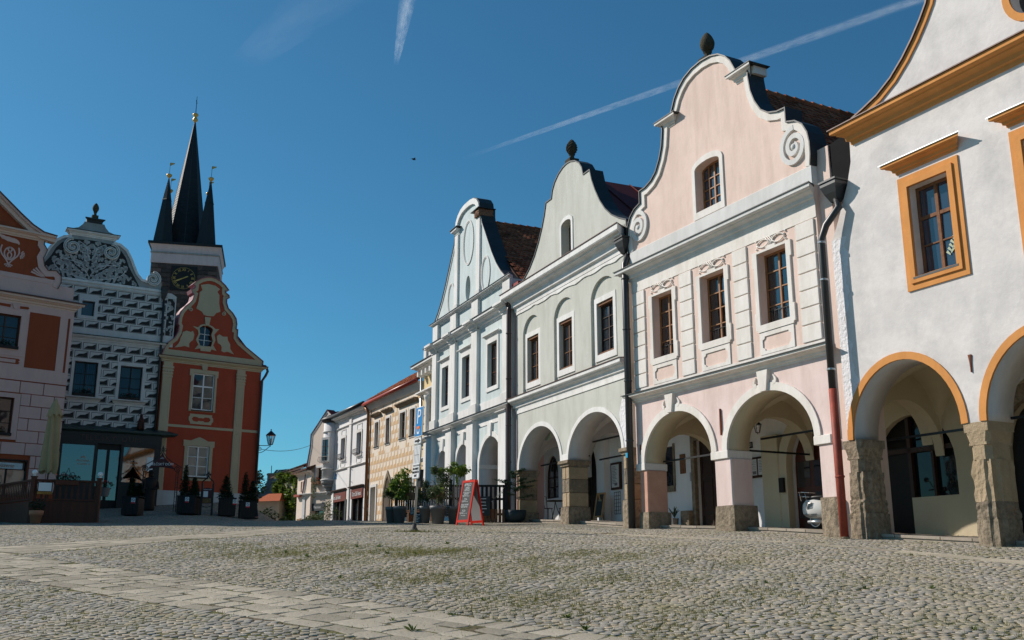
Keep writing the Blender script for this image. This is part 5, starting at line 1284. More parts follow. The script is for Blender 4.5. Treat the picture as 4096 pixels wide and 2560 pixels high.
# round corner oriel
OC = (-7.22, -.02)
def ring_lathe(prof, mat, name, n=28): return MB().lathe(prof, (OC[0], OC[1], 0), n).build(name, mat, h, True)
ring_lathe([(.02, 3.5), (.62, 3.5), (.62, 7.3), (.02, 7.3)], white, "oriel_drum")
for z in (3.45, 4.15, 6.55): ring_lathe([(.6, z), (.69, z + .03), (.69, z + .1), (.6, z + .13)], greytrim, "oriel_band")
for r0, r1, z0, z1 in ((.65, .56, 3.46, 3.25), (.53, .43, 3.25, 3.03), (.40, .30, 3.03, 2.82), (.27, .12, 2.82, 2.55)): ring_lathe([(r1, z1), (r0, z1 + .06), (r0, z0)], sg_stone, "oriel_corbel")
ring_lathe([(.62, 7.2), (.82, 7.4), (.82, 7.46), (.35, 7.75), (.02, 7.85)], sheet, "oriel_roof")
b = MB(); frame2(b, -.26, .26, 4.75, 6.1, -.36, .36, 4.6, 6.25, -.05, .2); mo = Matrix.Translation((OC[0], OC[1], 0)) @ Matrix.Rotation(R(28), 4, 'Z') @ Matrix.Translation((0, -.62, 0))
b.xf(mo).build("oriel_window_surround", greytrim, h); MB().box(-.26, .26, -.03, .0, 4.75, 6.1).xf(mo).build("oriel_pane", pane, h)
q = MB().box(-.02, .02, -.07, -.04, 4.75, 6.1)
for k in (1, 2): q.box(-.26, .26, -.065, -.04, 4.75 + k * .45, 4.78 + k * .45)
q.xf(mo).build("oriel_window_bars", wood_dark, h)
q = MB()
for k in range(7): q.tube([(-.4 + k * .13, -.05, 4.6), (-.4 + k * .13, -.28, 4.72), (-.4 + k * .13, -.22, 4.98)], .014, 5)
q.tube([(-.4, -.22, 4.98), (.4, -.22, 4.98)], .016, 5).xf(mo).build("oriel_basket", iron, h)
# hanging signs
sg = thing("hanging_sign", "black square hanging sign reading Bistro Café friends with a mug", "sign", Bi.w(-2.85, 0, 2.96), R(90 - 153.5 - 62))
MB().box(-1.62, -.12, -.03, .03, 0, .98).build("board", blackpaint, sg)
for z in (.12, .86): MB().box(-.14, .1, -.015, .015, z, z + .03).build("bracket", iron, sg)
for t_, z, s_ in (("Bistro", .68, .25), ("Café", .44, .30), ("friends", .20, .22)): lettering("sign_text", t_, s_, signwhite if t_ == "Café" else M("sign_grey", (.45, .46, .47), .6), sg, (-1.08, -.034, z))
MB().prism([(-.62, .55), (-.42, .55), (-.36, .78), (-.68, .78)], -.04, -.028).ribbon([(-.36, .75), (-.27, .74), (-.27, .63), (-.39, .60)], 0, .035, -.04, -.028).build("mug_emblem", signwhite, sg)
sg = thing("bank_sign", "small beige hanging bank sign reading ČSOB on iron bracket", "sign", T.w(-8.62, -.05, 2.52), R(90 - 153.5 - 60))
MB().box(-1.05, -.12, -.03, .03, 0, .55).build("board", M("beige_sign", (.55, .45, .36), .5), sg); MB().box(-1.05, -.12, -.035, .035, -.07, 0).build("lower_strip", signblack, sg)
lettering("sign_text", "ČSOB", .24, M("navy_print", (.02, .05, .16), .5), sg, (-.58, -.034, .17), .004, 0, 0, 1.2)
MB().lathe([(.01, -.01), (.10, -.01), (.10, .01), (.01, .01)], (0, 0, 0), 16).xf(Matrix.Translation((-.58, -.034, .43)) @ Matrix.Rotation(R(90), 4, 'X')).box(-.85, -.31, -.038, -.03, .30, .35).build("emblem", bluesign, sg)
MB().tube([(-1.25, 0, .60), (.05, 0, .60)], .02, 6).tube([(-1.05, 0, .72), (-1.05, 0, -.05)], .015, 5).ball((-1.25, 0, .6), .05, 8).build("bracket", iron, sg)

# ------------------------------------------------------------------ PALE GABLE HOUSE
Ga = House("pale_rose_gable_house", "pale rose gable house with curved gable end behind the bistro", (-11.637, 65.079), 135, 3.6)
h = Ga.o
gp = [(-3.3, -1.5), (-3.3, 2.7), (-3.05, 3.8), (-2.83, 4.95), (-2.6, 5.92), (-2.58, 6.7), (-1.72, 7.42), (-.85, 8.15), (.2, 7.4), (1.2, 6.6), (1.2, -1.5)]
MB().prism(gp, 0, .4, [rect(-1.8, -1.0, 3.55, 4.42), rect(-2.2, -.75, .9, 2.05)]).build("gable_wall", beige_w, h)
MB().ribbon(gp[1:10], -.10, .02, -.04, .3).build("gable_band", whitetrim, h); MB().ribbon(gp[1:10], .02, .06, -.08, .5).build("gable_cover", redsheet, h)
MB().sweep(cprof(2.58, 2.8, .25), -3.35, .5).build("string_course", greytrim, h); MB().bbox(-3.28, -2.95, -.06, .02, -1.5, 2.6, .02).build("corner_pilaster", whitetrim, h)
b = MB(); frame2(b, -1.8, -1.0, 3.55, 4.42, -1.95, -.85, 3.4, 4.56, -.04, .01).build("window_surround", whitetrim, h); window(h, -1.8, -1.0, 3.55, 4.42, .15, 2, 2, .06, .03, wood_dark, pane)
MB().box(-2.2, -.75, .2, .22, .9, 2.05).build("shop_pane", pane, h); MB().box(-2.25, -.70, -.05, .1, 1.62, 2.1).build("shop_board", slateboard, h); lettering("shop_text", "Penzion", .26, chalk, h, (-1.5, -.056, 1.85))
vr = [(-.85, .4, 8.15), (1.3, .4, 6.5), (1.3, 8, 6.5), (-.85, 8, 8.15)]
MB().add(vr + [(x, y, z - .1) for x, y, z in vr], [(0, 1, 2, 3), (7, 6, 5, 4), (0, 4, 5, 1), (1, 5, 6, 2)]).build("roof_slope", redsheet, h)
tiles(h, (1.25, .8, 6.56), (0, 1, 0), (-2.15, 0, 1.65), 18, 9, .28, .28, tilemat, 0)
MB().box(-3.2, 1.1, .4, 9, -1.5, 6.3).build("house_body", beige_w, h)
# ------------------------------------------------------------------ BRICK RED HOUSE
Rd = House("brick_red_house", "brick red house with cream stucco cartouches and curvy gable below the clock tower", (-18.085, 50.0), 54, 4.5)
h = Rd.o
UW, LW = (1.83, 2.97, 5.08, 7.0), (1.83, 2.95, 1.64, 3.22)
MB().prism(rect(.2, 5.5, .9, 7.6), 0, .45, [rect(*UW), rect(*LW)]).build("front_wall", red_w, h)
MB().box(.2, 5.5, -.05, .45, -1.2, .9).build("plinth", plinth_w, h)
MB().box(5.05, 5.5, .46, 11, -1.2, 7.6).build("side_wall", red_w, h); MB().box(.2, 5.0, .5, 11, -1.2, 7.5).build("house_body", red_w, h)
GO = [(.12, 7.75), (.33, 8.35), (.7, 8.69), (.86, 9.03), (.9, 9.37), (.82, 9.5), (.84, 9.86), (.93, 10.16), (1.1, 10.42), (1.32, 10.64), (1.48, 10.86), (1.54, 11.2), (1.42, 11.27), (1.37, 11.40), (1.56, 11.52), (1.57, 11.66), (1.45, 11.72), (1.62, 11.9), (1.88, 12.09), (2.15, 12.2), (2.38, 12.24), (2.61, 12.2), (2.9, 12.09), (3.14, 11.9), (3.30, 11.72), (3.16, 11.66), (3.17, 11.52), (3.36, 11.40), (3.38, 11.3), (3.25, 11.22), (3.25, 11.0), (3.37, 10.68), (3.64, 10.45), (3.84, 10.18), (3.90, 9.9), (3.88, 9.59), (3.97, 9.58), (3.98, 9.16), (4.15, 8.93), (4.58, 8.63), (5.5, 8.03), (5.5, 7.75)]
gw = [(2.05, 8.48), (1.92, 8.78), (2.0, 9.1), (1.95, 9.42), (2.1, 9.56), (2.33, 9.6), (2.56, 9.54), (2.68, 9.42), (2.6, 9.12), (2.71, 8.82), (2.63, 8.49)]
MB().prism(GO, 0, .4, [gw]).build("gable_wall", red_w, h)
MB().ribbon(GO, -.16, .012, -.05, .02).build("gable_band", cream_t, h); MB().ribbon(GO, .012, .05, -.12, .6).build("gable_cover", M("rose_sheet", (.30, .10, .12), .5), h)
MB().box(.14, 5.48, -.04, .02, 7.74, 8.08).build("gable_base_band", cream_t, h)
trim = [(1.59, 9.47), (1.86, 9.44), (2.0, 9.60), (2.33, 9.70), (2.66, 9.58), (2.8, 9.47), (3.0, 9.50), (2.76, 9.18), (2.84, 8.86), (2.74, 8.58), (2.94, 8.30), (2.66, 8.36), (2.62, 8.22), (2.1, 8.20), (2.06, 8.33), (1.78, 8.26), (1.95, 8.52), (1.80, 8.76), (1.92, 9.1), (1.86, 9.3)]
MB().prism(trim, -.035, .01, [gw]).build("window_surround", cream_t, h)
w_ = MB().prism(offs(gw, .03, True), .22, .24).build("gable_window", pane_d, h)
q = MB().box(2.30, 2.33, .19, .22, 8.48, 9.6)
for z in (8.82, 9.14): q.box(1.92, 2.72, .19, .218, z, z + .03)
q.build("glazing_bar", whitepaint, w_)
MB().prism([(1.84, 11.76), (2.24, 11.88), (2.62, 11.85), (2.88, 11.70), (2.76, 11.52), (2.88, 11.36), (2.90, 10.9), (3.0, 10.46), (2.78, 10.36), (2.66, 10.16), (2.36, 10.12), (2.12, 10.16), (2.0, 10.32), (1.70, 10.45), (1.79, 10.85), (1.81, 11.36), (1.95, 11.5)], -.03, .01).build("cartouche", cream_t, h)
MB().prism([(2.17, 10.05), (2.5, 10.05), (2.43, 9.62), (2.24, 9.62)], -.07, .01).build("keystone", cream_t, h)
MB().prism([(1.09, 9.08), (1.28, 9.18), (1.5, 9.14), (1.61, 9.22), (1.70, 9.02), (1.65, 8.72), (1.53, 8.62), (1.46, 8.5), (1.49, 8.31), (1.25, 8.36), (1.1, 8.31), (.73, 8.21), (.9, 8.42), (.98, 8.6), (1.0, 8.78), (1.06, 8.9)], -.03, .01).build("leaf_cartouche", cream_t, h)
MB().prism([(2.91, 9.11), (3.03, 9.22), (3.25, 9.12), (3.48, 9.15), (3.52, 8.95), (3.66, 8.75), (3.68, 8.5), (3.90, 8.24), (3.54, 8.34), (3.35, 8.28), (3.19, 8.35), (3.22, 8.52), (3.14, 8.66), (2.98, 8.74), (2.93, 8.9)], -.03, .01).build("leaf_cartouche", cream_t, h)
for (cx, cz, s_) in ((1.42, 10.36, 1), (3.18, 10.38, -1)): MB().ribbon(spiral(cx, cz, .12, .02, R(90), 1.4 * s_, 24), -.022, .022, -.05, .01).build("small_volute", cream_t, h)
MB().sweep(cprof(7.42, 7.70, .24), .15, 5.48, 1, 1).build("cornice", cream_t, h); MB().sweep([(.02, 7.70), (-.28, 7.70), (-.28, 7.735), (.02, 7.78)], .12, 5.52).build("cornice_cover", brownsheet, h)
for (a, b_) in ((.24, .72), (4.14, 4.60)):
    MB().bbox(a, b_, -.06, .01, .9, 7.42, .012).build("pilaster", cream_t, h)
    q = MB()
    for k in range(4): q.box(a - .02 - .01 * k, b_ + .02 + .01 * k, -.09 - .008 * k, -.05, 6.62 + k * .16, 6.72 + k * .16)
    for k in range(3): q.ball((a + .1 + k * .14, -.09, 6.95), .06, 6, (1, .5, 1.5))
    q.build("pilaster_capital", cream_t, h)
    q = MB()
    for z in (1.25, 4.0, 4.45, 6.4): q.ribbon(spiral((a + b_) / 2, z, .10, .03, R(90), 1.0, 16), -.012, .012, -.075, -.05)
    q.box(a + .08, a + .095, -.07, -.055, 1.1, 3.9).box(b_ - .095, b_ - .08, -.07, -.055, 1.1, 3.9).box(a + .08, a + .095, -.07, -.055, 4.6, 6.3).box(b_ - .095, b_ - .08, -.07, -.055, 4.6, 6.3).build("pilaster_relief", cream_t, h)
MB().box(.72, 4.14, -.04, .01, 4.11, 4.24).build("string_course", cream_t, h); MB().box(4.60, 5.49, -.04, .01, 4.12, 4.26).build("string_course", cream_t, h)
MB().prism([(1.70, 5.0), (3.10, 5.0), (3.08, 6.85), (3.14, 6.85), (3.14, 7.2), (1.62, 7.2), (1.62, 6.85), (1.70, 6.85)], -.04, .01, [rect(*UW)]).build("window_surround", cream_t, h)
MB().prism([(2.20, 7.54), (2.55, 7.54), (2.50, 7.18), (2.27, 7.18)], -.08, .01).build("keystone", cream_t, h)
MB().prism([(1.66, 1.46), (3.12, 1.46), (3.12, 3.16), (3.2, 3.2), (3.2, 3.5), (2.85, 3.48), (2.65, 3.58), (2.39, 3.68), (2.15, 3.58), (1.95, 3.48), (1.58, 3.5), (1.58, 3.2), (1.66, 3.16)], -.04, .01, [rect(*LW)]).build("window_surround", cream_t, h)
pl = [(1.84, 4.34), (2.94, 4.34), (2.96, 4.44), (3.04, 4.52), (3.02, 4.7), (2.96, 4.74), (2.96, 4.86), (1.8, 4.86), (1.8, 4.76), (1.74, 4.68), (1.76, 4.5), (1.82, 4.44)]
inn = [(1.9, 4.6), (2.0, 4.72), (2.2, 4.70), (2.28, 4.66), (2.39, 4.68), (2.5, 4.66), (2.6, 4.72), (2.8, 4.72), (2.9, 4.6), (2.8, 4.48), (2.6, 4.46), (2.5, 4.52), (2.39, 4.5), (2.28, 4.52), (2.2, 4.46), (2.0, 4.48)]
MB().prism(pl, -.03, .01, [inn]).build("wall_plaque", cream_t, h)
w_ = window(h, UW[0], UW[1], UW[2], UW[3], .06, 2, 3, .06, .03, whitepaint, pane_d, transom=6.33, mull=.07); MB().box(UW[0], UW[1], -.1, .05, 5.02, 5.07).build("window_sill", wood_dark, h)
window(h, LW[0], LW[1], LW[2], LW[3], .06, 2, 3, .07, .03, whitepaint, glass("grey_window_glass", (.07, .08, .08), .5), mull=.07); MB().box(LW[0] - .03, LW[1] + .03, -.08, .05, 1.56, 1.63).build("window_sill", wood_dark, h)
sash = thing("open_white_sash", "white window sash swung open on the red house upper window", "window sash", Rd.w(1.86, .04, 5.1), R(90 - 54 + 128))
b = MB(); frame2(b, .06, .50, .06, 1.17, 0, .56, 0, 1.23, -.02, .02)
for z in (.42, .8): b.box(.05, .51, -.015, .015, z, z + .03)
b.build("sash_frame", whitepaint, sash); MB().box(.06, .5, -.004, .004, .06, 1.17).build("sash_glass", paneclear, sash)
vr = [(2.4, .4, 11.3), (5.75, .4, 7.75), (5.75, 11, 7.75), (2.4, 11, 11.3), (.0, .4, 8.6), (.0, 11, 8.6)]
MB().add(vr, [(0, 1, 2, 3), (4, 0, 3, 5)]).build("roof_slope", tileunder, h)
pipe(h, [(5.55, -.12, 7.78), (5.72, -.16, 7.72), (5.80, -.16, 7.5), (5.70, -.14, 7.25), (5.52, -.14, 6.95), (5.50, -.14, 0)], .07, brownpipe)
MB().box(5.5, 5.75, -.05, .4, 7.70, 7.86).build("gutter_end", brownsheet, h)
ln = thing("street_lantern", "black six-sided street lantern on a scrolled bracket at the red house corner", "street lamp", Rd.w(6.22, -.1, 4.30), 0)
lantern(ln, 0, 0, 0, 1.65)
q = MB(); d0 = Rd.d
def L3(u, z): return (d0[0] * u, d0[1] * u, z)
q.tube([L3(-.74, -.84), L3(.02, -.80)], .02, 6).tube([L3(x, z) for x, z in bez((-.74, -1.22), (-.4, -1.28), (-.2, -.95), (.02, -.82), 10)], .018, 6).tube([L3(x, z) for x, z in spiral(-.58, -1.0, .14, .03, R(90), 1.5, 26)], .014, 5)
q.build("bracket", iron, ln)

# ------------------------------------------------------------------ CHARCOAL SGRAFFITO HOUSE
Sg = House("charcoal_sgraffito_house", "black and white sgraffito house with floral gable and dark shop front", (-18.133, 50.0), 59, 4.5)
h = Sg.o
TWn, LWn, RWn = (-3.86, -3.27, 9.34, 10.10), (-3.90, -2.82, 5.30, 7.02), (-1.76, -.69, 5.30, 7.0)
MB().prism([(-7.2, 1.0), (.15, 1.0), (.15, 8.2), (.66, 8.2), (.66, 10.9), (.4, 11.05), (-7.2, 11.05)], 0, .4, [rect(*TWn), rect(*LWn), rect(*RWn)]).build("front_wall", sg_light, h)
MB().box(-7.2, .1, .42, 9, -1, 10.9).build("house_body", sg_light, h)
axs = -3.68
HALF = [(3.5, 11.1), (3.53, 11.45), (3.45, 11.82), (3.24, 12.05), (2.98, 12.04), (2.85, 11.84), (2.82, 11.42), (2.5, 11.48), (2.22, 11.78), (2.03, 12.16), (1.87, 12.53), (1.62, 12.95), (1.30, 13.18), (.98, 13.24), (1.02, 13.40), (1.25, 13.66), (1.05, 13.74), (.72, 13.85), (.54, 14.05), (.47, 14.2), (.38, 14.2), (.38, 14.42), (0, 14.44)]
GO = outline(axs, HALF)
MB().prism(GO, .0, .4).build("gable_wall", sg_stone, h)
dk = [(2.45, 11.16), (2.25, 11.5), (2.0, 11.9), (1.82, 12.2), (1.66, 12.6), (1.42, 12.92), (1.16, 13.02), (.86, 13.2), (0, 13.26)]
DK = outline(axs, dk)
MB().prism(DK, -.012, .01).build("gable_panel", sg_dark, h)
MB().box(-7.1, -.1, -.10, .02, 11.02, 11.14).build("gable_ledge", greytrim, h); MB().box(-7.1, .02, -.05, .02, 10.86, 11.02).build("frieze", sg_light, h)
for s_ in (-1, 1):
    MB().ribbon([(axs + s_ * d, z) for d, z in HALF[6:14]], -.13 if s_ > 0 else 0, 0 if s_ > 0 else .13, -.07, .05).build("flank_moulding", greytrim, h)
    for (d, z, r0, tn) in ((.91, 12.77, .42, 1.8), (3.07, 11.66, .38, 1.7)):
        c = axs + s_ * d
        MB().ribbon(spiral(c, z, r0, .05, R(90), 1.8 * s_ * (-1 if d < 2 else -1) , 44), -.06, .06, -.12, .02).build("volute", greytrim, h)
        MB().ribbon(spiral(c, z, r0, .05, R(90), 1.8 * s_ * -1, 44), -.018, .018, -.15, -.1).build("volute_bead", sg_stone, h)
MB().sweep(cprof(13.40, 13.66, .2), axs - 1.05, axs + 1.05, 1, 1).build("crown_cornice", greytrim, h); MB().box(axs - 1.28, axs + 1.28, -.24, .5, 13.66, 13.69).build("crown_cover", sheet, h)
MB().sweep(cprof(14.18, 14.42, .14), axs - .34, axs + .34, 1, 1).build("pedestal", sheet, h)
finial(h, axs, .15, 14.43, .16, .52, darkstone)
# floral scratch-work: strokes of pale plaster mirrored about the axis
def flora(poly, n, seed, ax_, sc, y=-.02, mirror=True):
    rr = random.Random(seed); b = MB(); cnt = 0
    def inside(p):
        c = False; j = len(poly) - 1
        for i in range(len(poly)):
            (xi, zi), (xj, zj) = poly[i], poly[j]
            if (zi > p[1]) != (zj > p[1]) and p[0] < (xj - xi) * (p[1] - zi) / (zj - zi) + xi: c = not c
            j = i
        return c
    xs_ = [p[0] for p in poly]; zs_ = [p[1] for p in poly]; used = []; tries = 0
    while cnt < n and tries < n * 80:
        tries += 1
        x = rr.uniform(ax_ + .03 if mirror else min(xs_), max(xs_)); z = rr.uniform(min(zs_), max(zs_))
        if not inside((x, z)): continue
        if any(math.hypot(x - a, z - c) < .135 * sc for a, c in used): continue
        used.append((x, z))
        th = math.atan2(z - (min(zs_) - .3), x - ax_) + rr.uniform(-.9, .9); L = rr.uniform(.22, .40) * sc; cv = rr.choice((-1, 1)) * rr.uniform(1.0, 3.2)
        path = [(x, z)]; a = th
        for k in range(6):
            path.append((path[-1][0] + L / 6 * math.cos(a), path[-1][1] + L / 6 * math.sin(a))); a += cv / 6
        if not inside(path[-1]) or not inside(path[3]): continue
        wd = [.008, .03, .045, .042, .034, .02, .003]; strokes = [(path, [w * sc for w in wd])]
        for k in (1, 2, 3, 4):
            for sg_ in (-1, 1):
                a2 = math.atan2(path[k + 1][1] - path[k][1], path[k + 1][0] - path[k][0]) + sg_ * .9; l2 = L * rr.uniform(.22, .36)
                strokes.append(([path[k], (path[k][0] + l2 * .6 * math.cos(a2), path[k][1] + l2 * .6 * math.sin(a2)), (path[k][0] + l2 * math.cos(a2 - sg_ * .5), path[k][1] + l2 * math.sin(a2 - sg_ * .5))], [.026 * sc, .024 * sc, .002]))
        for pt_, w in strokes:
            b.taper(pt_, w, y, y + .006)
            if mirror: b.taper([(2 * ax_ - px, pz) for px, pz in pt_], w, y, y + .006)
        cnt += 1
    return b
fl = flora(offs(DK, -.05), 120, 4, axs, 1.05)
for s_ in (-1, 1):
    for (p0, p1, p2, p3) in (((0, 11.2), (.1, 12.0), (.9, 11.6), (.75, 12.3)), ((0, 11.2), (.8, 11.3), (1.6, 11.4), (1.7, 11.95)), ((0, 12.2), (.3, 12.6), (.1, 12.9), (.6, 13.1)), ((.3, 11.9), (.9, 12.2), (1.3, 11.9), (1.45, 12.45))):
        pts = bez(*[(axs + s_ * a, z) for a, z in (p0, p1, p2, p3)], 12); fl.taper(pts, [.016] * 13, -.022, -.016)
fl.build("floral_scratchwork", sg_light, h, kind="stuff")
st = rect(.24, .60, 8.78, 10.75); MB().prism(st, -.012, .01).build("corner_panel", sg_dark, h); flora(st, 16, 9, .42, .85, -.018, False).build("corner_scratchwork", sg_light, h, kind="stuff")
# painted diamond blocks
bw, bh = .70, .43
blk = MB(); blk.prism([(.035, .035), (bw - .035, .035), (bw - .035, bh - .035), (.035, bh - .035)], -.005, .003, [[(.058, .058), (bw - .058, .058), (bw - .058, bh - .058), (.058, bh - .058)]])
blk.prism([(.08, .072), (bw - .072, .072), (bw - .072, bh - .075), (bw - .25, bh * .58), (.24, bh * .53)], -.005, .003)
bme = blk.mesh("sgraffito_block"); bme.materials.append(sg_dark)
hl = [(-4.02, -3.10, 9.18, 10.26), (-4.04, -2.68, 5.05, 7.16), (-1.90, -.55, 5.05, 7.14)]
SHP = [rect(.035, bw - .035, .035, .055), rect(.035, bw - .035, bh - .055, bh - .035), rect(.035, .055, .055, bh - .055), rect(bw - .055, bw - .035, .055, bh - .055), [(.08, .072), (bw - .072, .072), (bw - .072, bh - .075), (bw - .25, bh * .58), (.24, bh * .53)]]
for j in range(18):
    z = 10.42 - j * bh - (.0 if j < 5 else .25)
    if z < 3.55: break
    for i in range(-1, 12): lay_blocks(h, -7.15 + i * bw + (bw / 2 if j % 2 else 0), z, bw, bh, hl, -7.15, .14 if z < 8.4 else .2, SHP, bme, sg_dark, -.005)
MB().sweep(cprof(8.05, 8.32, .22), -7.2, .3, 0, 0).build("string_course", sg_light, h); MB().sweep([(.02, 8.32), (-.27, 8.32), (-.27, 8.35), (.02, 8.41)], -7.2, .4, 0, 0).build("ledge_cover", M("green_patina", (.05, .085, .08), .6), h)
for (a, b_, c, d), e in ((TWn, .16), (LWn, .14), (RWn, .14)):
    b = MB(); frame2(b, a, b_, c, d, a - e, b_ + e, c - (.16 if e > .15 else .0), d + e, -.035, .01).build("window_surround", sg_light, h)
window(h, *TWn, .16, 1, 1, .05, .03, wood_blk, glass("leaded_glass", (.05, .07, .09), .3)); 
for q_, cu in ((LWn, True), (RWn, False)):
    w_ = window(h, *q_, .16, 2, 3, .06, .03, wood_blk, clearglass("clear_pane", (.45, .5, .55), .0))
    if cu:
        for x0, x1 in ((q_[0] + .05, q_[0] + .5), (q_[1] - .5, q_[1] - .05)):
            n = 14; v = []; 
            for i in range(n + 1): v += [(x0 + (x1 - x0) * i / n, .30 + .03 * math.sin(i * 2.2), q_[2]), (x0 + (x1 - x0) * i / n, .30 + .03 * math.sin(i * 2.2), q_[3])]
            MB().add(v, [(2 * i, 2 * i + 2, 2 * i + 3, 2 * i + 1) for i in range(n)]).build("curtain", curtain, w_)
    MB().sweep(cprof(5.08, 5.26, .24), q_[0] - .2, q_[1] + .2, .6, .6).build("window_sill", sg_light, h)
    MB().box(q_[0] + .05, q_[1] - .05, -.12, .12, 5.27, 5.42).build("flower_box", wood_blk, h)
pipe(h, [(.0, -.1, 11.0), (.06, -.12, 8.6), (.12, -.12, 3.6)], .06, sheet); hopper(h, 0.0, -.1, 11.15, .16, sheet)
# shop front
Y0 = -.55
MB().box(-7.1, .42, Y0, .02, 2.98, 3.5).build("shop_fascia", blackpaint, h); MB().sweep([(.1, 3.5), (Y0 - .02, 3.5), (Y0 - .16, 3.58), (Y0 - .16, 3.66), (.1, 3.92)], -7.1, .42, 0, 1).build("shop_canopy", M("verdigris_sheet", (.028, .05, .045), .5, .3), h)
lettering("fascia_text", "TELČSKÝ  DŮM", .36, M("faded_bronze_letter", (.075, .045, .035), .6), h, (-2.0, Y0 - .012, 3.24), .008, 0, 0, 1.15)
for (a, b_) in ((-4.25, -4.12), (-2.68, -2.56), (-1.46, -1.34), (.12, .40)): MB().box(a, b_, Y0, Y0 + .12, -1.0, 3.0).build("shop_post", blackpaint, h)
for (a, b_) in ((-4.12, -2.68), (-1.34, .12)):
    MB().box(a, b_, Y0 + .02, Y0 + .10, -1.0, 1.18).build("stall_riser", blackpaint, h); MB().box(a, b_, Y0 + .05, Y0 + .06, 1.18, 2.9).build("shop_pane", clearglass("mirror_shop_glass", (.10, .11, .11), .13), h)
    MB().box(a, b_, Y0 + .02, Y0 + .09, 2.88, 3.0).build("shop_head", blackpaint, h)
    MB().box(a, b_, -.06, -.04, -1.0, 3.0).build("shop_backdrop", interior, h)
for (a, b_) in ((-2.5, -2.1), (-1.95, -1.52)): MB().box(a, b_, Y0 + .14, Y0 + .15, .3, 2.7).build("door_pane", MATS["mirror_shop_glass"], h)
MB().box(-2.56, -1.46, Y0 + .16, Y0 + .2, -1.0, 3.0).build("shop_door", wood_blk, h)
for k, (u, tx) in enumerate(((-3.15, ("PRODEJNA", "VCHOD →")), (-.9, ("PRODEJNA", "← VCHOD")))):
    for j, s_ in enumerate(tx): lettering("window_text", s_, .12, M("orange_letter", (.55, .13, .02), .6), h, (u + .05 * j, Y0 + .04, 2.12 - j * .16), .002)
    q = MB()
    for i in range(7): a = R(10 + i * 27); q.taper([(u + .05 * math.cos(a), 2.24 + .05 * math.sin(a)), (u + .13 * math.cos(a), 2.24 + .13 * math.sin(a))], [.012, .004], Y0 + .035, Y0 + .042)
    q.build("sun_emblem", MATS["orange_letter"], h)
MB().box(-.22, .08, Y0 + .03, Y0 + .045, 1.75, 2.45).build("white_notice", signwhite, h)
an = thing("goat_figure", "dark reddish horned animal figure sitting on the shop canopy", "sculpture", Sg.w(-.62, -.35, 3.80), R(90 - 59))
b = MB().lathe([(.17, 0), (.19, .12), (.15, .35), (.11, .55), (.08, .62), (.02, .66)], (0, 0, 0), 12); b.build("body", M("dark_terracotta", (.055, .018, .012), .7), an, True)
MB().ball((-.02, -.08, .68), .09, 10, (.8, 1.2, 1)).ball((-.02, -.18, .65), .05, 8).build("head", MATS["dark_terracotta"], an, True)
q = MB()
for s_ in (-1, 1): q.tube([(s_ * .03, -.05, .74), (s_ * .10, -.03, .80), (s_ * .16, -.02, .76), (s_ * .16, -.02, .68)], [.025, .02, .016, .008], 6)
q.build("horns", MATS["dark_terracotta"], an, True)
q = MB()
for s_ in (-1, 1): q.tube([(s_ * .09, -.14, .35), (s_ * .09, -.19, .18), (s_ * .09, -.2, 0)], [.05, .04, .045], 8)
q.build("forelegs", MATS["dark_terracotta"], an, True)

# ------------------------------------------------------------------ DUSTY PINK HOUSE AT LEFT
Lp = House("dusty_pink_house", "dusty pink and rust rusticated house at the left edge with scrolled gable", (-20.545, 45.0), 48, 4.5)
h = Lp.o
UWn, LWn, SWn = (-3.35, -2.15, 6.60, 8.15), (-3.2, -2.02, 2.75, 4.44), (-3.4, -1.15, .2, 1.76)
U2 = (-6.2, -5.0, 6.6, 8.15)
MB().prism(rect(-10.4, .12, -1.2, 9.0), .0, .45, [rect(*UWn), rect(*LWn), rect(*SWn), rect(*U2)]).build("front_wall", rust_w, h)
MB().box(-.35, .12, .46, 8, -1.2, 9.0).build("side_wall", lpink, h); MB().box(-10.4, -.4, .5, 10, -1.2, 9.0).build("house_body", lpink, h)
# upper storey: pink surrounds around rust panels
MB().prism(rect(-10.4, .12, 5.26, 8.75), -.03, .01, [rect(-1.80, -.46, 5.85, 8.41), rect(-.12, -.02, 5.82, 8.38), rect(*UWn), rect(*U2), rect(-4.9, -3.85, 5.85, 8.41)]).build("upper_face", lpink, h)
for q_ in (UWn, U2):
    b = MB(); b.prism([(q_[0] - .28, 6.3), (q_[1] + .28, 6.3), (q_[1] + .28, 8.25), (q_[1] + .34, 8.25), (q_[1] + .34, 8.42), (q_[0] - .34, 8.42), (q_[0] - .34, 8.25), (q_[0] - .28, 8.25)], -.07, .0, [rect(*q_)]).build("window_surround", lpink, h)
    window(h, *q_, .16, 2, 3, .06, .03, wood_dark, pane_d)
    c = (q_[0] + q_[1]) / 2; MB().prism([(c + .15, 8.66), (c + .45, 8.66), (c + .34, 8.42), (c + .26, 8.42)], -.10, .0).build("keystone", lpink, h)
    MB().prism([(c - .5, 8.50), (c + .1, 8.48), (c + .1, 8.62), (c - .5, 8.62)], -.035, 0).prism([(c + .5, 8.48), (c + .85, 8.5), (c + .9, 8.56), (c + .85, 8.62), (c + .5, 8.6)], -.035, 0).build("rust_tablet", rust_w, h)
    MB().box(q_[0], q_[1], -.2, .1, 6.60, 6.72).build("flower_box", wood_blk, h)
    MB().prism([(q_[0] - .1, 5.95), (q_[1] + .1, 5.95), (q_[1] + .16, 6.02), (q_[1] + .1, 6.08), (q_[1] + .16, 6.14), (q_[1] + .1, 6.2), (q_[0] - .1, 6.2)], -.034, 0, [rect(q_[0], q_[1] - .02, 6.0, 6.15)]).build("apron_tablet", rust_w, h)
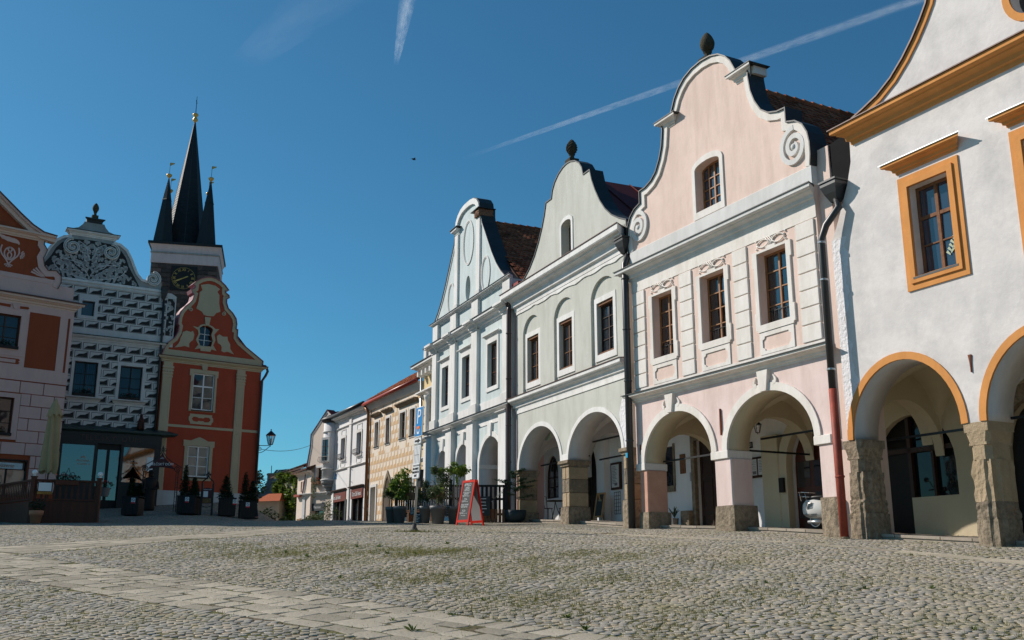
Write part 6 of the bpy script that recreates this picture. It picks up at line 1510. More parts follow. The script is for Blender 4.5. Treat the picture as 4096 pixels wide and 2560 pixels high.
for j in range(9):
    z = 5.22 - (j + 1) * .545; u = -10.35; k = 0
    while u < .1:
        L = 1.0 if (k or j % 2) else .5; x1 = min(u + L, .12); z1 = z + .545
        segs = [(u, x1)]
        for (a, b_, c, d) in ((LWn[0] - .2, LWn[1] + .24, LWn[2] - .15, LWn[3] + .2), (SWn[0] - .1, SWn[1] + .05, SWn[2], SWn[3] + .05)):
            if z < d - .05 and z1 > c + .05:
                ns = []
                for (p, q) in segs:
                    if q <= a or p >= b_: ns.append((p, q)); continue
                    if p < a - .08: ns.append((p, a))
                    if q > b_ + .08: ns.append((b_, q))
                segs = ns
        for (p, q) in segs: MB().bbox(p + .015, q - .015, -.045, .01, z + .015, z1 - .015, .012).build("rustic_block", lpink, h)
        u = x1; k += 1
b = MB(); frame2(b, *LWn, LWn[0] - .2, LWn[1] + .24, LWn[2] - .15, LWn[3] + .2, -.055, .01).build("window_surround", lpink, h); window(h, *LWn, .16, 2, 3, .06, .03, wood_dark, pane_d); MB().box(LWn[0], LWn[1], -.2, .1, 2.75, 2.88).build("flower_box", wood_blk, h)
MB().box(SWn[0], SWn[1], .12, .13, .2, 1.3).build("shop_pane", glass("pale_shop_glass", (.12, .13, .115), .6), h); MB().box(SWn[0] + .1, SWn[1] - .2, .02, .1, 1.34, 1.60).build("pizzeria_sign", M("pale_blue_sign", (.42, .50, .54), .5), h)
lettering("sign_text", "pizzerie", .22, M("brown_script", (.28, .12, .03), .6), h, (-2.05, .012, 1.47), .003, .3); b = MB(); frame2(b, SWn[0] + .05, SWn[1] - .05, .2, 1.7, SWn[0], SWn[1], .15, 1.76, .0, .12).build("shop_frame", wood_blk, h); MB().box(-2.0, -1.95, .04, .12, .2, 1.34).build("shop_mullion", wood_blk, h)
MB().sweep(cprof(8.72, 9.06, .34), -10.4, .12, 0, 1).build("cornice", cream_t if False else M("rose_stucco", (.60, .43, .36), .9, .05), h); MB().sweep([(.02, 9.06), (-.40, 9.06), (-.40, 9.10), (.02, 9.24)], -10.4, .14, 0, 1).build("cornice_cover", brownsheet, h)
MB().box(-10.4, .0, -.01, .4, 9.1, 9.86).build("parapet", lpink, h)
axl = -5.2
HR = [(4.42, 9.7), (4.54, 10.0), (4.52, 10.3), (4.30, 10.50), (4.08, 10.46), (3.95, 10.44), (3.74, 10.66), (3.65, 11.03), (3.72, 11.2), (3.78, 11.44), (3.62, 11.66), (3.62, 11.85), (0, 11.85)]
MB().prism(outline(axl, HR), .02, .4).build("gable_wall", rust_w, h); MB().ribbon(outline(axl, HR[:12]) if False else [(axl + d, z) for d, z in HR[:12]][::-1], -.24, .02, -.04, .1).build("gable_band", lpink, h)
MB().ribbon([(axl + d, z) for d, z in HR[:12]][::-1], .02, .05, -.08, .5).build("gable_cover", brownsheet, h)
MB().box(axl - 4.4, axl + 4.4, -.03, .05, 9.86, 10.08).build("gable_base_band", lpink, h)
MB().sweep(cprof(11.80, 12.10, .32), axl - 3.75, axl + 3.75, 1, 1).build("pediment_cornice", MATS["rose_stucco"], h)
MB().prism([(axl - 3.6, 12.08), (axl + 3.6, 12.08), (axl + 2.9, 12.4), (axl + 2.4, 12.78), (axl, 14.7), (axl - 2.4, 12.78), (axl - 2.9, 12.4)], .02, .4).build("pediment", rust_w, h)
pr = [(axl + 4.1, 12.10), (axl + 3.5, 12.16), (axl + 3.0, 12.40), (axl + 2.45, 12.80), (axl, 14.75)][::-1]
MB().ribbon(pr, -.28, .0, -.2, .2).build("raking_cornice", MATS["rose_stucco"], h); MB().ribbon(pr, -.10, .0, -.3, -.18).build("raking_moulding", lpink, h); MB().ribbon(pr, .0, .045, -.36, .5).build("raking_cover", brownsheet, h)
q = MB(); c0 = (-2.95, 10.95)
for s_ in (-1, 1):
    for (p0, p1, p2, p3) in (((0, -.5), (.2, -.1), (.5, -.1), (.35, .35)), ((0, .3), (.25, .25), (.35, -.15), (0, -.3)), ((0, -.25), (.3, .1), (-.3, .1), (0, .3))): q.taper(bez(*[(c0[0] + s_ * a, c0[1] + z_) for a, z_ in (p0, p1, p2, p3)], 12), [.03] * 13, -.0, .03)
    for k in range(6):
        a = R(-70 + k * 24); cx, cz = c0[0] + s_ * .42, c0[1] + .05; q.taper([(cx + .06 * s_ * math.cos(a), cz + .06 * math.sin(a)), (cx + .22 * s_ * math.cos(a), cz + .22 * math.sin(a))], [.012, .03], 0, .03)
for k in range(5): a = R(-150 + k * 30); q.taper([(c0[0] + .05 * math.cos(a), c0[1] - .45 + .05 * math.sin(a)), (c0[0] + .2 * math.cos(a), c0[1] - .45 + .2 * math.sin(a))], [.012, .03], 0, .03)
pts = bez((c0[0] + .35, c0[1] + .5), (c0[0] + .3, c0[1] + .75), (c0[0] - .3, c0[1] + .55), (c0[0] - .55, c0[1] + .85), 10); q.taper(pts, [.03, .05, .08, .1, .11, .1, .11, .08, .09, .05, .01], 0, .03)
q.build("stucco_ornament", lpink, h)
q = MB()
for k in range(5):
    a = R(95 + k * 16); q.taper([(-1.35, 10.12), (-1.35 + .55 * math.cos(a) - .1, 10.12 + .5 * math.sin(a))], [.01, .045], .0, .03)
q.taper([(-1.75, 10.2), (-1.05, 10.05)], [.02, .005], 0, .03); q.build("shell_ornament", lpink, h)
vr = [(axl, .4, 14.2), (axl + 5.6, .4, 9.1), (axl + 5.6, 10, 9.1), (axl, 10, 14.2), (axl - 5.4, .4, 9.1), (axl - 5.4, 10, 9.1)]
MB().add(vr, [(0, 1, 2, 3), (4, 0, 3, 5)]).build("roof_slope", tileunder, h)

# ------------------------------------------------------------------ CLOCK TOWER
Tw = House("clock_tower", "dark stone clock tower with pointed black spire and corner turrets", (-29.087, 85.0), 77, 4.5, "tower")
h = Tw.o
u0, u1, dp = -2.95, 2.73, 5.7
MB().box(u0, u1, 0, dp, -3, 23.35).build("shaft", towerstone, h)
bc = [M("dark_rubble_a", (.07, .055, .05), .95, .3, 5), M("dark_rubble_b", (.115, .085, .075), .95, .3, 5), M("dark_rubble_c", (.05, .045, .045), .95, .3, 5), M("dark_rubble_d", (.15, .10, .085), .95, .3, 5)]
z = 17.5; rows = 0
while z < 23.2:
    u = u0; hh = rng.uniform(.30, .42)
    while u < u1 - .05:
        L = min(rng.uniform(.4, .95), u1 - u)
        if not (-1.35 < u + L / 2 < 1.15 and 20.8 < z + .2 < 23.3): MB().bbox(u + .02, u + L - .02, -.03 - rng.uniform(0, .03), .02, z + .02, min(z + hh, 23.33) - .02, .03).build("tower_stone", rng.choice(bc), h)
        u += L
    z += hh
MB().bbox(u0 - .06, u1 + .06, -.06, dp + .06, 23.35, 24.25, .02).build("upper_band", plaster("rosy_white_plaster", (.60, .50, .50), .06, (.42, .33, .33), .5), h)
MB().bbox(u0 - .12, u1 + .12, -.14, dp + .12, 24.25, 24.38, .02).build("band_moulding", sg_stone, h)
b = MB(); v = []; f = []
for (e, z) in ((.02, 24.38), (.06, 24.7), (.22, 25.06)): v += [(u0 - e, -e, z), (u1 + e, -e, z), (u1 + e, dp + e, z), (u0 - e, dp + e, z)]
for k in range(2):
    for i in range(4): f.append((k * 4 + i, k * 4 + (i + 1) % 4, k * 4 + 4 + (i + 1) % 4, k * 4 + 4 + i))
b.add(v, f).build("cove_cornice", MATS["rosy_white_plaster"], h)
MB().box(u0 - .36, u1 + .30, -.34, dp + .3, 25.06, 25.28).build("roof_edge", slate, h)
cx, cy = -.52, dp / 2
def slate_cone(c, r0, z0, z1, n, name, a0, ang_tiles=0):
    b = MB().lathe([(r0, z0), (r0 * .02 + .03, z1)], (c[0], c[1], 0), n, a0); return b.build(name, slate, h)
SPb = 1.95
AS = R(4)
slate_cone((cx, cy), SPb, 25.25, 38.35, 8, "main_spire", AS)
# slate courses on the faces turned to the square
sl = MB(); one = []
for fce in (3, 4, 5, 6):
    a_ = AS + R(45 * fce); b__ = AS + R(45 * (fce + 1))
    for j in range(46):
        t0, t1 = j / 46, (j + 1) / 46; z0, z1 = 25.25 + 13.1 * t0 * .97, 25.25 + 13.1 * t1 * .97; r0, r1 = SPb * (1 - t0 * .97) + .02, SPb * (1 - t1 * .97) + .015
        m = max(1, int(5 * (1 - t0)))
        for i in range(m):
            s0, s1 = (i + .04) / m, (i + .96) / m
            pa = lambda r, s, zz: (cx + r * ((1 - s) * math.cos(a_) + s * math.cos(b__)), cy + r * ((1 - s) * math.sin(a_) + s * math.sin(b__)), zz)
            sl.quad(pa(r0 + .025, s0, z0), pa(r0 + .025, s1, z0), pa(r1, s1, z1), pa(r1, s0, z1))
sl.build("spire_slates", slate, h, kind="stuff")
for k in range(8):
    a = AS + R(45 * k); MB().tube([(cx + (SPb + .02) * math.cos(a), cy + (SPb + .02) * math.sin(a), 25.3), (cx + .05 * math.cos(a), cy + .05 * math.sin(a), 38.3)], .03, 5).build("spire_hip", sheet, h)
def knob(c, z, s): MB().lathe([(.05 * s, 0), (.08 * s, .08 * s), (.18 * s, .16 * s), (.28 * s, .30 * s), (.30 * s, .42 * s), (.26 * s, .48 * s), (.05 * s, .56 * s)], (c[0], c[1], z), 12).build("gilded_ball", gold, h, True)
MB().lathe([(.06, 38.2), (.10, 38.35), (.22, 38.45), (.25, 38.6), (.16, 38.75), (.14, 38.87), (.24, 39.0), (.28, 39.1), (.2, 39.2), (.05, 39.3)], (cx, cy, 0), 14).build("gilded_ball", gold, h, True)
MB().tube([(cx, cy, 39.2), (cx, cy, 41.0)], [.04, .02], 6).box(cx - .03, cx + .03, cy - .35, cy + .35, 40.4, 40.46).build("spire_cross", iron, h)
for (tx, ty) in ((-2.17, .85), (1.53, .85), (-2.45, dp - .85), (1.05, dp - .85)):
    MB().lathe([(.98, 25.25), (.42, 29.5), (.46, 29.5), (.41, 29.62), (.05, 31.68)], (tx, ty, 0), 6, R(30)).build("corner_turret", slate, h)
    knob((tx, ty), 31.65, .85); MB().tube([(tx, ty, 32.0), (tx, ty, 33.2)], .02, 5).build("vane_rod", iron, h)
    MB().prism([(tx + .02, 32.9), (tx + .36, 33.1), (tx + .30, 32.95), (tx + .42, 33.2), (tx + .02, 33.22)], ty - .01, ty + .01).build("weather_vane", gold, h)
cc = (-.1, 22.03)
MB().box(cc[0] - 1.1, cc[0] + 1.1, -.10, .02, cc[1] - 1.1, cc[1] + 1.1).build("clock_board", M("black_clock_board", (.012, .012, .013), .6), h)
clk = MB()
for k in range(60):
    a = 2 * math.pi * k / 60; clk.box(cc[0] + .97 * math.cos(a) - .022, cc[0] + .97 * math.cos(a) + .022, -.12, -.095, cc[1] + .97 * math.sin(a) - .022, cc[1] + .97 * math.sin(a) + .022)
cd = clk.build("minute_dots", gold, h)
for k, s_ in enumerate(("XII", "I", "II", "III", "IIII", "V", "VI", "VII", "VIII", "IX", "X", "XI")):
    a = R(90 - 30 * k); lettering("clock_numeral", s_, .34, gold, h, (cc[0] + .77 * math.cos(a), -.12, cc[1] + .77 * math.sin(a)), .01, rot=(0, -R(-30 * k) if False else R(30 * k), 0), sx=.8)
for ang, L, w, tail in ((R(205), .78, .05, .42), (R(28), .40, .04, .1)):
    p = [(cc[0] - tail * math.cos(ang), cc[1] - tail * math.sin(ang)), (cc[0], cc[1]), (cc[0] + L * .7 * math.cos(ang), cc[1] + L * .7 * math.sin(ang)), (cc[0] + L * math.cos(ang), cc[1] + L * math.sin(ang))]
    MB().taper(p, [w * .8, w * .7, w * 1.3, .005], -.14, -.12).build("clock_hand", gold, h)
# ------------------------------------------------------------------ plants
def leaves(b, c, rad, n, size, rr, shell=.35, flat=.0, droop=0.0, asp=.45):
    for _ in range(n):
        while True:
            p = Vector((rr.uniform(-1, 1), rr.uniform(-1, 1), rr.uniform(-1, 1)))
            if shell < p.length <= 1: break
        p = Vector((c[0] + p.x * rad[0], c[1] + p.y * rad[1], c[2] + p.z * rad[2]))
        a = rr.uniform(0, 6.283); el = rr.uniform(-.6, .9) * (1 - flat) - droop
        d = Vector((math.cos(a) * math.cos(el), math.sin(a) * math.cos(el), math.sin(el))); s_ = d.cross(Vector((rr.gauss(0, .4), rr.gauss(0, .4), 1))).normalized()
        L = size * rr.uniform(.65, 1.3); w = L * asp
        b.add([tuple(p), tuple(p + d * L * .5 + s_ * w * .5 + Vector((0, 0, L * .08))), tuple(p + d * L), tuple(p + d * L * .5 - s_ * w * .5 + Vector((0, 0, L * .08)))], [(0, 1, 2, 3)])
def clumps(b, c, rad, nc, nl, size, rr, cr=.38, **k):
    for _ in range(nc):
        while True:
            p = Vector((rr.uniform(-1, 1), rr.uniform(-1, 1), rr.uniform(-1, 1)))
            if p.length <= 1: break
        r_ = cr * rr.uniform(.6, 1.25)
        leaves(b, (c[0] + p.x * rad[0], c[1] + p.y * rad[1], c[2] + p.z * rad[2]), (rad[0] * r_, rad[1] * r_, rad[2] * r_ * .8), nl, size, rr, .2, **k)
def pot_mesh(r, hgt): return [(r * .68, 0), (r * .94, hgt * .80), (r * 1.0, hgt * .80), (r * 1.03, hgt), (r * .93, hgt), (r * .9, hgt * .9), (.01, hgt * .88)]
def potted_tree(x, y, r, hgt, label, crown, leaf, pot=None, grp="potted trees in front of the blue house", stem=1):
    o = thing("potted_tree", label, "potted tree", (x, y, gz(x, y) - .01), rng.uniform(0, 6), grp)
    MB().lathe(pot_mesh(r, hgt), (0, 0, 0), 22).build("pot", pot or greypot, o, True); MB().lathe([(r * .9, hgt * .9), (.01, hgt * .93)], (0, 0, 0), 14).build("soil", M("potting_soil", (.04, .028, .02), .95), o)
    cz, rx, rz, n, size, dr = crown
    b = MB(); b.tube([(0, 0, hgt * .8), (.02, .01, hgt + .3), (0, 0, cz)], [.022, .018, .012], 6)
    for k in range(stem * 5):
        a = rng.uniform(0, 6.28); b.tube([(0, 0, cz - rz * .4), (math.cos(a) * rx * .4, math.sin(a) * rx * .4, cz + rz * .2), (math.cos(a) * rx * .85, math.sin(a) * rx * .85, cz + rz * rng.uniform(-.2, .5))], [.012, .008, .004], 5)
    b.build("trunk", bark, o); c = MB(); clumps(c, (0, 0, cz), (rx, rx, rz), 14, n // 14, size, rng, .42, droop=dr); c.build("crown", leaf, o)
    return o
potted_tree(-4.42, 37.0, .21, .58, "clipped grey-green shrub in the leftmost grey pot by the gothic door", (1.22, .30, .38, 1500, .085, .1), lf_olive)
potted_tree(-4.06, 36.6, .245, .60, "broad-leaved weeping shrub in grey pot next to the leftmost pot", (1.36, .40, .50, 900, .16, .7), lf_bright)
potted_tree(-3.10, 36.1, .22, .60, "silvery olive shrub in dark pot just right of the parking sign", (1.15, .30, .42, 1400, .085, .3), lf_olive)
potted_tree(-2.58, 35.3, .29, .62, "dense grey-green shrub in wide dark pot between parking sign and chalkboard", (1.34, .42, .60, 2400, .095, .3), lf_olive)
# sparse drooping tree in front of the fence corner
o = potted_tree(-2.05, 35.5, .22, .60, "sparse yellow-green weeping tree in pot behind the red chalkboard", (1.95, .46, .22, 420, .17, .9), lf_bright, stem=2)
c = MB()
for s_, z in ((.35, 1.55), (-.1, 1.6), (.42, 1.3)): leaves(c, (s_, 0, z), (.1, .1, .22), 26, .14, rng, .1, droop=.8)
c.build("trailing_leaves", lf_bright, o)
# spruce in tub
o = thing("potted_spruce", "little dark spruce in a tub in front of the brown downpipe", "potted tree", (.12, 37.2, gz(.12, 37.2)), 0)
MB().lathe([(.22, 0), (.36, .12), (.42, .44), (.38, .44), (.01, .38)], (0, 0, 0), 20).build("tub", M("dark_teal_tub", (.025, .04, .045), .5), o, True)
b = MB().tube([(0, 0, .35), (.03, 0, 1.0), (.0, .0, 1.85)], [.035, .028, .01], 7); nd = MB()
for (ax_, z, L) in [(k * 2.4, .85 + .12 * k, .62 - .035 * k) for k in range(9)] + [(3.0, 1.42, .75), (.2, 1.38, .75), (2.9, 1.2, .6), (.1, 1.2, .66)]:
    e = Vector((math.cos(ax_) * L, math.sin(ax_) * L * .7, .14)); b.tube([(0, 0, z), tuple(Vector((0, 0, z)) + e)], [.012, .004], 5)
    for k in range(9):
        t = .25 + .75 * k / 8; p = Vector((0, 0, z)) + e * t; leaves(nd, p, (.10 + .05 * (1 - t), .08, .04), 24, .085, rng, .0, .6, asp=.28)
b.build("trunk", bark, o); nd.build("crown", lf_spruce, o)

# ------------------------------------------------------------------ terrace fence with string lights
FP = [(-4.75, 41.4), (-2.35, 38.6), (-1.5, 37.5), (-.22, 37.25)]
fence = thing("terrace_fence", "black slatted terrace fence in front of the blue house", "fence", (0, 0, 0), 0)
for (a, b_) in zip(FP, FP[1:]):
    L = math.hypot(b_[0] - a[0], b_[1] - a[1]); n = max(3, int(L / .16)); ang = math.atan2(b_[1] - a[1], b_[0] - a[0])
    for k in range(n):
        t = (k + .5) / n; x, y = a[0] + (b_[0] - a[0]) * t, a[1] + (b_[1] - a[1]) * t
        q = MB().box(-.045, .045, -.012, .012, .14, 1.36).build("slat", wood_blk, fence); q.location = (x, y, gz(x, y)); q.rotation_euler = (0, 0, ang)
    x, y = (a[0] + b_[0]) / 2, (a[1] + b_[1]) / 2
    for z in (.30, .85, 1.33):
        q = MB().box(-L / 2, L / 2, .014, .05, z - .04, z + .04).build("rail", wood_blk, fence); q.location = (x, y, gz(x, y)); q.rotation_euler = (0, -math.atan2(gz(*b_) - gz(*a), L), ang)
for (x, y) in FP:
    q = MB().box(-.055, .055, -.055, .055, -.1, 1.52).box(-.07, .07, -.07, .07, 1.52, 1.56).build("post", wood_blk, fence); q.location = (x, y, gz(x, y))
q = MB()
for k in range(9): q.bbox(-1.45 + k * .135, -1.33 + k * .135, 37.16, 37.22, gz(-1, 37.2) - .1, gz(-1, 37.2) + .48, .015)
q.build("skirting_planks", wood_old, fence)
gar = thing("string_lights", "string of clear bulbs draped along the terrace fence", "string lights", (0, 0, 0), 0)
w = MB(); bulbs = []
P0 = [(-3.9, 36.35, 4.15), (-3.0, 35.8, 4.2), (-2.3, 36.2, 4.4), (-1.4, 37.1, 4.35), (-.3, 37.0, 4.5)]
for a, b_ in zip(P0, P0[1:]):
    pts = [tuple(np.array(a) * (1 - t) + np.array(b_) * t + np.array((0, 0, -.38 * 4 * t * (1 - t)))) for t in [i / 8 for i in range(9)]]; w.tube(pts, .008, 4); bulbs += pts[1:8:2]
w.build("cable", iron, gar)
bg = clearglass("bulb_glass", (.85, .87, .88), .2)
for p in bulbs:
    s_ = MB().lathe([(.012, 0), (.012, -.04), (.02, -.045)], p, 8).build("socket", iron, gar); MB().ball((p[0], p[1], p[2] - .085), .042, 10).build("bulb", bg, s_, True)
for k, (x, y, z, s_) in enumerate(((-3.55, 36.25, 3.62, .20), (-3.35, 36.0, 3.35, .24), (-2.75, 35.75, 3.62, .22), (-2.25, 35.85, 3.62, .26), (-1.05, 37.15, 3.85, .5))):
    bd = thing("chalk_board", ["small chalkboard hanging behind the second grey pot", "tall thin chalkboard just left of the sign pole", "small chalkboard above the dark olive pot", "small chalkboard above the wide dark pot", "dark board with faint lettering behind the red chalkboard"][k], "chalkboard", (x, y, z), R(-18))
    MB().box(-s_ / 2, s_ / 2, -.012, .012, -s_ * .7, s_ * .7).build("board", slateboard, bd); q = MB()
    for j in range(5): q.box(-s_ * .36, s_ * rng.uniform(.0, .36), -.016, -.010, s_ * (.5 - j * .24), s_ * (.56 - j * .24))
    q.build("chalk_lines", chalk, bd)
for k, (x, y, z) in enumerate(((-3.72, 36.5, 4.28), (-2.72, 36.2, 4.28))):
    fb = thing("flower_box", ["flower box with red geraniums behind the parking sign", "brown flower box on the fence left of the weeping tree"][k], "flower box", (x, y, z), R(-30))
    MB().box(-.3, .3, -.1, .1, -.22, 0).build("box", wood_old, fb); c = MB(); leaves(c, (0, 0, .08), (.32, .14, .14), 160, .08, rng, .1); c.build("leaves", lf_bright, fb)
    if k == 0: c = MB(); leaves(c, (0, 0, .17), (.26, .12, .08), 60, .05, rng, .0, asp=.9); c.build("blossoms", lf_red, fb)
bn = thing("terrace_bench", "pale wooden bench ends behind the pots at the terrace fence", "bench", (-3.35, 37.6, gz(-3.35, 37.6)), R(-40))
for z in (.36, .42): MB().box(-.7, .7, -.12, .12, z, z + .03).build("seat_board", wood_old, bn)
for x in (-.6, .6): MB().box(x - .04, x + .04, -.12, .12, 0, .36).build("leg", wood_old, bn)

# ------------------------------------------------------------------ red A-frame chalkboard
sb = thing("sandwich_board", "red framed A-board with chalk menu in front of the terrace", "sandwich board", (-1.645, 33.45, gz(-1.645, 33.45)), R(-49))
def panel(yb, yt, mats, front):
    W2, H = .33, 1.52; ang = math.atan2(yt - yb, H); m = Matrix.Translation((0, yb, 0)) @ Matrix.Rotation(-ang, 4, 'X')
    fr = MB(); frame2(fr, -W2 + .06, W2 - .06, .18, 1.44, -W2, W2, .10, 1.52, -.02, .02); fr.box(-W2, -W2 + .06, -.019, .019, 0, .12).box(W2 - .06, W2, -.019, .019, 0, .12); fr.xf(m); o = fr.build("frame", redframe, sb)
    pn = MB().box(-W2 + .055, W2 - .055, -.008, .008, .17, 1.45).xf(m).build("writing_panel" if front else "rear_panel", slateboard if front else M("grey_board_back", (.30, .30, .31), .7), sb)
    return m
m = panel(0, .30, None, True); panel(.66, .36, None, False)
rows_ = [("AMIGO", 1.36, .15, 0), ("amigo", 1.27, .12, .3), ("AMIGO", 1.18, .12, 0), ("BURGERY", 1.05, .085, 0), ("HOVĚZÍ 150 G · HRANOLKY", .97, .042, 0), ("STEAK", .87, .085, 0), ("VEPŘOVÁ KRKOVICE", .79, .045, 0), ("MENU RANNÉ", .68, .085, 0), ("VEJCE SLANINA CHLEBA", .60, .045, 0), ("PIZZA", .48, .09, 0), ("PIZZA PROSCIUTTO 33 CM", .39, .042, 0), ("+ NÁPOJ ZDARMA", .32, .042, 0)]
for t_, z, s_, sh in rows_:
    lo = lettering("chalk_text", t_, s_, chalk, sb, (0, 0, 0), .002, sh, sx=.72); lo.matrix_local = m @ Matrix.Translation((-.02, -.012, z))
q = MB()
for z, x1 in ((1.10, .2), (1.0, .05), (.82, .0), (.63, .12), (.42, -.02)): q.box(-.23, x1, -.014, -.008, z - .004, z + .004)
q.xf(m).build("chalk_underlines", chalk, sb)

# ------------------------------------------------------------------ leaning parking sign
ps = thing("parking_sign", "leaning steel post with blue parking sign and white plates", "road sign", (-2.54, 26.4, gz(-2.54, 26.4)), 0)
tilt = Matrix.Rotation(R(2.4), 4, 'Y'); fz = Matrix.Rotation(R(90 - 152.9), 4, 'Z')
MB().lathe([(.15, -.02), (.15, .02), (.10, .06), (.055, .13), (.05, .2)], (0, 0, 0), 14).build("cast_foot", M("cast_iron_foot", (.07, .065, .06), .7, .3, 12, .006, 30), ps, True)
MB().tube([(0, 0, .1), (0, 0, 3.28)], .032, 12).xf(tilt).build("post", galv, ps, True)
MB().box(-.05, .05, -.03, .05, .1, .2).xf(tilt).build("clamp", MATS["cast_iron_foot"], ps)
def plate(z0, z1, w, name, face, border=None):
    mm = tilt @ fz @ Matrix.Translation((0, -.05, 0)); k = .03
    rr_ = [(-w + k, z0), (w - k, z0), (w, z0 + k), (w, z1 - k), (w - k, z1), (-w + k, z1), (-w, z1 - k), (-w, z0 + k)]
    MB().prism(rr_, -.012, .012).xf(mm).build(name, border or signwhite, ps); e = .02
    MB().prism(offs(rr_, e, True), -.016, -.010).xf(mm).build(name + "_face", face, ps); return mm
mm = plate(2.47, 3.27, .25, "parking_plate", bluesign)
lo = lettering("letter_p", "P", .56, signwhite, ps, (0, 0, 0), .003); lo.matrix_local = mm @ Matrix.Translation((0, -.02, 2.99))
MB().box(-.07, .07, -.024, -.016, 2.54, 2.60).ribbon([(-.07, 2.58), (-.085, 2.72)], -.015, .015, -.024, -.016).ribbon([(.07, 2.58), (.085, 2.72)], -.015, .015, -.024, -.016).build("slot_symbol", signwhite, ps).matrix_local = mm
MB().box(-.10, .10, -.028, -.020, 2.68, 2.745).build("orange_card", signorange, ps).matrix_local = mm
mm = plate(2.27, 2.455, .25, "arrow_plate", signwhite, galv)
MB().prism([(-.18, 2.335), (.02, 2.335), (.02, 2.30), (.19, 2.36), (.02, 2.42), (.02, 2.385), (-.18, 2.385)], -.024, -.016).build("arrow", signblack, ps).matrix_local = mm
mm = plate(1.71, 2.255, .25, "timetable_plate", signwhite, galv); q = MB()
for x in (-.15, -.05, .05, .15): q.box(x - .005, x + .005, -.022, -.016, 1.76, 2.22)
q.box(-.17, .17, -.023, -.017, 1.985, 1.995).build("timetable_lines", M("grey_line", (.25, .24, .25), .6), ps).matrix_local = mm
mm = plate(1.36, 1.70, .25, "text_plate", signwhite, galv)
for t_, z in (("PRO MAJITELE", 1.62), ("PARKOVACÍCH", 1.53), ("KARET", 1.44)):
    lo = lettering("plate_text", t_, .085, signblack, ps, (0, 0, 0), .002, sx=.75); lo.matrix_local = mm @ Matrix.Translation((0, -.02, z))
MB().box(.05, .22, .0, .07, 1.15, 1.60).xf(tilt @ fz).build("black_cabinet", blackpaint, ps)

# ------------------------------------------------------------------ things inside the arcades
def cafe_chair(loc, rz, label):
    o = thing("cafe_chair", label, "chair", loc, rz, "iron chairs in the green house arcade")
    MB().lathe([(.19, .43), (.20, .45), (.01, .46)], (0, 0, 0), 14).build("seat", wood_blk, o)
    for a in (45, 135, 225, 315): MB().tube([(.15 * math.cos(R(a)), .15 * math.sin(R(a)), .44), (.2 * math.cos(R(a)), .2 * math.sin(R(a)), 0)], .013, 6).build("leg", iron, o)
    MB().tube([(-.17, .17, .44), (-.18, .22, .85), (0, .27, .93), (.18, .22, .85), (.17, .17, .44)], .013, 6).tube([(-.1, .23, .45), (0, .26, .9), (.1, .23, .45)], .01, 5).build("backrest", iron, o); return o
zf = G.base + .1
def fl_z(H, u, y): return gz(*H.w(u, .38)[:2]) + .10
cafe_chair(G.w(-.55, 1.6, 0)[:2] + (fl_z(G, -.55, 1.6),), 2.2, "black iron chair left of the arcade table"); cafe_chair(G.w(.45, 1.8, 0)[:2] + (fl_z(G, .45, 1.8),), -.8, "black iron chair right of the arcade table by the stone pier")
tb = thing("cafe_table", "round black iron table in the green house arcade", "table", G.w(-.1, 1.7, 0)[:2] + (fl_z(G, -.1, 1.7),), 0)
MB().lathe([(.01, .70), (.33, .70), (.34, .72), (.33, .74), (.01, .74)], (0, 0, 0), 20).build("tabletop", wood_blk, tb)
for k in range(3): a = k * 2.09; MB().tube([(0, 0, .7), (.08 * math.cos(a), .08 * math.sin(a), .4), (.28 * math.cos(a), .28 * math.sin(a), 0)], .015, 6).build("leg", iron, tb)
es = thing("easel_board", "small wooden easel chalkboard on the floor of the green arcade", "chalkboard", G.w(1.95, 2.4, 0)[:2] + (fl_z(G, 1.95, 2.4),), R(90 - 156.5 + 12))
me_ = Matrix.Rotation(R(-12), 4, 'X'); b = MB(); frame2(b, -.18, .18, .18, .98, -.24, .24, .12, 1.04, -.015, .015); b.box(-.24, -.19, -.014, .014, 0, .13).box(.19, .24, -.014, .014, 0, .13); b.xf(me_).build("frame", wood_pale, es)
MB().box(-.19, .19, -.006, .006, .17, .99).xf(me_).build("board", slateboard, es); MB().box(-.03, .03, .0, .02, 0, 1.0).xf(Matrix.Translation((0, .32, 0)) @ Matrix.Rotation(R(14), 4, 'X')).build("rear_leg", wood_pale, es)
lo = lettering("chalk_text", "VEGE", .1, M("green_chalk", (.2, .35, .25), .9), es, (0, 0, 0), .002); lo.matrix_local = me_ @ Matrix.Translation((0, -.012, .75))
# scooter parked behind the right pink pier
scx, scy = P.w(6.02, 1.45)[:2]
sc = thing("motor_scooter", "white retro scooter parked behind the right pink pier", "scooter", (scx, scy, fl_z(P, 6.0, 1.45) + .01), R(90 - 152.9 + 12))
ivory = M("ivory_enamel", (.66, .655, .63), .25, .03, 3, 0, 10, .5); chrome = M("chrome", (.7, .7, .7), .12, .02, 3, 0, 10, .5, metal=1.0); rubber = M("black_rubber", (.015, .015, .016), .8)
def wheel(x, z, r_):
    b = MB(); N = 26; v = []; 
    b.tube([(x + r_ * .76 * math.cos(2 * math.pi * k / N), 0, z + r_ * .76 * math.sin(2 * math.pi * k / N)) for k in range(N)], r_ * .24, 10, True); o = b.build("wheel", rubber, sc, True)
    for s_ in (-1, 1): MB().tube([(x + r_ * .66 * math.cos(2 * math.pi * k / N), s_ * r_ * .20, z + r_ * .66 * math.sin(2 * math.pi * k / N)) for k in range(N)], r_ * .075, 6, True).build("white_wall", signwhite, o, True)
    MB().lathe([(.01, -.05), (r_ * .5, -.045), (r_ * .55, 0), (r_ * .5, .045), (.01, .05)], (0, 0, 0), 18).xf(Matrix.Translation((x, 0, z)) @ Matrix.Rotation(R(90), 4, 'X')).build("rim", galv, o, True)
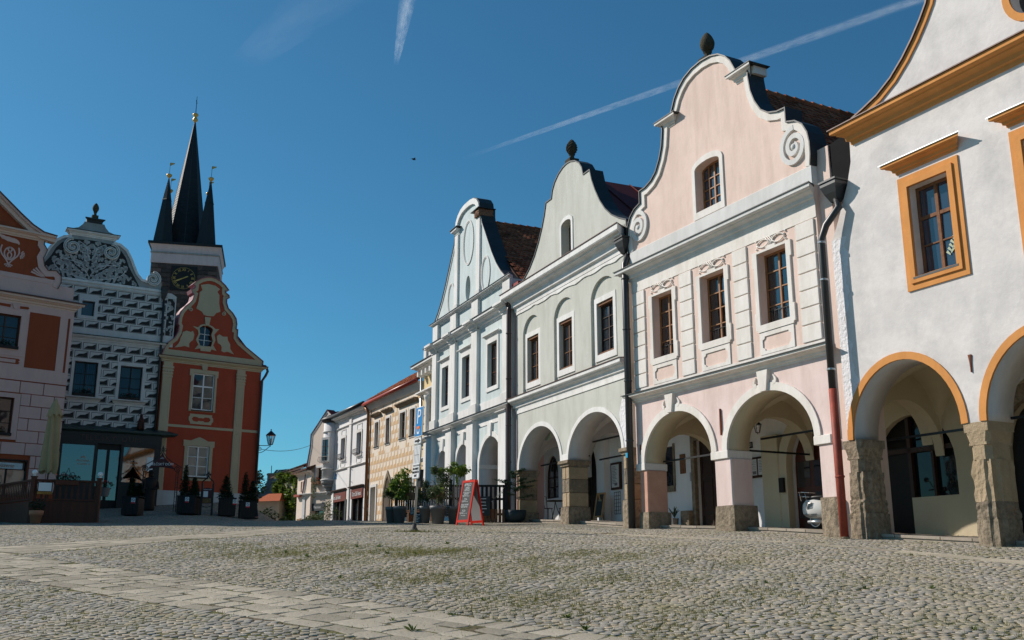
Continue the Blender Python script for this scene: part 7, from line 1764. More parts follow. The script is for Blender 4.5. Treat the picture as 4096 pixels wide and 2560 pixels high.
wheel(-.18, .215, .215); wheel(1.08, .215, .215)
def blob(pts, name, mat, seg=14):
    b = MB(); v = []; f = []
    for (x, z, hw, hh) in pts:
        for k in range(seg):
            a = 2 * math.pi * k / seg; ca, sa = math.cos(a), math.sin(a); v.append((x, hw * math.copysign(abs(ca) ** .75, ca), z + hh * math.copysign(abs(sa) ** .75, sa)))
    for i in range(len(pts) - 1):
        for k in range(seg): f.append((i * seg + k, i * seg + (k + 1) % seg, (i + 1) * seg + (k + 1) % seg, (i + 1) * seg + k))
    f += [tuple(range(seg)), tuple(range((len(pts) - 1) * seg, len(pts) * seg))]
    return b.add(v, f).build(name, mat, sc, True)
blob([(-.50, .50, .03, .05), (-.47, .50, .13, .16), (-.36, .51, .20, .23), (-.15, .50, .225, .25), (.10, .48, .21, .22), (.28, .44, .15, .16), (.42, .40, .09, .09)], "rear_bodywork", ivory)
blob([(.25, .22, .10, .04), (.4, .20, .16, .045), (.65, .20, .17, .04), (.85, .24, .16, .045), (.93, .32, .14, .05)], "footboard", ivory)
b = MB(); v = []
for i in range(9):
    z = .26 + i * .085; x = .92 + .05 * math.sin(i * .35) - .015 * i * .3; w = .20 - .012 * abs(i - 4)
    for k in range(7): t = -1 + k / 3; v.append((x - .06 * t * t, w * t, z))
b.add(v, [(i * 7 + k, i * 7 + k + 1, (i + 1) * 7 + k + 1, (i + 1) * 7 + k) for i in range(8) for k in range(6)]); sh = b.build("leg_shield", ivory, sc, True); sh.modifiers.new("s", 'SOLIDIFY').thickness = .02
b = MB(); v = []; f = []
blob([(-.40, .76, .05, .03), (-.34, .77, .13, .05), (-.1, .78, .15, .055), (.14, .78, .14, .055), (.28, .74, .10, .05), (.32, .70, .05, .03)], "saddle", M("black_vinyl", (.012, .012, .013), .4))
blob([(.93, .26, .05, .06), (1.05, .36, .07, .10), (1.15, .34, .06, .08), (1.24, .26, .03, .04)], "front_mudguard", ivory)
MB().tube([(.98, 0, .3), (.88, 0, 1.0)], .04, 8).build("steering_column", ivory, sc, True); blob([(.80, 1.0, .04, .05), (.86, 1.02, .10, .06), (.94, 1.03, .09, .07), (.99, 1.03, .04, .05)], "handlebar_housing", ivory)
MB().tube([(.80, -.34, 1.02), (.87, -.12, 1.03), (.87, .12, 1.03), (.80, .34, 1.02)], .018, 8).build("handlebar", chrome, sc, True)
for s_ in (-1, 1):
    MB().tube([(.84, s_ * .24, 1.03), (.80, s_ * .30, 1.2), (.78, s_ * .36, 1.25)], .008, 6).build("mirror_stem", chrome, sc, True); MB().lathe([(.01, -.02), (.055, -.012), (.06, 0), (.01, .005)], (0, 0, 0), 14).xf(Matrix.Translation((.78, s_ * .39, 1.27)) @ Matrix.Rotation(R(-90), 4, 'Y')).build("mirror", chrome, sc, True)
b = MB()
for zz, dx in ((.82, 0), (.93, -.05)): b.tube([(-.25, -.13, zz - .03), (-.52 + dx, -.13, zz), (-.55 + dx, -.06, zz), (-.55 + dx, .06, zz), (-.52 + dx, .13, zz), (-.25, .13, zz - .03)], .011, 6)
b.tube([(-.5, -.12, .7), (-.55, -.12, .93)], .011, 6).tube([(-.5, .12, .7), (-.55, .12, .93)], .011, 6).build("luggage_rack", chrome, sc, True)
q = MB()
for s_ in (-1, 1):
    for k in range(6): q.box(-.30, -.12, s_ * .222 - .006, s_ * .222 + .006, .50 + k * .03, .512 + k * .03)
    for k in range(3): q.box(-.44 + .02 * k, -.02, s_ * .215 - .004, s_ * .215 + .008, .36 - k * .03, .372 - k * .03)
q.build("vent_slots", rubber, sc); MB().tube([(.1, -.15, .18), (-.3, -.17, .18)], .04, 8).build("exhaust", galv, sc, True); MB().ball((-.505, 0, .52), .035, 8, (.5, 1.3, 1)).build("tail_light", signred, sc, True)

# ------------------------------------------------------------------ LEFT: deck terrace, parasol, planters
dk = thing("deck_terrace", "dark red wooden deck with baluster railing in front of the pink house", "deck", (0, 0, 0), 0)
A_, B_, C_ = (-16.93, 35.6), (-14.95, 36.45), (-19.6, 38.3); D_ = (-16.6, 40.2); ZT = 3.95
MB().add([(x, y, z) for z in (ZT, 2.9) for x, y in (A_, B_, D_, C_)], [(0, 1, 2, 3), (0, 4, 5, 1), (1, 5, 6, 2), (3, 7, 4, 0), (2, 6, 7, 3)]).build("platform", wood_deck, dk)
def run(a, b_, n, nm="baluster"):
    L = math.hypot(b_[0] - a[0], b_[1] - a[1]); ang = math.atan2(b_[1] - a[1], b_[0] - a[0]); mx, my = (a[0] + b_[0]) / 2, (a[1] + b_[1]) / 2
    for z0, z1, hw in ((ZT + .68, ZT + .76, .05), (ZT + .02, ZT + .08, .045)):
        q = MB().bbox(-L / 2, L / 2, -hw, hw, z0, z1, .01).build("rail", wood_deck, dk); q.location = (mx, my, 0); q.rotation_euler = (0, 0, ang)
    for k in range(n):
        t = (k + .5) / n; q = MB().prism([(-.035, ZT + .08), (.035, ZT + .08), (.035, ZT + .18), (.05, ZT + .26), (.03, ZT + .42), (.02, ZT + .56), (.04, ZT + .62), (.04, ZT + .68), (-.04, ZT + .68), (-.04, ZT + .62), (-.02, ZT + .56), (-.03, ZT + .42), (-.05, ZT + .26), (-.035, ZT + .18)], -.012, .012).build(nm, wood_deck, dk); q.location = (a[0] + (b_[0] - a[0]) * t, a[1] + (b_[1] - a[1]) * t, 0); q.rotation_euler = (0, 0, ang)
    m = int(L / .14)
    for k in range(m):
        t = (k + .5) / m; q = MB().box(-L / m / 2 + .004, L / m / 2 - .004, -.02, .02, 2.9, ZT - .02).build("skirt_plank", wood_deck, dk); q.location = (a[0] + (b_[0] - a[0]) * t + math.sin(ang) * .03, a[1] + (b_[1] - a[1]) * t - math.cos(ang) * .03, 0); q.rotation_euler = (0, 0, ang)
run(A_, B_, 11); run(C_, A_, 22); run(B_, D_, 20)
for (x, y) in (A_, B_, C_, D_):
    q = MB().bbox(-.075, .075, -.075, .075, 2.9, ZT + .82, .01).box(-.09, .09, -.09, .09, ZT + .82, ZT + .86).build("post", wood_deck, dk); q.location = (x, y, 0)
for k, (x, y) in enumerate((A_, B_)):
    gl_ = thing("globe_lamp", ["white globe lamp on the left deck post", "white globe lamp on the right deck post"][k], "lamp", (x, y, ZT + .86), 0, "globe lamps on the deck posts")
    MB().lathe([(.05, 0), (.05, .03), (.035, .04), (.035, .06)], (0, 0, 0), 12).build("base", whitepaint, gl_); MB().ball((0, 0, .13), .092, 16).build("globe", globe_m, gl_, True)
mb_ = thing("menu_case", "menu display with orange soft-drink strip on the deck railing", "menu board", (-16.55, 35.68, ZT + .25), math.atan2(.85, 1.98))
MB().box(-.24, .24, -.03, 0, 0, .40).build("case", wood_blk, mb_); MB().box(-.21, .21, -.038, -.028, .09, .38).build("menu_sheet", signwhite, mb_); MB().box(-.24, .24, -.036, -.0, -.02, .07).build("orange_strip", M("amber_strip", (.45, .20, .03), .5), mb_)
lettering("brand_script", "Coca-Cola", .085, signblack, mb_, (.08, -.04, .025), .002, .35); 
fb = thing("flower_box", "flower box with dark red geraniums on the deck railing", "flower box", (-15.9, 35.95, ZT + .56), math.atan2(.85, 1.98))
MB().bbox(-.38, .38, -.2, 0, 0, .17, .01).build("box", wood_deck, fb); c = MB(); leaves(c, (0, -.1, .24), (.45, .16, .13), 260, .09, rng, .1); c.build("leaves", lf_dark, fb); c = MB(); leaves(c, (-.18, -.1, .33), (.2, .1, .08), 40, .06, rng, 0, asp=.9); leaves(c, (.15, -.1, .30), (.15, .1, .06), 22, .06, rng, 0, asp=.9); c.build("blossoms", lf_red, fb)
q = MB()
for s_ in (-1, 1): q.tube([(s_ * x, 0, z) for x, z in spiral(.14, .40, .11, .03, R(180), 1.3, 20)], .012, 5).tube([(s_ * .28, 0, .2), (s_ * .1, 0, .32), (0, 0, .62)], .012, 5)
q.build("iron_scroll", M("patina_iron", (.03, .07, .065), .5), fb)
tp = thing("terracotta_pot", "terracotta pot with dark shrub in front of the deck", "pot plant", (-16.37, 34.85, gz(-16.37, 34.85)), 0)
MB().lathe([(.15, 0), (.205, .28), (.225, .28), (.235, .44), (.2, .44), (.01, .4)], (0, 0, 0), 20).build("pot", terracotta, tp, True); c = MB(); leaves(c, (0, 0, .6), (.3, .3, .2), 260, .1, rng, .1); c.build("leaves", lf_dark, tp)
# folded parasol
pa = thing("folded_parasol", "folded olive-beige market parasol standing on the deck", "parasol", (-17.8, 38.5, 3.95), R(6))
MB().tube([(0, 0, 0), (0, 0, 3.95)], .03, 8).build("pole", wood_dark, pa); MB().lathe([(.28, 0), (.28, .08), (.06, .12)], (0, 0, 0), 16).build("foot", greypot, pa)
def canopy(prof, n, amp, ph, b):
    N = 48; v = []
    for (r_, z) in prof:
        for k in range(N):
            a = 2 * math.pi * k / N; q = 1 + amp * math.sin(n * a + ph + z * 1.3) * min(1, r_ * 5) + .06 * math.sin(3 * a + z * 4)
            v.append((r_ * q * math.cos(a), r_ * q * math.sin(a), z + (.07 * math.sin(n * a + ph) if z == prof[0][1] else 0)))
    f = []
    for i in range(len(prof) - 1):
        for k in range(N): f.append((i * N + k, i * N + (k + 1) % N, (i + 1) * N + (k + 1) % N, (i + 1) * N + k))
    b.add(v, f); return b
canopy([(.26, 1.25), (.29, 1.5), (.27, 2.0), (.22, 2.7), (.19, 3.3), (.12, 3.8), (.05, 4.05)], 6, .32, .4, MB()).build("canopy", parasolm, pa, True)
canopy([(.27, 3.42), (.22, 3.6), (.12, 3.9), (.04, 4.08), (.01, 4.12)], 8, .10, 0, MB()).build("top_flap", parasolm, pa, True)
# planters with conifers
def planter(x, y, w, hgt, label, sign, cones, rz=.0):
    o = thing("wooden_planter", label, "planter", (x, y, gz(x, y) - .02), rz, "planters in front of the left houses")
    n = int(w / .1)
    for k in range(n):
        for (yy) in (-w / 2, w / 2): MB().box(-w / 2 + k * w / n + .005, -w / 2 + (k + 1) * w / n - .005, yy - .012, yy + .012, .06, hgt).build("plank", wood_blk, o)
    MB().box(-w / 2, w / 2, -w / 2 + .013, w / 2 - .013, .04, hgt - .05).build("box", wood_blk, o); fr = MB(); frame_ = [(-w / 2 - .03, w / 2 + .03)]
    MB().bbox(-w / 2 - .03, w / 2 + .03, -w / 2 - .03, w / 2 + .03, hgt, hgt + .04, .01).build("rim", wood_blk, o)
    for (cx, cy, ch, cr) in cones:
        c = MB()
        for j in range(16):
            t = j / 15; r_ = cr * (1 - t) ** .75 + .02; leaves(c, (cx, cy, hgt + .05 + ch * t), (r_, r_, ch * .07), int(30 + 90 * (1 - t)), .11, rng, .15, asp=.45)
        c.build("conifer", lf_dark, o)
    c = MB(); leaves(c, (0, 0, hgt + .1), (w * .5, w * .5, .12), 160, .09, rng, .1); c.build("underplanting", lf_tree, o)
    if sign:
        sx_ = sign; MB().box(sx_ - .085, sx_ + .085, -w / 2 - .03, -w / 2 - .014, hgt - .28, hgt - .04).build("ban_sign", signwhite, o)
        MB().box(sx_ - .085, sx_ + .085, -w / 2 - .034, -w / 2 - .028, hgt - .28, hgt - .215).build("ban_text_strip", signred, o)
        MB().ribbon(ellipse(sx_, hgt - .125, .055, .055, 20), -.007, .007, -w / 2 - .036, -w / 2 - .028, True).ribbon([(sx_ - .04, hgt - .085), (sx_ + .04, hgt - .165)], -.007, .007, -w / 2 - .036, -w / 2 - .028).build("ban_symbol", M("navy_ink", (.03, .03, .09), .6), o)
    return o
planter(-16.5, 44.0, .72, .80, "black planter with prohibition sign left of the iron gateway", .14, [(-.1, 0, .75, .22), (.2, .1, .5, .18)])
planter(-14.4, 45.0, .80, .80, "black planter with prohibition sign between gateway and menu stand", .05, [(-.22, 0, 1.25, .24), (.2, .05, .75, .24)])
planter(-13.05, 46.3, .72, .80, "black planter with round conifer right of the menu stand", .30, [(-.1, 0, .95, .36)], .35)
planter(-12.25, 46.8, .72, .80, "black planter with two conifers nearest the red house corner", -.02, [(-.15, 0, 1.2, .24), (.2, .1, .85, .28)], .35)
# wrought iron gateway
gt = thing("iron_gateway", "wrought iron gateway with maroon sign reading TELČSKÝ DŮM", "gateway", (-16.27, 46.5, gz(-16.27, 46.5)), R(8)); gz0 = gz(-16.27, 46.5)
for s_ in (-1, 1):
    MB().tube([(s_ * .78, 0, 0), (s_ * .78, 0, 5.95 - gz0)], .025, 6).tube([(s_ * .68, 0, 0), (s_ * .68, 0, 5.9 - gz0)], .018, 6).build("post", iron, gt)
    q = MB()
    for k in range(8): q.tube([(s_ * .68, 0, .25 + k * .22), (s_ * .78, 0, .25 + k * .22)], .01, 4)
    q.build("post_rungs", iron, gt); MB().tube([(s_ * x, 0, z + 6.08 - gz0) for x, z in spiral(.74, 0, .17, .02, R(20), 2.1, 40)], .022, 6).build("volute", iron, gt)
    MB().tube([(s_ * x, 0, z - gz0) for x, z in bez((.80, 6.22), (.45, 6.45), (.2, 6.5), (0, 6.95), 12)], .02, 6).build("top_bar", iron, gt); MB().tube([(s_ * x, 0, z + 6.98 - gz0) for x, z in spiral(.11, 0, .09, .02, R(180), 1.5, 22)], .014, 5).build("crest_scroll", iron, gt)
MB().tube([(x, 0, z - gz0) for x, z in bez((-.62, 6.05), (-.3, 6.22), (.3, 6.22), (.62, 6.05), 12)], .016, 6).build("lower_bar", iron, gt)
MB().lathe([(.01, 0), (.05, .08), (.01, .22)], (0, 0, 6.95 - gz0), 8).build("crest_spike", iron, gt)
sgp = [(-.58, 6.10)] + bez((-.58, 6.12), (-.35, 6.40), (-.15, 6.46), (0, 6.86), 8) + bez((0, 6.86), (.15, 6.46), (.35, 6.40), (.58, 6.12), 8)[1:] + bez((.58, 6.08), (.3, 6.20), (-.3, 6.20), (-.58, 6.08), 8)
MB().prism([(x, z - gz0) for x, z in sgp[1:-1]], -.015, .015).build("sign_panel", M("maroon_sign", (.07, .012, .016), .5), gt)
lettering("sign_text", "TELČSKÝ DŮM", .16, signwhite, gt, (0, -.02, 6.30 - gz0), .003); q = MB()
for k in range(5): a = R(20 + k * 35); q.taper([(.04 * math.cos(a), 6.54 - gz0 + .03 * math.sin(a)), (.10 * math.cos(a), 6.54 - gz0 + .10 * math.sin(a))], [.008, .003], -.02, -.014)
q.build("sun_emblem", signwhite, gt)
# menu stand
ib = thing("menu_stand", "black iron menu stand with crest between the planters", "information board", (-13.69, 45.3, gz(-13.69, 45.3)), R(8)); z0 = gz(-13.69, 45.3)
for s_ in (-1, 1):
    MB().bbox(s_ * .24 - .04, s_ * .24 + .04, -.04, .04, 0, 5.32 - z0, .008).build("post", iron, ib); MB().tube([(s_ * x, 0, z - z0) for x, z in bez((.26, 5.30), (.27, 5.5), (.06, 5.45), (0, 5.70), 10)], .028, 6).build("crest_arm", iron, ib); MB().ball((s_ * .08, 0, 5.72 - z0), .05, 8).build("crest_ball", iron, ib)
MB().lathe([(.03, 0), (.05, .05), (.01, .16)], (0, 0, 5.72 - z0), 8).build("crest_spike", iron, ib)
pn = [(-.2, 4.44)] + archpts(-.2, .2, 5.05, 5.14, 8) + [(.2, 4.44)]; MB().prism([(x, z - z0) for x, z in pn], -.02, .02).build("panel", MATS["maroon_sign"], ib)
MB().box(-.17, .03, -.028, -.018, 4.72 - z0, 4.98 - z0).build("menu_sheet", signwhite, ib); lettering("panel_text", "TELČSKÝ DŮM", .055, signwhite, ib, (0, -.024, 5.05 - z0), .002); MB().box(-.18, .18, -.026, -.018, 4.46 - z0, 4.66 - z0).build("food_picture", M("food_print", (.20, .11, .04), .6, .9, 14), ib)
MB().tube([(x, 0, z - z0) for x, z in bez((-.22, 4.35), (-.1, 4.25), (.1, 4.25), (.22, 4.35), 8)], .014, 5).build("lower_scroll", iron, ib)
# carved figure by the shop
cf = thing("carved_figure", "dark carved wooden figure with hat beside the shop window", "statue", (-17.05, 47.4, gz(-17.05, 47.4)), R(20)); H0 = 6.12 - gz(-17.05, 47.4)
MB().lathe([(.26, 0), (.28, .1), (.24, .5), (.25, H0 * .45), (.30, H0 * .62), (.32, H0 * .74), (.22, H0 * .80), (.10, H0 * .83)], (0, 0, 0), 14).build("cloak", wood_blk, cf, True); MB().ball((0, -.02, H0 * .88), .12, 10, (1, 1, 1.15)).build("head", wood_blk, cf, True); MB().lathe([(.20, 0), (.21, .02), (.11, .04), (.10, .12), (.02, .14)], (0, 0, H0 * .93), 14).build("hat", wood_blk, cf, True)
q = MB()
for s_ in (-1, 1): q.tube([(s_ * .28, 0, H0 * .72), (s_ * .36, -.1, H0 * .55), (s_ * .12, -.28, H0 * .52)], [.08, .07, .05], 8)
q.build("arms", wood_blk, cf, True)
# red geraniums in the window boxes of the left houses
for hs, u, z, n in ((Sg, -3.35, 5.5, 1), (Sg, -1.22, 5.48, 1), (Lp, -2.75, 6.82, 1), (Lp, -2.6, 2.98, 1)):
    c = MB(); leaves(c, (u, -.08, z), (.5, .16, .16), 200, .09, rng, .1); c.build("window_box_leaves", lf_dark, hs.o); c = MB(); leaves(c, (u, -.1, z + .08), (.45, .14, .08), 14, .06, rng, .0, asp=.9); c.build("window_box_blossoms", lf_red, hs.o)
# flower pot group at shop door
c = thing("flower_pot", "pot of red flowers at the dark shop door", "pot plant", (-15.6, 38.6, ZT + .35), 0); b = MB(); leaves(b, (0, 0, .42), (.3, .25, .15), 180, .09, rng, .1); b.build("leaves", lf_dark, c); b = MB(); leaves(b, (0, 0, .52), (.25, .2, .08), 40, .06, rng, 0, asp=.9); b.build("blossoms", lf_red, c); MB().lathe([(.14, 0), (.2, .32), (.18, .32)], (0, 0, 0), 14).build("pot", greypot, c)
# ------------------------------------------------------------------ far end of the street
Vi = House("vine_covered_house", "house overgrown with climbing vine at the far end of the street", (-14.298, 70.0), 148, 3.2)
h = Vi.o
MB().prism(rect(-6.1, .3, -2, 5.15), 0, .4, [rect(-2.35, -1.85, 3.4, 4.4)]).build("front_wall", plaster("ochre_grey_plaster", (.50, .43, .31), .08), h)
MB().box(-6.1, .3, .41, 6, -2, 5.1).build("house_body", MATS["ochre_grey_plaster"], h)
window(h, -2.35, -1.85, 3.4, 4.4, .1, 2, 2, .05, .03, whitepaint, pane)
vr = [(-6.4, -.45, 5.0), (.5, -.45, 5.25), (.5, 3.6, 7.0), (-6.4, 3.6, 6.6)]
MB().add(vr + [(x, y, z - .12) for x, y, z in vr], [(0, 1, 2, 3), (7, 6, 5, 4), (0, 4, 5, 1), (1, 5, 6, 2), (3, 7, 4, 0)]).build("roof_slope", tileunder, h)
tiles(h, (-6.4, -.44, 5.04), (6.9, 0, .25), (0, 4.05, 1.6), 23, 13, .3, .32, M("old_brown_tile", (.085, .05, .04), .9, .3, 5, .004, 20, .2, island=.4), 0)
for x in (-1.2, -.2): MB().bbox(x - .12, x + .12, -.06, .02, -2, 5.0, .02).build("pilaster", beige_w, h)
iv = thing("climbing_vine", "dense green climbing vine covering the far house wall", "vine", Vi.w(0, 0, 0), R(90 - 148))
c = MB()
for (u, z, ru, rz, n) in ((-5.3, 1.2, 1.2, 1.6, 700), (-4.6, 2.9, 1.5, 1.4, 800), (-5.2, 4.0, .9, .9, 400), (-3.6, 1.2, 1.3, 1.4, 700), (-3.3, 3.6, 1.0, 1.4, 500), (-2.6, 4.7, .8, .6, 260), (-2.3, 1.6, .8, 1.6, 420), (-1.75, 3.6, .35, 1.4, 220), (-4.2, 4.8, 1.3, .4, 300)):
    clumps(c, (u, -.25, z), (ru, .30, rz), 16, n // 16, .24, rng, .36, droop=.5, asp=.75)
c.build("leaves", lf_vine, iv); MB().tube([(-5, -.05, -1), (-4.6, -.08, 1.5), (-4, -.08, 3.2)], [.08, .05, .03], 6).tube([(-2.6, -.05, -1), (-2.4, -.08, 2), (-2.0, -.08, 4)], [.06, .04, .02], 6).build("stems", bark, iv)
Be = House("small_beige_house", "small beige house with dark roof between vine house and rose gable", (-14.236, 68.0), 148, 3.2)
h = Be.o
MB().prism(rect(-.75, 1.8, -2, 4.55), 0, .4, [rect(-.1, .18, 3.35, 4.05), rect(.3, .58, 3.35, 4.05)]).build("front_wall", beige_w, h); MB().box(-.75, 1.8, .41, 5, -2, 4.5).build("house_body", beige_w, h)
for a in (-.1, .3): MB().box(a, a + .28, .12, .14, 3.35, 4.05).build("window_pane", pane, h)
MB().sweep(cprof(4.4, 4.68, .3), -.75, 1.8, 1, 0).build("eave_moulding", beige_w, h)
vr = [(-1.1, -.4, 4.7), (1.9, -.4, 4.85), (1.9, 3, 6.1), (-1.1, 3, 5.9)]
MB().add(vr + [(x, y, z - .12) for x, y, z in vr], [(0, 1, 2, 3), (7, 6, 5, 4), (0, 4, 5, 1), (1, 5, 6, 2), (3, 7, 4, 0)]).build("roof_slope", tileunder, h)
MB().box(-.6, .7, -.3, .0, 3.05, 3.2).build("sill_shelf", M("red_brick_sill", (.28, .05, .03), .8), h); MB().box(-.5, .35, -.02, .02, .2, 1.6).build("shutter", wood_door, h)
hut = thing("orange_roof_hut", "small plastered hut with orange tiled roof under the dark tree", "hut", (-17.35, 72, gz(-17.35, 72)), R(-20)); g0 = gz(-17.35, 72); ht = 6.25 - g0
MB().box(-.9, .9, 0, 1.6, -.3, ht).build("wall", plaster("grey_hut_plaster", (.40, .34, .26), .15), hut)
for (a, b_) in ((-.2, .0), (.35, .55)): MB().box(a, b_, -.02, .02, .9, 1.6).build("wall_post", wood_old, hut)
vr = [(-1.1, -.3, ht - .05), (1.1, -.3, ht - .05), (.55, .8, ht + .55), (-.55, .8, ht + .55), (1.1, 1.9, ht - .05), (-1.1, 1.9, ht - .05)]
MB().add(vr, [(0, 1, 2, 3), (1, 4, 2), (5, 0, 3), (4, 5, 3, 2)]).build("roof", M("orange_tile", (.42, .10, .035), .85, .2, 8, .01, 20), hut)
sr = House("slate_roof_house", "grey slate roof of a house behind the vine", (-18.2, 82), 120, 3.0)
MB().box(-3, 3, 0, 4, -2, 4.2).build("wall", MATS["grey_hut_plaster"], sr.o); vr = [(-3.3, -.3, 4.2), (3.3, -.3, 4.2), (2.2, 2, 6.6), (-2.2, 2, 6.6), (3.3, 4.3, 4.2), (-3.3, 4.3, 4.2)]
MB().add(vr, [(0, 1, 2, 3), (1, 4, 2), (5, 0, 3), (4, 5, 3, 2)]).build("roof", MATS["old_brown_tile"], sr.o)
tiles(sr.o, (-3.2, -.28, 4.25), (1, 0, 0), (0, 2.3, 2.4), 20, 9, .32, .36, M("grey_slate_tile", (.12, .115, .11), .8, .2, 6, .003, 20, .3, island=.3), 0)
ch = thing("tall_chimney", "tall grey brick chimney above the far roofs", "chimney", (-20.4, 85, 2.0), 0)
MB().bbox(-.26, .26, -.26, .26, 0, 7.35, .02).build("stack", M("grey_chimney", (.16, .13, .115), .9, .25, 6, .02, 12), ch); MB().bbox(-.31, .31, -.31, .31, 7.15, 7.3, .02).build("cap", MATS["grey_chimney"], ch); MB().tube([(0, 0, 7.3), (0, 0, 8.0)], .03, 6).build("flue_rod", iron, ch)

def tree(x, y, zc, rx, rz, nc, nl, size, name, label, leaf, ztop=None):
    o = thing(name, label, "tree", (x, y, gz(x, y)), rng.uniform(0, 6)); g = gz(x, y); hh = zc - g
    b = MB().tube([(0, 0, -.2), (.05, 0, hh * .4), (0, .05, hh * .75), (0, 0, hh)], [.24, .19, .13, .06], 8)
    for k in range(9):
        a = k * 2.4; z = hh * (.45 + .05 * k); b.tube([(0, 0, z), (math.cos(a) * rx * .4, math.sin(a) * rx * .4, z + rz * .3), (math.cos(a) * rx * .8, math.sin(a) * rx * .8, z + rz * .45)], [.09, .05, .015], 6)
    b.build("trunk", bark, o); c = MB(); clumps(c, (0, 0, hh), (rx, rx, rz), nc, nl, size, rng, .30, droop=.2, asp=.6); c.build("crown", leaf, o); return o
tree(-16.9, 62, 5.9, 2.0, 1.9, 44, 75, .26, "garden_tree", "dark leafy tree behind the red house corner", lf_tree)
tree(-18.6, 76, 5.2, 2.4, 1.6, 36, 60, .28, "garden_tree", "dark shrubby tree behind the orange roofed hut", lf_tree)
tree(-16.2, 66, 4.4, 1.5, 1.1, 30, 60, .22, "garden_tree", "low dark bush at the foot of the red house corner", lf_tree)
for k, (x, y, r_, z_, lab) in enumerate(((-12.6, 62.8, .75, .7, "rounded oleander shrub in front of the rose gable house"), (-11.9, 62.4, .7, .65, "low oleander shrub under the pension window"), (-11.05, 61.6, .55, 1.05, "tall oleander shrub at the bistro corner"))):
    o = thing("oleander_shrub", lab, "shrub", (x, y, gz(x, y)), 0); c = MB(); clumps(c, (0, 0, .75 + z_ * .5), (r_, r_, z_), 18, 50, .17, rng, .4, asp=.35); c.build("foliage", lf_olive, o)
    b = MB()
    for j in range(5): b.tube([(0, 0, 0), (rng.gauss(0, .2), rng.gauss(0, .2), .9)], .02, 5)
    b.build("stems", bark, o); MB().lathe(pot_mesh(.3, .5), (0, 0, 0), 14).build("tub", wood_old, o)
fb = thing("hanging_flowers", "trailing flower box below the small rose gable window", "flower box", Ga.w(-1.55, -.12, 3.5), R(90 - 135)); MB().box(-.4, .4, -.16, .1, -.15, .02).build("box", wood_old, fb)
c = MB(); leaves(c, (-.1, -.1, .1), (.45, .2, .2), 150, .11, rng, .1); leaves(c, (-.05, -.15, -.5), (.22, .14, .55), 170, .11, rng, .1, droop=.8); c.build("trailing_leaves", lf_olive, fb); c = MB(); leaves(c, (.15, -.1, .2), (.25, .15, .1), 26, .08, rng, 0, asp=.9); c.build("blossoms", lf_red, fb)
bt = thing("bistro_table", "small folding table with bench beside the bistro door", "table", Bi.w(-3.3, -.8, -.0)[:2] + (gz(*Bi.w(-3.3, -.8)[:2]),), R(90 - 153.5))
MB().box(-.35, .35, -.3, .3, .70, .73).build("tabletop", wood_blk, bt)
for s_ in (-1, 1): MB().tube([(s_ * .3, -.25, .7), (-s_ * .25, -.25, 0)], .018, 5).build("leg", iron, bt); MB().tube([(s_ * .3, .25, .7), (-s_ * .25, .25, 0)], .018, 5).build("leg", iron, bt)
wr = MB(); a, b_ = Vector(Rd.w(5.55, -.1, 3.30)), Vector(Ga.w(-2.6, -.05, 6.0)); wr.tube([tuple(a.lerp(b_, t) - Vector((0, 0, .25 * 4 * t * (1 - t)))) for t in [i / 14 for i in range(15)]], .014, 5)
tag(wr.build("overhead_cable", iron), "thin cable strung from the red house to the rose gable", "cable")
wr = MB(); a, b_ = Vector((-22, 76, 7.9)), Vector(Vi.w(-6, 0, 4.9)); wr.tube([tuple(a.lerp(b_, t)) for t in (0, .5, 1)], .016, 5); tag(wr.build("overhead_cable", iron), "thin cable behind the tall chimney", "cable")

# ------------------------------------------------------------------ person at the red house corner
def skin(name, verts, edges, radii, mat, parent, root=0, sub=2):
    me = bpy.data.meshes.new(name); me.from_pydata(verts, edges, []); o = bpy.data.objects.new(name, me); COL.objects.link(o)
    md = o.modifiers.new("skin", 'SKIN'); md.use_smooth_shade = True
    for i, r_ in enumerate(radii): v = me.skin_vertices[0].data[i]; v.radius = r_ if isinstance(r_, tuple) else (r_, r_); v.use_root = (i == root)
    sb_ = o.modifiers.new("sub", 'SUBSURF'); sb_.levels = sub; sb_.render_levels = sub
    bpy.context.view_layer.update(); m2 = bpy.data.meshes.new_from_object(o.evaluated_get(bpy.context.evaluated_depsgraph_get())); bpy.data.objects.remove(o)
    m2.name = name; m2.materials.clear(); m2.polygons.foreach_set("use_smooth", [True] * len(m2.polygons)); return obj(name, m2, mat, parent)
px, py = -12.35, 48.6
pe = thing("person", "person in dark T-shirt and jeans standing at the red house corner, looking down", "person", (px, py, gz(px, py)), R(8))
skinm = M("skin", (.36, .19, .13), .55, .06, 8); cloth = M("dark_tshirt", (.012, .012, .014), .9, .2, 8, .004, 20); jeans = M("blue_jeans", (.022, .032, .05), .9, .15, 20, .003, 40)
V_ = [(0, 0, .95), (0, 0, 1.15), (-.01, 0, 1.38), (-.02, 0, 1.50), (-.05, 0, 1.58), (-.07, 0, 1.70), (-.06, 0, 1.77),
      (0, .17, 1.42), (.03, .21, 1.15), (-.20, .17, 1.06), (-.30, .14, 1.09), (0, -.17, 1.42), (.05, -.21, 1.15), (-.18, -.17, 1.06), (-.28, -.13, 1.09),
      (0, .09, .90), (-.04, .10, .50), (.03, .10, .08), (-.12, .11, .03), (0, -.09, .90), (.06, -.10, .50), (.14, -.10, .08), (.0, -.11, .03),
      (-.36, .12, 1.11), (-.34, -.11, 1.11)]
E_ = [(0, 1), (1, 2), (2, 3), (3, 4), (4, 5), (5, 6), (2, 7), (7, 8), (8, 9), (9, 10), (2, 11), (11, 12), (12, 13), (13, 14), (0, 15), (15, 16), (16, 17), (17, 18), (0, 19), (19, 20), (20, 21), (21, 22), (10, 23), (14, 24)]
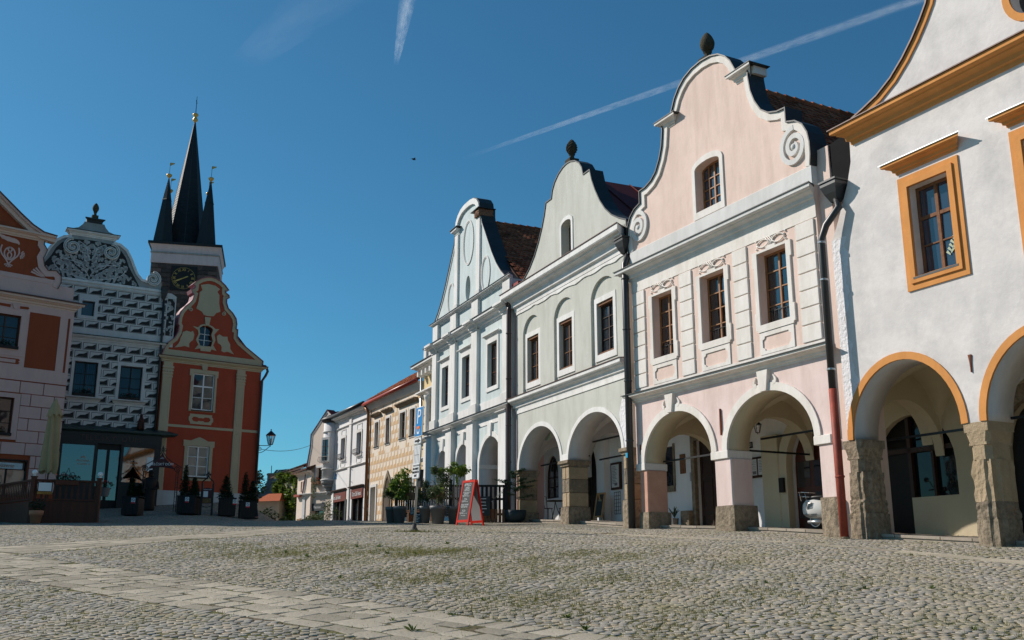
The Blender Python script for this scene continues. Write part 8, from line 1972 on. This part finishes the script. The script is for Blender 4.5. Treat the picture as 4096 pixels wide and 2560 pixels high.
R_ = [(.12, .15), (.11, .14), (.11, .17), .06, .065, (.10, .085), .06, .06, .05, .035, .03, .06, .05, .035, .03, .085, .06, .045, .04, .085, .06, .045, .04, .018, .018]
skin("body", V_, E_, R_, skinm, pe)
skin("t_shirt", [(0, 0, .92), (0, 0, 1.12), (-.01, 0, 1.36), (-.015, 0, 1.47), (0, .17, 1.43), (.025, .215, 1.2), (0, -.17, 1.43), (.045, -.215, 1.2)], [(0, 1), (1, 2), (2, 3), (2, 4), (4, 5), (2, 6), (6, 7)], [(.14, .17), (.13, .165), (.135, .19), .09, .085, .075, .085, .075], cloth, pe)
skin("jeans", [(0, 0, .97), (0, .09, .88), (-.04, .10, .50), (.03, .10, .10), (0, -.09, .88), (.06, -.10, .50), (.14, -.10, .10)], [(0, 1), (1, 2), (2, 3), (0, 4), (4, 5), (5, 6)], [(.135, .165), .105, .078, .068, .105, .078, .068], jeans, pe)
for (x, y) in ((-.03, .105), (.08, -.105)): MB().ball((x, y, .045), .06, 10, (2.0, .8, .75)).build("shoe", rubber, pe, True)
MB().ball((-.045, 0, 1.725), .108, 12, (1.0, .82, .95)).build("hair", M("dark_hair", (.02, .013, .01), .7), pe, True)
MB().ball((-.175, 0, 1.66), .022, 6).build("nose", skinm, pe, True); MB().box(-.42, -.34, -.09, .09, 1.10, 1.118).build("phone", rubber, pe)
for s_ in (-1, 1):
    q = MB()
    for k in range(4): q.tube([(-.35, s_ * (.12 + .012 * k), 1.115), (-.39, s_ * (.11 - .012 * k), 1.09), (-.375, s_ * (.085 - .01 * k), 1.125)], [.011, .010, .008], 5)
    q.tube([(-.33, s_ * .10, 1.13), (-.37, s_ * .07, 1.14)], [.012, .009], 5); q.build("fingers", skinm, pe, True)

# ------------------------------------------------------------------ bird and contrails
bd = MB(); bd.ball((0, 0, 0), .16, 8, (1.6, .8, .7)); 
for s_ in (-1, 1): bd.add([(-.12, 0, .03), (.14, 0, .03), (.10, s_ * .45, .16), (-.16, s_ * .85, .05), (-.04, s_ * .45, .16)], [(0, 1, 2, 4), (4, 2, 3)])
bd.add([(-.2, -.05, 0), (-.2, .05, 0), (-.42, .09, .0), (-.42, -.09, 0)], [(0, 1, 2, 3)])
bo = bd.build("bird", M("dark_bird", (.03, .03, .035), .8)); bo.scale = (.55, .55, .55); bo.location = (-.1059 * 62, 62, 1.7 + .426 * 62); bo.rotation_euler = (.3, .1, .4); tag(bo, "small dark bird flying in the blue sky", "bird")
def contrail(name, label, p0, p1, w0, w1, dens, seed, th=8.0):
    m, n, l, p = nmat("contrail_ice_" + str(seed)); out = n["Material Output"]; n.remove(p)
    tc = n.new("ShaderNodeTexCoord"); sp = n.new("ShaderNodeSeparateXYZ"); l.new(tc.outputs["Object"], sp.inputs[0])
    ab = n.new("ShaderNodeMath"); ab.operation = 'ABSOLUTE'; l.new(sp.outputs[1], ab.inputs[0])
    fa = n.new("ShaderNodeMapRange"); fa.interpolation_type = 'SMOOTHSTEP'; fa.inputs[1].default_value = 0; fa.inputs[2].default_value = .95; fa.inputs[3].default_value = 1; fa.inputs[4].default_value = 0; l.new(ab.outputs[0], fa.inputs[0])
    e1 = n.new("ShaderNodeMapRange"); e1.interpolation_type = 'SMOOTHSTEP'; e1.inputs[1].default_value = 0; e1.inputs[2].default_value = .25; l.new(sp.outputs[0], e1.inputs[0])
    mp = n.new("ShaderNodeMapping"); L = (Vector(p1) - Vector(p0)).length; mp.inputs["Scale"].default_value = (L / w1 * .55, .9, 1); mp.inputs["Location"].default_value = (seed, seed, 0); l.new(tc.outputs["Object"], mp.inputs[0])
    no = n.new("ShaderNodeTexNoise"); no.inputs["Scale"].default_value = 1.2; no.inputs["Detail"].default_value = 9; no.inputs["Roughness"].default_value = .68; l.new(mp.outputs[0], no.inputs["Vector"])
    nr_ = n.new("ShaderNodeMapRange"); nr_.inputs[1].default_value = .32; nr_.inputs[2].default_value = .72; l.new(no.outputs["Fac"], nr_.inputs[0])
    m1 = n.new("ShaderNodeMath"); m1.operation = 'MULTIPLY'; l.new(fa.outputs[0], m1.inputs[0]); l.new(e1.outputs[0], m1.inputs[1])
    m2 = n.new("ShaderNodeMath"); m2.operation = 'MULTIPLY'; l.new(m1.outputs[0], m2.inputs[0]); l.new(nr_.outputs[0], m2.inputs[1])
    m3 = n.new("ShaderNodeMath"); m3.operation = 'MULTIPLY'; m3.inputs[1].default_value = dens; l.new(m2.outputs[0], m3.inputs[0])
    tr = n.new("ShaderNodeBsdfTransparent"); df = n.new("ShaderNodeBsdfDiffuse"); df.inputs[0].default_value = (.85, .87, .9, 1); tl = n.new("ShaderNodeBsdfTranslucent"); tl.inputs[0].default_value = (.85, .87, .9, 1)
    ad = n.new("ShaderNodeAddShader"); l.new(df.outputs[0], ad.inputs[0]); l.new(tl.outputs[0], ad.inputs[1]); mx = n.new("ShaderNodeMixShader"); l.new(m3.outputs[0], mx.inputs[0]); l.new(tr.outputs[0], mx.inputs[1]); l.new(ad.outputs[0], mx.inputs[2]); l.new(mx.outputs[0], out.inputs[0])
    b = MB(); N = 24; v = []; f = []
    for i in range(N + 1):
        t = i / N; k = (w0 + (w1 - w0) * t) / max(w0, w1)
        for (yy, zz) in ((-1, 0), (0, 1), (1, 0), (0, -1)): v.append((t, yy * k, zz))
    for i in range(N):
        for q in range(4): f.append((i * 4 + q, i * 4 + (q + 1) % 4, i * 4 + 4 + (q + 1) % 4, i * 4 + 4 + q))
    b.add(v, f); o = b.build(name, m); a, c = Vector(p0), Vector(p1); X = (c - a).normalized(); Yv = Vector((0, 0, 1)).cross(X).normalized(); Z = X.cross(Yv)
    o.matrix_world = Matrix.Translation(a) @ Matrix((X * L, Yv * max(w0, w1), Z * th)).transposed().to_4x4(); o.visible_shadow = True
    tag(o, label, "contrail")
H_ = 2000.0
def skyp(t, e): y = (H_ - 1.7) / e; return (t * y, y, H_)
contrail("contrail", "long diagonal condensation trail rising to the upper right", skyp(-.06, .424), skyp(.66, .695), 16, 46, .13, 3)
contrail("contrail", "short bright condensation trail near the top centre of the sky", skyp(-.1287, .535), skyp(-.112, .66), 9, 40, .17, 17)
contrail("contrail", "faint wide condensation trail at upper left centre of the sky", skyp(-.30, .535), skyp(-.17, .66), 60, 150, .03, 29)
# weeds between the stones
for k, (x, y, s_) in enumerate(((-2.33, 13.98, .13), (-1.95, 13.9, .09), (-1.25, 19.78, .14), (-2.84, 18.74, .13), (-2.47, 18.88, .15), (-.34, 12.06, .10), (-1.03, 11.06, .08), (-1.2, 10.44, .09), (-.94, 9.88, .16), (-.63, 10.9, .11), (.58, 10.82, .12), (.71, 10.08, .13), (4.35, 12.7, .11), (3.29, 13.28, .10), (-.29, 19.0, .10), (5.24, 12.86, .11), (2.19, 10.9, .11), (4.46, 10.02, .10), (-3.38, 16.9, .13), (.15, 19.0, .10), (-3.9, 17.6, .12), (-2.1, 17.2, .12), (-1.6, 17.0, .10), (-1.1, 12.6, .08), (1.3, 13.4, .09))):
    weed(x, y, s_ * .75, "small leafy weed growing between the cobbles in the foreground")
g = MB()
for k in range(260): 
    a = rng.uniform(0, 6.28); r_ = abs(rng.gauss(0, .45)); x, y = -2.5 + r_ * math.cos(a) * 1.5, 26.2 + r_ * math.sin(a) * .5; z = gz(x, y) - .01; g.add([(x - .008, y, z), (x + .008, y, z), (x + rng.gauss(0, .02), y, z + rng.uniform(.04, .10))], [(0, 1, 2)])
g.build("grass_tuft", grassm, None, kind="stuff"); bpy.data.objects["grass_tuft"]["label"] = "grass growing round the foot of the parking sign"; bpy.data.objects["grass_tuft"]["category"] = "grass"
